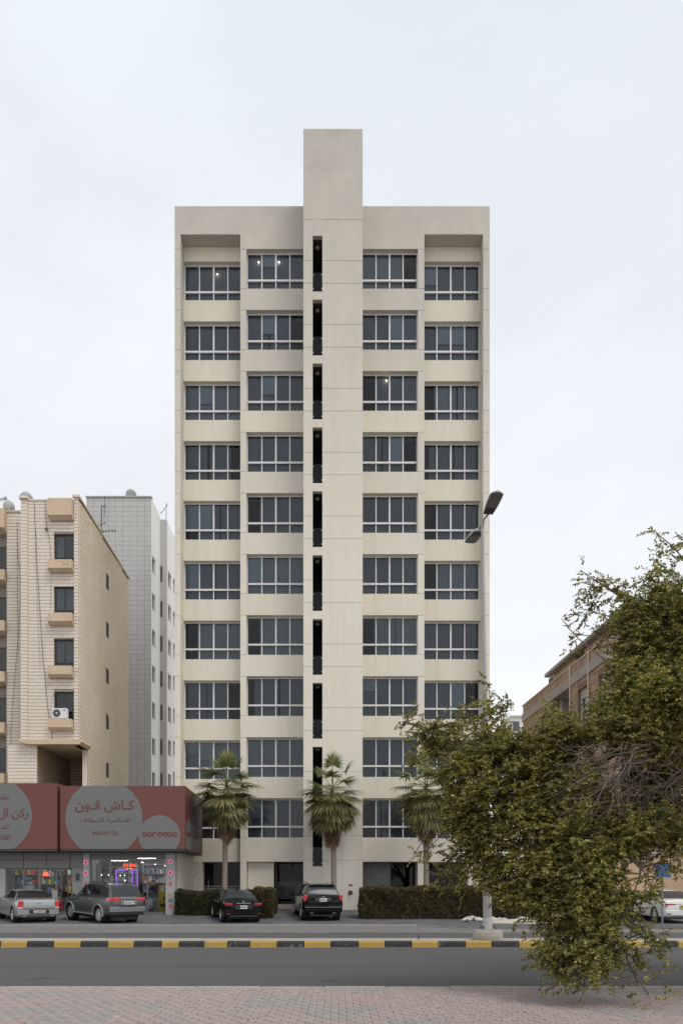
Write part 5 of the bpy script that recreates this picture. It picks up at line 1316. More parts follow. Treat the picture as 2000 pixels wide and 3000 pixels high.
SEDAN = dict(L=4.85, keys=[  # y, w, zb, zs, zr, wr
    (-2.425, .74, .44, .80, .86, .58), (-2.40, .84, .34, .93, .98, .68), (-2.28, .895, .26, .99, 1.05, .72), (-1.95, .915, .22, 1.0, 1.07, .74), (-1.72, .92, .20, .99, 1.09, .74),
    (-1.35, .925, .2, .975, 1.27, .64), (-0.95, .925, .2, .965, 1.405, .585), (-.55, .925, .2, .96, 1.45, .58), (0.0, .925, .2, .95, 1.46, .585), (.42, .925, .2, .945, 1.41, .58), (.85, .92, .2, .935, 1.19, .66), (1.22, .915, .2, .92, .98, .74),
    (1.75, .905, .22, .86, .93, .72), (2.15, .87, .24, .77, .84, .66), (2.36, .78, .28, .66, .72, .55), (2.425, .66, .34, .56, .60, .45)],
    wheels=(-1.42, 1.48), wr=.335, sidewin=[(-1.32, -.72, -1.02, -.76), (-.68, .12, -.70, .05), (.17, .98, .11, .40)], rear=(-1.70, -.98), front=(.45, 1.20))
SEDAN2 = dict(SEDAN, L=4.80)
BIGSEDAN = dict(L=5.0, keys=[
    (-2.50, .80, .46, .90, .95, .66), (-2.47, .87, .36, 1.02, 1.06, .74), (-2.36, .92, .27, 1.05, 1.09, .78), (-2.0, .94, .23, 1.06, 1.11, .79), (-1.72, .95, .21, 1.06, 1.13, .78),
    (-1.35, .95, .2, 1.05, 1.31, .66), (-1.0, .95, .2, 1.045, 1.42, .60), (-.55, .95, .2, 1.04, 1.475, .595), (0.0, .95, .2, 1.03, 1.485, .60), (.45, .95, .2, 1.025, 1.43, .59), (.9, .945, .2, 1.02, 1.24, .66), (1.2, .94, .2, 1.01, 1.07, .76),
    (1.8, .93, .22, .97, 1.02, .76), (2.3, .91, .24, .91, .95, .74), (2.46, .86, .28, .80, .84, .66), (2.50, .78, .34, .70, .72, .55)],
    wheels=(-1.55, 1.50), wr=.36, sidewin=[(-1.22, -.68, -.98, -.70), (-.64, .2, -.64, .1), (.25, 1.0, .16, .42)], rear=(-1.70, -1.02), front=(.48, 1.19))
SUV = dict(L=4.70, keys=[
    (-2.35, .78, .58, 1.02, 1.08, .68), (-2.32, .86, .48, 1.14, 1.20, .74), (-2.22, .90, .42, 1.18, 1.28, .745), (-2.10, .905, .38, 1.18, 1.52, .70), (-1.98, .91, .36, 1.18, 1.70, .655), (-1.8, .91, .34, 1.17, 1.77, .645),
    (-1.2, .91, .34, 1.16, 1.80, .65), (-.5, .91, .34, 1.15, 1.81, .65), (.1, .91, .34, 1.13, 1.79, .64), (.5, .91, .34, 1.12, 1.70, .63), (.95, .905, .34, 1.11, 1.36, .68), (1.2, .90, .34, 1.10, 1.16, .74),
    (1.7, .90, .36, 1.06, 1.12, .74), (2.15, .87, .4, .97, 1.02, .68), (2.31, .80, .45, .84, .88, .56), (2.35, .70, .5, .74, .76, .45)],
    wheels=(-1.33, 1.45), wr=.385, sidewin=[(-1.92, -1.22, -1.80, -1.22), (-1.16, -.30, -1.16, -.32), (-.24, .93, -.24, .42)], rear=(-2.25, -1.97), front=(.5, 1.18))
CROSS = dict(L=4.70, keys=[
    (-2.35, .82, .50, .98, 1.04, .72), (-2.325, .90, .40, 1.08, 1.14, .77), (-2.22, .95, .32, 1.13, 1.22, .78), (-2.05, .96, .28, 1.14, 1.47, .70), (-1.86, .965, .26, 1.14, 1.64, .64), (-1.65, .965, .25, 1.13, 1.685, .625),
    (-1.0, .965, .25, 1.11, 1.71, .63), (-.4, .965, .25, 1.09, 1.71, .63), (.1, .965, .25, 1.07, 1.68, .62), (.5, .96, .25, 1.06, 1.58, .62), (1.0, .955, .25, 1.05, 1.26, .68), (1.3, .95, .25, 1.04, 1.10, .76),
    (1.8, .94, .27, 1.0, 1.06, .76), (2.15, .91, .3, .92, .97, .70), (2.31, .84, .34, .80, .84, .58), (2.35, .74, .4, .70, .72, .45)],
    wheels=(-1.38, 1.45), wr=.37, sidewin=[(-1.80, -1.22, -1.62, -1.22), (-1.16, -.28, -1.16, -.30), (-.22, 1.02, -.22, .44)], rear=(-2.24, -1.80), front=(.5, 1.28))

def make_car(name, label, spec, paint, group='parked cars', glassm=None, plate=None, low_trim=None, rim_style=0, flare=None):
    glassm = glassm or m_cglass
    t = thing(name, label, 'car', (0, 0, 0), group)
    K = np.array(spec['keys'])
    def sec(y):
        p = [float(np.interp(y, K[:, 0], K[:, i])) for i in range(1, 6)]
        w, zb, zs, zr, wr = p
        R_ = [(0, zb), (w * .80, zb), (w * .955, zb + .07), (w * .99, zb + .25 * (zs - zb)), (w, zb + .62 * (zs - zb)), (w * .985, zs - .07), (w * .955, zs),
              (wr + .12 * (w - wr) + (w * .90 - wr) * .55, zs + (zr - zs) * .06), (wr + .02, zr - min(.07, (zr - zs) * .4)), (wr - .05, zr - .012), (wr * .5, zr + .008), (0, zr + .012)]
        return R_
    def pt(y, v):
        R_ = sec(y); n = len(R_)
        i = min(int(v), n - 2); f = v - i
        p0, p1, p2, p3 = R_[max(i - 1, 0)], R_[i], R_[i + 1], R_[min(i + 2, n - 1)]
        # light Catmull-Rom
        o = []
        for c in (0, 1):
            a = 0.5 * (2 * p1[c] + (p2[c] - p0[c]) * f * .6 + (2 * p0[c] - 5 * p1[c] + 4 * p2[c] - p3[c]) * f * f * 0 )
            lin = p1[c] + (p2[c] - p1[c]) * f
            o.append(lin)
        return o[0], o[1]
    ys = sorted(set(list(K[:, 0]) + list(np.linspace(K[0, 0], K[-1, 0], 40))))
    rings = []
    for y in ys:
        h = [pt(y, v) for v in np.linspace(0, 11, 23)]
        rings.append([(x, y, z) for x, z in h] + [(-x, y, z) for x, z in h[-2:0:-1]])
    n = len(rings[0]); V = [p for r in rings for p in r]; Fs = []
    for i in range(len(rings) - 1):
        for j in range(n): Fs.append((i * n + j, i * n + (j + 1) % n, (i + 1) * n + (j + 1) % n, (i + 1) * n + j))
    Fs += [tuple(range(n)), tuple(range(len(V) - 1, len(V) - n - 1, -1))]
    me = mesh_from('body', V, Fs)
    bm = bmesh.new(); bm.from_mesh(me); bmesh.ops.recalc_face_normals(bm, faces=bm.faces); bm.to_mesh(me); bm.free()
    body = bpy.data.objects.new('body', me); COL.objects.link(body)
    # wheel arches cut out
    cut = MB(); wr_ = spec['wr']
    for wy in spec['wheels']:
        for s in (-1, 1):
            w = float(np.interp(wy, K[:, 0], K[:, 1]))
            cut.lathe([(wr_ + .055, s * (w - .30)), (wr_ + .055, s * (w + .2))], (0, wy, wr_ + .01), 28, 'x')
    co = bpy.data.objects.new('cutter', cut.mesh('cutter')); COL.objects.link(co)
    md = body.modifiers.new('b', 'BOOLEAN'); md.object = co; md.operation = 'DIFFERENCE'; md.solver = 'EXACT'
    bpy.context.view_layer.update()
    m2 = bpy.data.meshes.new_from_object(body.evaluated_get(bpy.context.evaluated_depsgraph_get()))
    bpy.data.objects.remove(body); bpy.data.objects.remove(co)
    m2.materials.clear(); m2.materials.append(paint); m2.shade_smooth(); m2.set_sharp_from_angle(angle=R(38)); m2.name = 'body'
    link('body', m2, None, t)
    def patch(corners, v0, v1, off, nm, m, both=True, ny=10, nv=6):
        """corners (yb0, yb1, yt0, yt1): y range at v0 and at v1; mirrored to both sides"""
        for s in ((1, -1) if both else (1,)):
            Vp = []; Fp = []
            for a in range(nv + 1):
                f = a / nv; v = v0 + (v1 - v0) * f
                y0_, y1_ = corners[0] + (corners[2] - corners[0]) * f, corners[1] + (corners[3] - corners[1]) * f
                for b in range(ny + 1):
                    y = y0_ + (y1_ - y0_) * b / ny
                    e_ = .02
                    p = Vector((pt(y, v)[0], y, pt(y, v)[1]))
                    py = Vector((pt(y + e_, v)[0], y + e_, pt(y + e_, v)[1])) - Vector((pt(y - e_, v)[0], y - e_, pt(y - e_, v)[1]))
                    pv = Vector((pt(y, min(v + .05, 11))[0], y, pt(y, min(v + .05, 11))[1])) - Vector((pt(y, max(v - .05, 0))[0], y, pt(y, max(v - .05, 0))[1]))
                    nn = py.cross(pv); nn = nn.normalized() if nn.length > 1e-9 else Vector((0, 0, 1))
                    if nn.z < -0.2 or (abs(nn.x) > .5 and nn.x < 0): nn = -nn
                    p = p + nn * off
                    Vp.append((p.x * s, p.y, p.z))
            for a in range(nv):
                for b in range(ny): Fp.append((a * (ny + 1) + b, a * (ny + 1) + b + 1, (a + 1) * (ny + 1) + b + 1, (a + 1) * (ny + 1) + b))
            link(nm, mesh_from(nm, Vp, Fp, smooth=True), m, t)
    def wrap(y0_, y1_, x_f, off, nm, m, nv=14):
        """glass across the car (rear or front screen)"""
        Vp = []; Fp = []; nx = 16; nyy = 8
        for b in range(nyy + 1):
            y = y0_ + (y1_ - y0_) * b / nyy
            hw = pt(y, 9)[0] * x_f; ztop_ = pt(y, 9)[1]
            for a in range(nx + 1):
                f = -1 + 2 * a / nx
                xx = hw * f; zz_ = ztop_ + (pt(y, 11)[1] - ztop_) * (1 - f * f)
                sl = math.atan2(pt(y + .03, 11)[1] - pt(y - .03, 11)[1], .06)
                Vp.append((xx, y - off * math.sin(sl), zz_ + off * math.cos(sl)))
        for b in range(nyy):
            for a in range(nx): Fp.append((b * (nx + 1) + a, b * (nx + 1) + a + 1, (b + 1) * (nx + 1) + a + 1, (b + 1) * (nx + 1) + a))
        link(nm, mesh_from(nm, Vp, Fp, smooth=True), m, t)
    # glazing sits on black seals
    for c in spec['sidewin']:
        g_ = 0.025
        patch((c[0] - g_, c[1] + g_, c[2] - g_, c[3] + g_), 6.55, 8.25, 0.004, 'window_seal', m_trim)
        patch(c, 6.75, 8.1, 0.008, 'side_window', m_gdark)
    r0, r1 = spec['rear']; f0, f1 = spec['front']
    wrap(r0 - .02, r1 + .02, 1.09, 0.006, 'screen_seal', m_trim); wrap(r0, r1, 1.0, 0.012, 'rear_window', glassm_o(glassm))
    wrap(f0, f1, 1.05, 0.008, 'windscreen', m_gdark)
    # wheels
    for wy in spec['wheels']:
        for s in (-1, 1):
            w = float(np.interp(wy, K[:, 0], K[:, 1])) - .015
            r = wr_; wd = .225
            prof = [(r * .66, -wd / 2 + .02), (r * .70, -wd / 2), (r * .93, -wd / 2), (r, -wd / 2 + .035), (r, wd / 2 - .035), (r * .93, wd / 2), (r * .70, wd / 2), (r * .66, wd / 2 - .02)]
            wh = link('wheel', MB().lathe(prof, (0, 0, 0), 28, 'x', False).mesh('wheel', True), m_tyre, t); wh.location = (s * (w - wd / 2), wy, r)
            rim = MB(); so_ = s * (wd / 2 - .03)
            rim.lathe([(r * .68, so_ - s * .05), (r * .67, so_ + s * .02), (r * .60, so_ + s * .025), (r * .59, so_ - s * .05)], (0, 0, 0), 28, 'x', False)
            ns = 10 if rim_style else 6
            for k in range(ns):
                a = 2 * math.pi * k / ns; hw = .012 if rim_style else .026
                ca, sa = math.cos(a), math.sin(a)
                P = []
                for rr, hh in ((r * .14, hw * 1.3), (r * .62, hw)):
                    for q in (-1, 1): P.append((so_ + s * .01, rr * ca - q * hh * sa, rr * sa + q * hh * ca))
                P2 = [(p[0] - s * .03, p[1], p[2]) for p in P]
                rim.add(P + P2, [(0, 1, 3, 2), (4, 6, 7, 5), (0, 2, 6, 4), (1, 5, 7, 3)])
            rim.lathe([(r * .17, so_ - s * .04), (r * .17, so_ + s * .015), (0, so_ + s * .02)], (0, 0, 0), 14, 'x')
            link('rim', rim.mesh('rim', True), m_rim, wh)
            link('brake_disc', MB().lathe([(0, so_ - s * .07), (r * .58, so_ - s * .07), (r * .58, so_ - s * .055), (0, so_ - s * .055)], (0, 0, 0), 20, 'x').mesh('brake_disc'), m_trim, wh)
            # dark wheel well
            link('wheel_well', MB().lathe([(r + .05, s * (w - .30)), (r + .052, s * (w - .015))], (0, wy, r + .01), 28, 'x', False).mesh('wheel_well'), m_trim, t)
    # underside
    yb0, yb1 = K[1, 0] + .15, K[-2, 0] - .15
    link('underbody', MB().box(-.62, .62, yb0, yb1, .19, float(K[8, 2]) + .03).mesh('underbody'), m_trim, t)
    for ex in (-.5, .5):
        pass
    # mirrors and handles
    my = spec['front'][1] - .25
    for s in (-1, 1):
        xm = pt(my, 6)[0]
        mm = MB().box(xm + .03, xm + .22, my - .05, my + .06, pt(my, 6)[1] + .03, pt(my, 6)[1] + .17, ch=.025)
        if s < 0: mm.v = [(-a, b, c) for a, b, c in mm.v]
        link('mirror', mm.mesh('mirror'), paint, t)
        for hy in (-.55, .40):
            xh = pt(hy, 5.2)[0]
            hm = MB().box(xh - .01, xh + .03, hy - .1, hy + .1, pt(hy, 5.2)[1] - .02, pt(hy, 5.2)[1] + .015, ch=.006)
            if s < 0: hm.v = [(-a, b, c) for a, b, c in hm.v]
            link('door_handle', hm.mesh('door_handle'), paint if rim_style else m_chr, t)
    # door shut lines
    for yy in [c[1] + .03 for c in spec['sidewin'][:2]] + [spec['sidewin'][-1][1] + .02]:
        patch((yy - .006, yy + .006, yy - .006, yy + .006), 2.4, 6.5, 0.002, 'door_seam', m_trim, ny=1, nv=8)
    # seats seen through the glass
    zr_s = float(np.interp(-.6, K[:, 0], K[:, 4])); zs_s = float(np.interp(-.6, K[:, 0], K[:, 3]))
    for sx in (-.36, .36):
        for yy in (-.95, .1):
            pass
    t['_pt'] = 0
    return t, pt, patch
m_gdark = mat('car_window', (0.012, 0.014, 0.016), 0.04, spec=0.6)
def glassm_o(m): return m

def rear_box(t, nm, x0, x1, y, z0, z1, m, d=.04, ch=.01):
    if nm in ('tail_light', 'reversing_lens', 'chrome_strip', 'boot_seam', 'badge', 'plate_recess', 'reflector'): y -= .07
    return link(nm, MB().box(x0, x1, y - d, y + .06, z0, z1, ch).mesh(nm, False), m, t)
def plate_text(t, y, zc, w, h, m, body):
    y -= .065
    p = link('number_plate', MB().box(-w / 2, w / 2, y - .012, y + .05, zc - h / 2, zc + h / 2).mesh('number_plate'), m, t)
    mb = MB(); r = random.Random(len(body) * 7 + ord(body[0])); x = -w * .4
    while x < w * .36:
        ww = r.uniform(.018, .034)
        mb.box(x, x + ww, y - .016, y - .0125, zc - h * r.uniform(.15, .3), zc + h * r.uniform(.1, .3)); x += ww + r.uniform(.008, .03)
    link('plate_marks', mb.mesh('plate_marks'), m_trim, p)
def park(t, x, y, heading, pitch=2.0):
    t.location = (x, y, gz(y - 1.4) * 0.5 + gz(y + 1.4) * 0.5); t.rotation_euler = (R(pitch), 0, R(heading))

# silver sedan
silver = mat('silver_paint', (0.42, 0.43, 0.45), 0.28, 0.1, 2, metal=0.55, coat=0.8)
c1, pt1, pa1 = make_car('parked_car', 'silver sedan at the left edge with chrome framed tail lights', BIGSEDAN, silver)
yr = -2.48
for s in (-1, 1):
    a, b = sorted((s * .70, s * .89)); rear_box(c1, 'tail_light', a, b, yr + .05, .70, 1.03, m_lredb, .03, .03)
    a, b = sorted((s * .70, s * .89)); rear_box(c1, 'reversing_lens', a, b, yr + .045, .66, .745, m_lwh, .035, .02)
    a, b = sorted((s * .675, s * .70)); rear_box(c1, 'chrome_strip', a, b, yr + .05, .66, 1.03, m_chr, .03, .005)
    a, b = sorted((s * .50, s * .68)); rear_box(c1, 'exhaust', a, b, yr + .03, .30, .355, m_chr, .03, .015)
rear_box(c1, 'bumper', -.90, .90, yr + .02, .36, .66, silver, .06, .05)
rear_box(c1, 'boot_seam', -.66, .66, yr + .045, .672, .684, m_trim, .03, 0)
rear_box(c1, 'plate_recess', -.42, .42, yr + .005, .46, .62, m_trim, .05, .01)
plate_text(c1, yr - .045, .54, .52, .11, m_plate, '8 35246')
rear_box(c1, 'badge', -.10, .10, yr + .03, .925, .95, m_chr, .03, .004)
rear_box(c1, 'boot_lip', -.72, .72, yr + .10, 1.055, 1.085, silver, .05, .01)
park(c1, -15.2, 33.3, 38)
# grey off-roader
grey = mat('graphite_paint', (0.095, 0.10, 0.105), 0.28, 0.1, 2, metal=0.4, coat=0.8)
greyl = mat('grey_flare', (0.22, 0.225, 0.23), 0.35, metal=0.3)
c2, pt2, pa2 = make_car('parked_car', 'grey off-road vehicle parked at an angle before the right shop', SUV, grey, glassm=m_cglass_l, rim_style=0)
yr = -2.33
for s in (-1, 1):
    a, b = sorted((s * .42, s * .88)); rear_box(c2, 'tail_light', a, b, yr + .10, 1.055, 1.20, m_lredb, .06, .02)
    patch_y = (-2.26, -2.0, -2.26, -2.05)
rear_box(c2, 'bumper', -.90, .90, yr + .02, .52, .80, greyl, .08, .05)
rear_box(c2, 'bumper_lower', -.82, .82, yr + .05, .40, .53, m_trim, .06, .02)
rear_box(c2, 'chrome_strip', -.42, .42, yr + .08, 1.14, 1.19, m_chr, .06, .01)
rear_box(c2, 'plate_recess', -.40, .40, yr + .03, .86, 1.06, greyl, .05, .02)
plate_text(c2, yr - .03, .97, .50, .14, m_plate, '14 2757')
pa2((-2.30, -2.02, -2.26, -2.06), 4.9, 6.4, 0.012, 'tail_light', m_lredb)
for wy in SUV['wheels']:
    for s in (-1, 1):
        P = [(s * .935, wy + .47 * math.cos(a), .385 + .47 * math.sin(a)) for a in np.linspace(-.1, math.pi + .1, 17)]
        link('arch_flare', MB().tube(P, .045, 6).mesh('arch_flare', True), greyl, c2)
for s in (-1, 1):
    link('side_step', MB().box(*sorted((s * .80, s * .98)), -.85, .95, .36, .42, ch=.015).mesh('side_step'), greyl, c2)
    link('roof_rail', MB().tube([(s * .62, -1.7, 1.79), (s * .62, -1.5, 1.86), (s * .62, .0, 1.87), (s * .62, .25, 1.80)], .018, 6).mesh('roof_rail'), m_trim, c2)
park(c2, -11.2, 32.6, 47)
# black sedan
black = mat('black_paint', (0.005, 0.005, 0.006), 0.10, spec=0.35)
c3, pt3, pa3 = make_car('parked_car', 'black sedan parked before the left hedge', SEDAN, black, glassm=m_cglass_l)
yr = -2.40
for s in (-1, 1):
    a, b = sorted((s * .48, s * .84)); rear_box(c3, 'tail_light', a, b, yr + .06, .78, .91, m_lred, .03, .03)
    a, b = sorted((s * .62, s * .80)); rear_box(c3, 'reflector', a, b, yr + .0, .42, .455, m_lred, .035, .005)
pa3((-2.36, -2.12, -2.34, -2.2), 4.9, 5.9, 0.012, 'tail_light', m_lred)
rear_box(c3, 'bumper', -.86, .86, yr + .01, .34, .62, black, .05, .05)
rear_box(c3, 'diffuser', -.70, .70, yr + .02, .27, .36, m_trim, .05, .02)
rear_box(c3, 'chrome_strip', -.34, .34, yr + .05, .895, .92, m_chr, .03, .008)
rear_box(c3, 'plate_recess', -.40, .40, yr + .04, .62, .83, m_trim, .03, .02)
plate_text(c3, yr + .005, .735, .32, .15, m_plate, '5 8 27')
rear_box(c3, 'badge', -.05, .05, yr + .09, .935, 1.0, m_chr, .03, .01)
park(c3, -5.0, 33.4, 18)
# black crossover
c4, pt4, pa4 = make_car('parked_car', 'black crossover with roof rails parked before the building entrance', CROSS, black, glassm=m_cglass_l)
yr = -2.33
for s in (-1, 1):
    a, b = sorted((s * .76, s * .93)); rear_box(c4, 'tail_light', a, b, yr + .12, .90, 1.22, m_lredb, .06, .03)
    link('roof_rail', MB().tube([(s * .60, -1.45, 1.68), (s * .60, -1.3, 1.76), (s * .60, .05, 1.77), (s * .60, .25, 1.68)], .022, 6).mesh('roof_rail'), m_chr, c4)
    a, b = sorted((s * .45, s * .62)); rear_box(c4, 'exhaust', a, b, yr + .08, .33, .40, m_chr, .04, .015)
pa4((-2.30, -2.05, -2.24, -2.1), 4.9, 6.4, 0.012, 'tail_light', m_lredb)
rear_box(c4, 'bumper', -.92, .92, yr + .02, .40, .74, black, .07, .05)
rear_box(c4, 'bumper_strip', -.88, .88, yr - .02, .62, .645, greyl, .04, .006)
rear_box(c4, 'plate_recess', -.38, .38, yr + .05, .90, 1.07, mat('dark_trim_grey', (0.06, 0.06, 0.062), 0.4), .03, .02)
plate_text(c4, yr + .005, .985, .34, .16, m_plate, '12 94')
rear_box(c4, 'spoiler', -.60, .60, -1.88, 1.655, 1.69, black, .16, .012)
rear_box(c4, 'badge', -.07, .07, yr + .08, 1.10, 1.135, m_chr, .03, .008)
MB_w = MB().tube([(0, -2.22, 1.22), (.34, -2.15, 1.30)], .012, 5)
link('rear_wiper', MB_w.mesh('rear_wiper'), m_trim, c4)
park(c4, -1.08, 34.6, 10.5)
# white sedan at the right
white = mat('white_paint', (0.72, 0.72, 0.71), 0.25, coat=0.8)
c5, pt5, pa5 = make_car('parked_car', 'white sedan behind the foreground tree at the right edge', SEDAN2, white, glassm=m_cglass_l)
yr = -2.40
for s in (-1, 1):
    a, b = sorted((s * .40, s * .86)); rear_box(c5, 'tail_light', a, b, yr + .07, .80, .88, m_lred, .03, .02)
    a, b = sorted((s * .62, s * .82)); rear_box(c5, 'reflector', a, b, yr + .0, .42, .455, m_lred, .035, .005)
pa5((-2.36, -2.0, -2.34, -2.15), 5.2, 6.0, 0.012, 'tail_light', m_lred)
rear_box(c5, 'bumper', -.86, .86, yr + .01, .32, .62, white, .05, .05)
rear_box(c5, 'chrome_strip', -.40, .40, yr + .06, .86, .885, m_chr, .03, .008)
plate_text(c5, yr + .0, .74, .42, .14, m_plately, '30 4518')
park(c5, 15.55, 33.0, 0, 1.0)

# ================================================================ people in the shops
def person(loc, heading, shirt, label, arm=0.35, lean=0.0, trousers=(0.03, 0.03, 0.04)):
    t = thing('person', label, 'person', loc, 'people inside the shops')
    m_skin = mat('skin', (0.20, 0.115, 0.08), 0.6)
    J = {'pel': (0, 0, .92), 'spn': (0, lean * .3, 1.15), 'chs': (0, lean * .7, 1.36), 'nck': (0, lean, 1.48), 'hd0': (0, lean + .02, 1.56), 'hd1': (0, lean + .02, 1.66), 'hd2': (0, lean + .01, 1.73)}
    E_ = [('pel', 'spn'), ('spn', 'chs'), ('chs', 'nck'), ('nck', 'hd0'), ('hd0', 'hd1'), ('hd1', 'hd2')]
    Rr = {'pel': .15, 'spn': .14, 'chs': .155, 'nck': .055, 'hd0': .075, 'hd1': .095, 'hd2': .065}
    for s, n in ((-1, 'l'), (1, 'r')):
        J.update({'sh' + n: (s * .19, lean * .8, 1.40), 'el' + n: (s * .25, lean + .06, 1.13), 'wr' + n: (s * .20, lean + arm, 1.10), 'hn' + n: (s * .18, lean + arm + .10, 1.10),
                  'hp' + n: (s * .095, 0, .88), 'kn' + n: (s * .11, .03, .48), 'an' + n: (s * .11, 0, .09), 'to' + n: (s * .12, .16, .04)})
        Rr.update({'sh' + n: .07, 'el' + n: .047, 'wr' + n: .032, 'hn' + n: .04, 'hp' + n: .09, 'kn' + n: .06, 'an' + n: .045, 'to' + n: .04})
        E_ += [('chs', 'sh' + n), ('sh' + n, 'el' + n), ('el' + n, 'wr' + n), ('wr' + n, 'hn' + n), ('pel', 'hp' + n), ('hp' + n, 'kn' + n), ('kn' + n, 'an' + n), ('an' + n, 'to' + n)]
        # five fingers
        for f in range(5):
            a = (f - 2) * .35 if f else -s * 0
            base = Vector(J['hn' + n]); dx = (-s * .05 if f == 0 else (f - 2.5) * .018)
            J['fa%d%s' % (f, n)] = (base.x + dx, base.y + (.02 if f == 0 else .06), base.z); J['fb%d%s' % (f, n)] = (base.x + dx * 1.4, base.y + (.05 if f == 0 else .10 - .01 * abs(f - 2.5)), base.z - .03)
            Rr['fa%d%s' % (f, n)] = .010; Rr['fb%d%s' % (f, n)] = .008
            E_ += [('hn' + n, 'fa%d%s' % (f, n)), ('fa%d%s' % (f, n), 'fb%d%s' % (f, n))]
    names = list(J); idx = {k: i for i, k in enumerate(names)}
    me = bpy.data.meshes.new('body'); me.from_pydata([J[k] for k in names], [(idx[a], idx[b]) for a, b in E_], [])
    o = bpy.data.objects.new('body', me); COL.objects.link(o)
    o.modifiers.new('s', 'SKIN'); sv = me.skin_vertices[0].data
    for k in names: sv[idx[k]].radius = (Rr[k] * (1.25 if k in ('pel', 'spn', 'chs') else 1), Rr[k])
    sv[idx['pel']].use_root = True
    o.modifiers.new('d', 'SUBSURF').levels = 1
    bpy.context.view_layer.update()
    m2 = bpy.data.meshes.new_from_object(o.evaluated_get(bpy.context.evaluated_depsgraph_get())); bpy.data.objects.remove(o)
    m2.materials.clear()
    for m in (m_skin, mat('shirt_%d' % int(shirt[2] * 1000), shirt, 0.9), mat('trousers', trousers, 0.9)): m2.materials.append(m)
    for p in m2.polygons:
        c = p.center
        p.material_index = 2 if c.z < .93 and abs(c.x) < .24 and c.y < .3 else (1 if c.z < 1.47 and not (c.y > lean + arm * .55 and c.z < 1.2) else 0)
        p.use_smooth = True
    b = link('body', m2, None, t); b.location = (0, 0, 0)
    h = MB().lathe([(0, .055), (.06, .05), (.098, .01), (.10, -.04), (.085, -.06)], (0, lean + .005, 1.725), 16); link('hair', h.mesh('hair', True), mat('hair', (0.012, 0.010, 0.009), 0.7), t).location = (0, 0, 0)
    f = MB().lathe([(0, -.02), (.014, 0), (0, .03)], (0, lean + .125, 1.64), 8); link('nose', f.mesh('nose', True), m_skin, t).location = (0, 0, 0)
    for s in (-1, 1):
        link('eye', MB().lathe([(0, -.008), (.009, 0), (0, .008)], (s * .032, lean + .106, 1.675), 8).mesh('eye', True), m_cable, t).location = (0, 0, 0)
    t.rotation_euler = (0, 0, R(heading)); return t
person((ppx(178), Y3 + 0.75, fl0), 20, (0.42, 0.45, 0.56), 'person in a pale blue shirt with back turned in the left shop')
person((ppx(1118), Y3 + 1.75, fl0), 150, (0.03, 0.045, 0.09), 'person in dark blue standing behind the counter in the right shop', lean=0.12)

# ================================================================ sand and broken stone beside the right hedge
m_sandp = mat('pale_sand', (0.50, 0.44, 0.36), 0.95, 0.4, 3, 0.4, 20)
sp = MB(); nx, ny = 40, 10
xs2 = np.linspace(X(1395, 33), X(1680, 33), nx); ys2 = np.linspace(30.6, 33.2, ny); hh = []
for i, x in enumerate(xs2):
    for j, y in enumerate(ys2):
        e_ = min(1, i / 5, (nx - 1 - i) / 5) * min(1, j / 3)
        z = gz(y) + 0.002 + 0.16 * e_ * (0.6 + 0.4 * math.sin(x * 2.1) * math.cos(y * 1.7)) - 0.03 * (1 - e_)
        hh.append((x, y, z))
sp.v = hh; sp.f = [(i * ny + j, (i + 1) * ny + j, (i + 1) * ny + j + 1, i * ny + j + 1) for i in range(nx - 1) for j in range(ny - 1)]
so_ = sp.build('sand_heap', m_sandp, None, True); tag(so_, 'low heap of pale sand in front of the right hedge', 'sand heap')
m_rub = mat('broken_stone', (0.50, 0.49, 0.46), 0.9, 0.4, 6)
for i in range(26):
    px = [1365, 1372, 1380, 1388, 1396, 1404, 1412, 1442, 1452, 1462, 1470, 1480, 1530, 1538][i % 14] + rng.uniform(-6, 6)
    y = 32.4 + rng.uniform(-0.6, 0.35); s = rng.uniform(0.07, 0.20)
    bm = bmesh.new(); bmesh.ops.create_icosphere(bm, subdivisions=1, radius=s)
    for v in bm.verts: v.co = Vector((v.co.x * rng.uniform(.8, 1.6), v.co.y * rng.uniform(.7, 1.2), v.co.z * rng.uniform(.4, .75)))
    o = MB().bm(bm, Matrix.Translation((X(px, y), y, gz(y) + s * 0.35 + rng.uniform(0, .07)))).build('rubble_stone', m_rub)
    tag(o, 'pale broken stone in the rubble row at the foot of the right hedge', 'stone', 'rubble stones by the right hedge')
# ================================================================ vegetation
def leaf_quads(P, D, S, W, fold=0.25, nrm=None):
    """P base points, D unit directions, S lengths, W half widths -> rhombic leaves"""
    n = len(P); r = rng.normal(size=(n, 3))
    if nrm is not None: r = r * 0.6 + nrm
    side = np.cross(D, r); side /= (np.linalg.norm(side, axis=1, keepdims=True) + 1e-9)
    nn = np.cross(side, D)
    S = S[:, None]; W = W[:, None]
    V = np.empty((n, 4, 3)); mid = P + D * S * 0.45 + nn * W * fold
    V[:, 0] = P; V[:, 1] = mid + side * W; V[:, 2] = P + D * S - nn * S * 0.08; V[:, 3] = mid - side * W
    return V.reshape(-1, 3), np.arange(n * 4).reshape(n, 4)

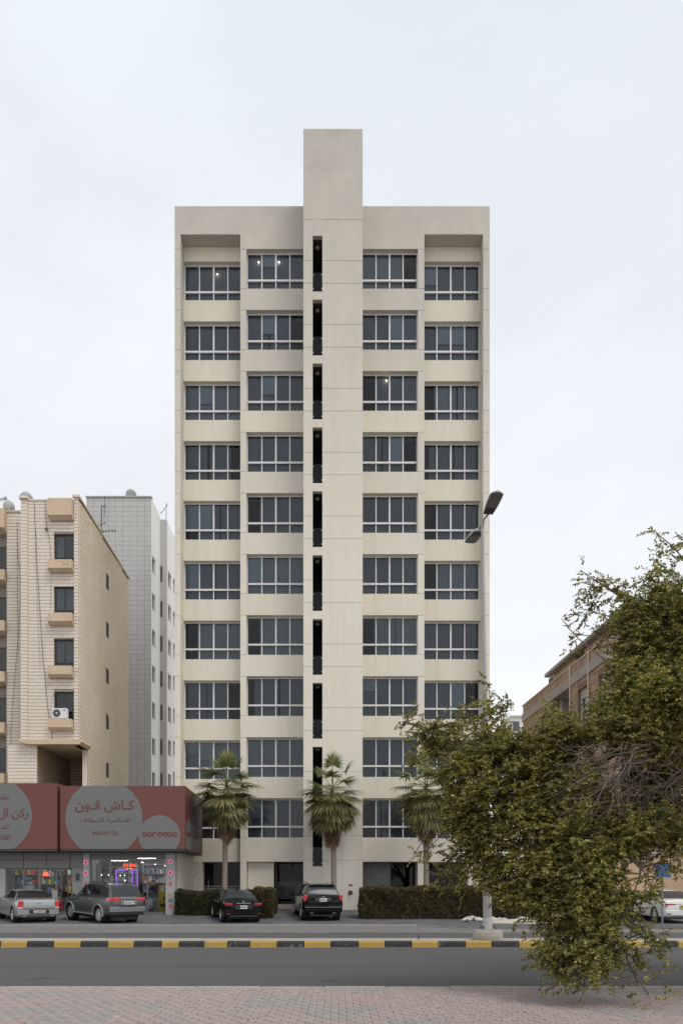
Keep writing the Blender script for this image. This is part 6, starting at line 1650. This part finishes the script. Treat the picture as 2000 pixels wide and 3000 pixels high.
def leaf_mat(name, cols, transl=0.3, rough=0.55):
    m = bpy.data.materials.new(name); m.use_nodes = True; t = m.node_tree; N = t.nodes; L = t.links; b = N['Principled BSDF']
    b.inputs['Roughness'].default_value = rough
    g_ = N.new('ShaderNodeNewGeometry'); r = N.new('ShaderNodeValToRGB'); L.new(g_.outputs['Random Per Island'], r.inputs[0])
    el = r.color_ramp.elements
    for i, (p, c) in enumerate(cols):
        e_ = el[i] if i < 2 else el.new(p)
        e_.position = p; e_.color = (*c, 1)
    nz = N.new('ShaderNodeTexNoise'); nz.inputs['Scale'].default_value = 1.6; nz.inputs['Detail'].default_value = 3; L.new(g_.outputs['Position'], nz.inputs[0])
    mr = N.new('ShaderNodeMapRange'); mr.inputs[1].default_value = .35; mr.inputs[2].default_value = .65; mr.inputs[3].default_value = .7; mr.inputs[4].default_value = 1.25; L.new(nz.outputs['Fac'], mr.inputs[0])
    sc_ = N.new('ShaderNodeVectorMath'); sc_.operation = 'SCALE'; L.new(r.outputs[0], sc_.inputs[0]); L.new(mr.outputs[0], sc_.inputs['Scale'])
    L.new(sc_.outputs[0], b.inputs['Base Color'])
    tr = N.new('ShaderNodeBsdfTranslucent'); L.new(sc_.outputs[0], tr.inputs[0])
    mx = N.new('ShaderNodeMixShader'); mx.inputs[0].default_value = transl; L.new(b.outputs[0], mx.inputs[1]); L.new(tr.outputs[0], mx.inputs[2]); L.new(mx.outputs[0], N['Material Output'].inputs[0])
    return m

# ---------------------------------------------------------------- hedges
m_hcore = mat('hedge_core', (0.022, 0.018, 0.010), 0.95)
m_hleaf = leaf_mat('hedge_leaf', [(0.0, (0.045, 0.055, 0.017)), (1.0, (0.16, 0.090, 0.034)), (0.35, (0.085, 0.092, 0.026)), (0.7, (0.12, 0.095, 0.032))], 0.2)
m_hleafg = leaf_mat('hedge_leaf_olive', [(0.0, (0.038, 0.046, 0.015)), (1.0, (0.13, 0.105, 0.038)), (0.5, (0.065, 0.072, 0.021)), (0.8, (0.095, 0.085, 0.029))], 0.2)
m_twig = mat('twig_grey', (0.16, 0.13, 0.105), 0.9)
def hedge(name, label, x0, x1, y0, y1, ztop, m, dens=1500, seed=0, round_=0.12):
    t = thing(name, label, 'hedge', ((x0 + x1) / 2, (y0 + y1) / 2, gz(y0)), 'clipped hedges')
    z0 = gz(y0) - 0.02
    core = MB(); nx = max(4, int((x1 - x0) / .4))
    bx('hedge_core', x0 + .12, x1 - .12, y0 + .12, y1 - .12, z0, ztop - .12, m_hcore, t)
    A_f = (x1 - x0) * (ztop - z0); A_t = (x1 - x0) * (y1 - y0); A_s = (y1 - y0) * (ztop - z0)
    P = []; Nn = []
    def wob(a, b): return 0.05 * np.sin(a * 3.1 + seed) + 0.04 * np.sin(b * 4.7 + a * 1.7) + 0.03 * np.sin(a * 11.0 + b * 7)
    for kind, A_ in (('f', A_f), ('t', A_t), ('l', A_s), ('r', A_s), ('b', A_f * .4)):
        n = int(A_ * dens); u = rng.random(n); v = rng.random(n); dp = rng.exponential(.045, n) - 0.03
        if kind in 'fb':
            x = x0 + u * (x1 - x0); z = z0 + .03 + v * (ztop - z0 - .03); y = (y0 + dp if kind == 'f' else y1 - dp) + wob(x, z)
            nn = np.tile([0, -1 if kind == 'f' else 1, .35], (n, 1))
        elif kind == 't':
            x = x0 + u * (x1 - x0); y = y0 + v * (y1 - y0); z = ztop - dp + wob(x, y) ; nn = np.tile([0, -.2, 1.0], (n, 1))
        else:
            y = y0 + u * (y1 - y0); z = z0 + .03 + v * (ztop - z0 - .03); x = (x0 + dp if kind == 'l' else x1 - dp) + wob(y, z); nn = np.tile([-1 if kind == 'l' else 1, 0, .35], (n, 1))
        P.append(np.stack([x, y, z], 1)); Nn.append(nn)
    P = np.concatenate(P); Nn = np.concatenate(Nn)
    # rounded top edge, sparse foot
    keep = rng.random(len(P)) < np.clip((P[:, 2] - z0) / .35 + .35, 0, 1); P = P[keep]; Nn = Nn[keep]
    D = Nn * .8 + rng.normal(size=P.shape) * .7; D /= np.linalg.norm(D, axis=1, keepdims=True)
    S = rng.uniform(.05, .095, len(P)); V, Q = leaf_quads(P, D, S, S * .30)
    o = link('foliage', np_mesh('foliage', V, Q), m, t); o['kind'] = 'stuff'
    tw = MB()
    for i in range(int((x1 - x0) * 14)):
        x = rng.uniform(x0 + .05, x1 - .05); tw.tube([(x, y0 + .08, z0), (x + rng.uniform(-.12, .12), y0 + rng.uniform(-.02, .05), z0 + rng.uniform(.3, .7))], .008, 3, False)
    o = tw.build('stems', m_twig, t); o['kind'] = 'stuff'
    return t
hedge('hedge', 'long brownish clipped hedge right of the entrance shaft', X(1057, 33.6), 13.2, 33.6, 34.9, Z(2603, 33.6), m_hleaf, 1300, 1)
hedge('hedge', 'lower dark clipped hedge left behind the black sedan', X(516, 35.2), X(744, 35.2), 35.2, 36.3, Z(2613, 35.2), m_hleafg, 1300, 2)
hedge('hedge', 'taller brown hedge block right of the black sedan', X(744, 33.9), X(792, 33.9), 33.9, 36.6, Z(2604, 33.9), m_hleaf, 1500, 3)

# ---------------------------------------------------------------- fan palms
m_pgreen = leaf_mat('palm_green', [(0.0, (0.10, 0.145, 0.045)), (1.0, (0.30, 0.27, 0.10)), (0.5, (0.165, 0.19, 0.06))], 0.25, 0.5)
m_polive = leaf_mat('palm_olive', [(0.0, (0.11, 0.135, 0.042)), (1.0, (0.36, 0.29, 0.12)), (0.5, (0.21, 0.205, 0.07))], 0.25, 0.55)
m_pdead = leaf_mat('palm_dead', [(0.0, (0.17, 0.105, 0.06)), (1.0, (0.34, 0.23, 0.15)), (0.5, (0.24, 0.15, 0.09))], 0.15, 0.8)
def frond_mesh(kind, elev, seed):
    r = random.Random(seed); V = []; Fs = []
    Lp, rad, n, spread, grav = {'up': (1.30, 0.72, 26, 105, 2.6), 'mid': (1.05, 1.05, 32, 112, 2.7), 'dead': (0.60, 1.0, 26, 90, 3.4)}[kind]
    e0 = R(elev); d0 = Vector((0, math.cos(e0), math.sin(e0))); up = Vector((0, -math.sin(e0), math.cos(e0))); sd_ = Vector((1, 0, 0))
    # petiole, sagging a little
    pts = []; p = Vector((0, 0, 0)); d = d0.copy()
    for i in range(6):
        pts.append(p.copy()); p = p + d * Lp / 5; d = (d + Vector((0, 0, -0.035 * grav))).normalized()
    mb = MB().tube(pts, [.028, .022, .018, .015, .013, .011], 5)
    hub = pts[-1]; dh = (pts[-1] - pts[-2]).normalized(); uh = sd_.cross(dh)
    for i in range(n):
        a = R(-spread + 2 * spread * i / (n - 1)) + r.uniform(-.05, .05)
        dl = (dh * math.cos(a) + sd_ * math.sin(a) + uh * (.12 * math.cos(a * 1.3) + r.uniform(-.10, .10))).normalized()
        L_ = rad * r.uniform(.85, 1.1) * (1 - .22 * abs(a) / R(spread)); seg = 6; q = hub.copy(); d = dl.copy()
        wv = d.cross(uh); wv = wv.normalized() if wv.length > .01 else sd_
        for s in range(seg + 1):
            f = s / seg; w = .036 * (1 - .15 * f) * (1 if f < .55 else max(.05, (1 - f) / .45)) * (0.35 + min(1, f * 2.5) * .65)
            V_ = q - wv * w; V2 = q + wv * w
            mb.v += [tuple(V_), tuple(V2)]
            if s: k = len(mb.v); mb.f.append((k - 4, k - 3, k - 1, k - 2))
            q = q + d * L_ / seg; g_ = grav * (.02 + .42 * max(0, f - .3) ** 1.2)
            d = (d + Vector((0, 0, -g_)) + Vector((r.uniform(-.03, .03), r.uniform(-.03, .03), 0))).normalized()
    return mesh_from('frond', mb.v, mb.f, smooth=False)
F_up = [(e_, [frond_mesh('up', e_, 10 * e_ + s) for s in range(2)]) for e_ in (84, 64, 44)]
F_mid = [(e_, [frond_mesh('mid', e_, 1000 + 10 * e_ + s) for s in range(2)]) for e_ in (34, 18, 2, -16, -34, -52)]
F_dead = [(e_, [frond_mesh('dead', e_, 3000 + 10 * e_ + s) for s in range(3)]) for e_ in (-50, -64, -80)]
for e_, l in F_up:
    for m in l: m.materials.append(m_pgreen)
for e_, l in F_mid:
    for m in l: m.materials.append(m_pgreen if e_ > 10 else m_polive)
for e_, l in F_dead:
    for m in l: m.materials.append(m_pdead)
m_ptrunk = mat('palm_trunk', (0.27, 0.225, 0.185), 0.9, 0.5, 3, 0.6, 25, col2=(0.18, 0.145, 0.115), stretch=(1, 1, 5))
def palm(x, y, zc, label, seed, ups, lean=(0, 0), size=1.0):
    r = random.Random(seed); z0 = gz(y) - .05
    t = thing('palm_tree', label, 'palm tree', (x, y, z0), 'fan palms before the tall block')
    H = zc - z0
    pr = MB(); pts = []; rs = []
    for i in range(28):
        f = i / 27; pts.append((lean[0] * f * f, lean[1] * f * f, H * f)); rs.append((.15 - .02 * f + (.04 * max(0, 1 - f * 8))) * (1 + (.05 if i % 2 else -.02)))
    me = MB().tube(pts, rs, 14).mesh('trunk', True); link('trunk', me, m_ptrunk, t).location = (0, 0, 0)
    def put(me, az, dz, sc_):
        o = link('frond', me, None, t); o.location = (lean[0] + .10 * math.sin(-az) * -1, lean[1] + .10 * math.cos(az), H + dz); o.rotation_euler = (r.uniform(-.06, .06), r.uniform(-.06, .06), az); o.scale = (sc_ * size,) * 3
    ga = 2.399963; a = r.random() * 6
    for i in range(ups):
        e_, l = F_up[min(2, i * 3 // max(1, ups))]; a += ga; put(r.choice(l), a, .35 - .03 * i, r.uniform(.9, 1.1))
    for e_, l in F_mid:
        for k in range({34: 3, 18: 6, 2: 12, -16: 16, -34: 17, -52: 16}[e_]):
            a += ga; put(r.choice(l), a, .15 + e_ * .006 + r.uniform(-.08, .08), r.uniform(.85, 1.1))
    for e_, l in F_dead:
        for k in range(20):
            a += ga; put(r.choice(l), a, -.25 - .020 * (-e_ - 50) - .34 * (k % 4) + r.uniform(-.1, .1), r.uniform(.85, 1.05) * (1.0 - .13 * (k % 4)))
    return t
yp = 36.6
palm(X(658, yp), yp, Z(2322, yp), 'fan palm beside the red sign, tallest upright fronds', 3, 8, (0.12, 0), 1.05)
palm(X(978, 36.3), 36.3, Z(2338, 36.3), 'fan palm in front of the central shaft of the tall block', 5, 6, (-0.10, 0), 1.05)
palm(X(1248, 36.4), 36.4, Z(2325, 36.4), 'fan palm half hidden behind the foreground tree', 9, 7, (-0.02, 0), 1.1)

# ---------------------------------------------------------------- big foreground tree
m_leaf = leaf_mat('tree_leaf', [(0.0, (0.060, 0.078, 0.022)), (1.0, (0.52, 0.43, 0.10)), (0.3, (0.140, 0.160, 0.040)), (0.65, (0.280, 0.26, 0.060)), (0.88, (0.41, 0.35, 0.075))], 0.42, 0.42)
m_bark = mat('tree_bark', (0.13, 0.105, 0.085), 0.9, 0.5, 6, 0.6, 30, col2=(0.085, 0.07, 0.055))
tree = thing('spreading_tree', 'large spreading tree with small olive leaves hanging over the near pavement', 'tree', (7.4, 10.3, 0.1))
CL = [(1612, 2730, 34, 36, 9.1, .6), (1635, 2845, 26, 30, 8.9, .6), (1450, 2570, 65, 45, 9.8, .7), (1400, 2460, 75, 50, 10, .8), (1390, 2545, 45, 36, 9.9, .5), (1560, 2610, 65, 50, 9.6, .75), (1480, 2540, 60, 45, 9.8, .8), (1915, 2535, 30, 18, 9.1, .7), (1560, 2690, 30, 30, 9.4, .5), (1890, 2270, 80, 70, 9.9, 1.2), (1985, 2260, 70, 70, 9.9, .9), (1850, 2350, 80, 60, 9.9, 1.2), (1960, 2340, 80, 60, 9.9, .9), (2010, 2160, 60, 60, 9.8, .8), (1760, 2400, 70, 60, 9.6, .9), (1990, 2440, 50, 50, 9.5, .8), (1900, 2450, 70, 55, 9.5, .9), (2010, 1950, 60, 80, 10, .9), (2015, 1780, 50, 60, 10.2, .8),
      # photo column, row, half width, half height, distance, density
    (1935, 1850, 120, 120, 10.2, 1), (1875, 1955, 85, 95, 10.0, 1), (1960, 2040, 120, 120, 9.6, 1), (1820, 2090, 100, 95, 9.8, 1), (1700, 2190, 105, 80, 9.8, 1), (1900, 2170, 110, 80, 9.4, .8),
    (1575, 2215, 100, 78, 10.0, 1), (1455, 2195, 100, 75, 10.2, 1), (1340, 2165, 80, 55, 10.3, .9), (1250, 2140, 55, 38, 10.4, .8), (1180, 2115, 38, 20, 10.5, .55), (1225, 2215, 35, 30, 10.3, .5),
    (1360, 2260, 85, 65, 10.1, .9), (1480, 2310, 100, 80, 9.9, 1), (1600, 2320, 105, 90, 9.7, 1), (1720, 2320, 90, 85, 9.6, .9), (1830, 2440, 90, 75, 9.3, 1), (1955, 2430, 80, 60, 9.2, .9),
    (1400, 2390, 90, 60, 10.0, .95), (1345, 2400, 50, 45, 10.2, .8), (1530, 2430, 100, 75, 9.7, 1), (1660, 2450, 105, 85, 9.4, 1), (1770, 2490, 85, 70, 9.2, 1), (1950, 2490, 48, 32, 9.2, .7),
    (1350, 2500, 50, 35, 10.1, .5), (1255, 2488, 45, 20, 10.3, .4), (1215, 2500, 25, 12, 10.3, .3), (1430, 2500, 65, 45, 10.0, .7), (1560, 2540, 85, 70, 9.5, .95), (1680, 2580, 100, 85, 9.2, 1), (1775, 2590, 75, 70, 9.0, 1),
    (1300, 2570, 45, 30, 10.1, .4), (1360, 2590, 40, 28, 10.0, .35), (1600, 2640, 65, 55, 9.3, .8), (1510, 2620, 50, 45, 9.7, .6), (1505, 2685, 28, 14, 9.7, .6), (1620, 2700, 40, 40, 9.2, .7),
    (1700, 2690, 90, 70, 9.0, 1), (1790, 2690, 65, 65, 8.9, .9), (1855, 2650, 45, 60, 8.9, .8), (1880, 2720, 26, 34, 8.9, .5), (1890, 2560, 30, 25, 9.0, .5), (1960, 2530, 45, 22, 9.1, .6), (1650, 2780, 65, 55, 8.9, 1), (1740, 2790, 75, 65, 8.8, 1), (1812, 2765, 40, 48, 8.8, .6),
    (1680, 2850, 44, 42, 8.8, .75), (1735, 2855, 34, 40, 8.7, .7), (1785, 2835, 24, 36, 8.7, .5), (1885, 2830, 22, 55, 8.7, .55), (1897, 2910, 13, 40, 8.7, .5), (1920, 2745, 35, 38, 8.8, .6), (1940, 2800, 18, 30, 8.8, .5), (1590, 2795, 24, 28, 8.9, .6), (1706, 2915, 11, 20, 8.8, .3), (1645, 2880, 18, 20, 8.9, .4),
    (1945, 1735, 65, 60, 10.2, .8), (1860, 1760, 55, 40, 10.2, .75), (1965, 1625, 38, 45, 10.3, .4), (1925, 1565, 28, 20, 10.4, .3), (1985, 1570, 25, 25, 10.4, .35), (1745, 1700, 40, 18, 10.3, .42), (1700, 1672, 18, 10, 10.3, .35), (1800, 1725, 50, 35, 10.2, .6),
    (1725, 1790, 45, 34, 10.2, .4), (1660, 1835, 32, 16, 10.2, .4), (1700, 1860, 32, 18, 10.2, .45), (1775, 1850, 40, 32, 10.2, .45), (1865, 1840, 50, 40, 10.2, .8),
    (1465, 2080, 35, 45, 10.2, .6), (1430, 2010, 40, 14, 10.2, .35), (1485, 2040, 18, 30, 10.2, .35), (1415, 2075, 30, 35, 10.2, .7), (1900, 2060, 60, 60, 9.9, 1), (1620, 2140, 60, 45, 9.9, .9)]
fork = Vector((7.2, 10.4, 2.0))
leafP = []; leafD = []; twigs = MB(); limbs = MB(); NLEAF = 0
def add_clump(c, rx, rz, rd, dens, k=1.0, droop=0.25):
    """twigs with alternate leaves filling an ellipsoid"""
    vol = rx * rz * 3.1416
    ntw = max(3, int(vol * 1000 * dens * k))
    out = (c - fork); out.z *= .4; out = out.normalized() if out.length > .01 else Vector((-1, 0, 0))
    # leafy sprays gather round a few branch ends, with gaps between them
    ns = max(2, int(vol * 26)); sub = rng.normal(size=(ns, 3)); sub /= np.linalg.norm(sub, axis=1, keepdims=True) + 1e-9
    sub *= (rng.random(ns) ** (1 / 2.4))[:, None]
    for i in range(ntw):
        if rng.random() < .74: u = sub[int(rng.integers(ns))] + rng.normal(size=3) * np.array([.085 / rx, .085 / max(rd, .1), .075 / rz]) * 1.0
        else: u = rng.normal(size=3); u /= np.linalg.norm(u) + 1e-9; u *= rng.random() ** (1 / 2.2)
        p = Vector((c.x + u[0] * rx, c.y + u[1] * rd, c.z + u[2] * rz))
        d = Vector((u[0] * .8, u[1] * .6, u[2] * .6)) + out * .5 + Vector(rng.normal(size=3) * .45); d.z -= droop * .4; d.normalize()
        L = rng.uniform(.11, .23); n = 5; pts = [p.copy()]; q = p.copy(); dd = d.copy()
        for s in range(n):
            q = q + dd * L / n; dd = (dd + Vector((0, 0, -.06 - .12 * droop)) + Vector(rng.normal(size=3) * .10)).normalized(); pts.append(q.copy())
        if i % 3 == 0: twigs.tube(pts[::2] + [pts[-1]], .0035, 3, False)
        nl = int(rng.integers(11, 18))
        for s in range(nl):
            f = (s + .5) / nl * n; a = int(f); fr = f - a
            b = pts[a].lerp(pts[min(a + 1, n)], fr); ax = (pts[min(a + 1, n)] - pts[a]).normalized()
            sd_ = ax.cross(Vector((0, 0, 1))); sd_ = sd_.normalized() if sd_.length > .05 else Vector((1, 0, 0))
            ld = (ax * .55 + sd_ * (1 if s % 2 else -1) * .8 + Vector(rng.normal(size=3) * .35)); ld.z -= .15
            leafP.append(b[:]); leafD.append(ld.normalized()[:])
ends = []
for (px, py, rx, ry, Y, dn) in CL:
    c = Vector((X(px, Y), Y, Z(py, Y))); s = Y / F
    rx, ry = max(8, rx - 11), max(7, ry - 10)
    add_clump(c, rx * s, ry * s, max(.22, .5 * (rx + ry) * s * 1.1), dn)
    ends.append((c, rx * s))
# the rest of the crown, outside the frame to the right
for (x, y, z, r_) in ((6.6, 9.6, 5.6, 1.2), (7.6, 10.6, 6.6, 1.3), (8.8, 9.6, 5.6, 1.3), (6.4, 11.6, 6.0, 1.1), (8.6, 11.8, 5.6, 1.3), (7.4, 8.4, 4.6, 1.2), (9.8, 10.6, 4.2, 1.2), (7.4, 12.6, 4.8, 1.1), (6.3, 8.6, 3.2, .9), (6.0, 8.0, 5.0, 1.0), (9.2, 8.4, 4.0, 1.0), (5.9, 12.0, 4.4, .8)):
    c = Vector((x, y, z)); add_clump(c, r_, r_ * .8, r_, .55, .5); ends.append((c, r_))
for (x, y, z, r_) in ((5.3, 8.2, 5.4, .9), (4.3, 9.0, 5.8, .8), (6.0, 7.0, 4.4, .9)):
    pass
P = np.array(leafP); D = np.array(leafD); S = rng.uniform(.034, .060, len(P))
V, Q = leaf_quads(P, D, S, S * .29)
crown = link('crown', np_mesh('crown', V, Q), m_leaf, tree); crown['kind'] = 'stuff'
link('twigs', mesh_from('twigs', twigs.v, twigs.f), m_twig, tree)['kind'] = 'stuff'
# trunk, limbs and the boughs that carry the clumps
tb = Vector((7.4, 10.3, 0.05))
MB().tube([tb, tb + Vector((-.05, 0, .5)), tb + Vector((-.12, .05, 1.2)), fork, fork + Vector((.1, .05, .8))], [.34, .27, .23, .20, .15], 14).build('trunk', m_bark, tree, True)
hubs = [Vector((5.9, 10.0, 3.6)), Vector((5.6, 10.2, 4.9)), Vector((4.6, 9.7, 3.7)), Vector((3.6, 9.9, 3.3)), Vector((5.2, 9.3, 2.7)), Vector((6.2, 10.5, 5.6)), Vector((8.3, 10.3, 4.6)), Vector((3.5, 9.2, 2.3)), Vector((3.3, 8.95, 1.35)), Vector((2.3, 10.1, 3.3)), Vector((4.0, 9.0, 1.9))]
par = [fork, fork, None, None, None, None, fork, None, None, None, None]
par[7] = hubs[2]; par[8] = hubs[7]; par[9] = hubs[3]; par[10] = hubs[7]; par[2] = hubs[0]; par[3] = hubs[2]; par[4] = hubs[0]; par[5] = hubs[1]
def bough(a, b, r0, r1, name, sagf=.12, seg=8, mb=None):
    L = (b - a).length; pts = []; rs = []
    ph = rng.uniform(0, 6, 3)
    for i in range(seg + 1):
        f = i / seg; p = a.lerp(b, f); w = math.sin(f * math.pi)
        p = p + Vector((.05 * L * math.sin(ph[0] + f * 7) * w, .05 * L * math.sin(ph[1] + f * 6) * w, sagf * L * w + .03 * L * math.sin(ph[2] + f * 8) * w)); pts.append(p); rs.append(r0 + (r1 - r0) * f)
    m_ = mb or MB(); m_.tube(pts, rs, 7 if r0 > .02 else 4)
    if mb is None: m_.build(name, m_bark, tree, True)
rr = [.15, .12, .10, .065, .08, .08, .12, .05, .03, .04, .03]
for h, p_, r_ in zip(hubs, par, rr): bough(p_, h, r_, r_ * .62, 'limb')
thin = MB()
for c, r_ in ends:
    h = min(hubs, key=lambda q: (q - c).length); bough(h, c, .018, .007, 'bough', mb=thin, seg=7, sagf=.06)
    for k in range(4):
        q = c + Vector(rng.normal(size=3) * r_ * .55); bough(c, q, .009, .004, 'bough', mb=thin, seg=4, sagf=.03)
thin.build('boughs', m_bark, tree, True)['kind'] = 'stuff'
# tangle of bare grey twigs inside the crown
bare = MB()
for i in range(280):
    px, py = rng.uniform(1700, 2060), rng.uniform(2170, 2400); Y = rng.uniform(9.0, 9.5)
    if py > 2480 - (px - 1650) * .2: continue
    p = Vector((X(px, Y), Y, Z(py, Y))); d = Vector((-.8 + rng.normal() * .7, rng.normal() * .3, -.45 + rng.normal() * .55)).normalized(); pts = [p]
    for s in range(6): p = p + d * rng.uniform(.06, .12); d = (d + Vector(rng.normal(size=3) * .30)).normalized(); pts.append(p)
    bare.tube(pts, [.0034, .0032, .003, .0026, .0022, .0018, .0013], 3, False)
for i in range(26):
    px, py = rng.uniform(1760, 2060), rng.uniform(2180, 2330); Y = rng.uniform(8.95, 9.3)
    p = Vector((X(px, Y), Y, Z(py, Y))); d = Vector((-.75 + rng.normal() * .4, rng.normal() * .2, -.45 + rng.normal() * .4)).normalized(); pts = [p]
    for s in range(9): p = p + d * .11; d = (d + Vector(rng.normal(size=3) * .2) + Vector((0, 0, -.02))).normalized(); pts.append(p)
    bare.tube(pts, [.009 - .0008 * k for k in range(10)], 4, False)
bare.build('bare_twigs', mat('bare_twig', (0.15, 0.12, 0.105), 0.9), tree)['kind'] = 'stuff'
# litter on the near pavement: dry leaves too many and small to count
n = 260; P = np.stack([rng.uniform(-5, 5.5, n), rng.uniform(7.4, 10.4, n), np.full(n, .128)], 1); P[:n // 2, 0] = rng.uniform(1, 5.5, n // 2)
D = rng.normal(size=(n, 3)); D[:, 2] = abs(D[:, 2]) * .15; D /= np.linalg.norm(D, axis=1, keepdims=True); S = rng.uniform(.015, .035, n)
V, Q = leaf_quads(P, D, S, S * .3, nrm=np.tile([0, 0, 2.0], (n, 1)))
lt_ = link('leaf_litter', np_mesh('leaf_litter', V, Q), mat('dry_leaf', (0.09, 0.065, 0.04), 0.9)); tag(lt_, 'dry fallen leaves scattered on the near pavement', 'leaves', kind='stuff')
print('leaves', len(leafP))
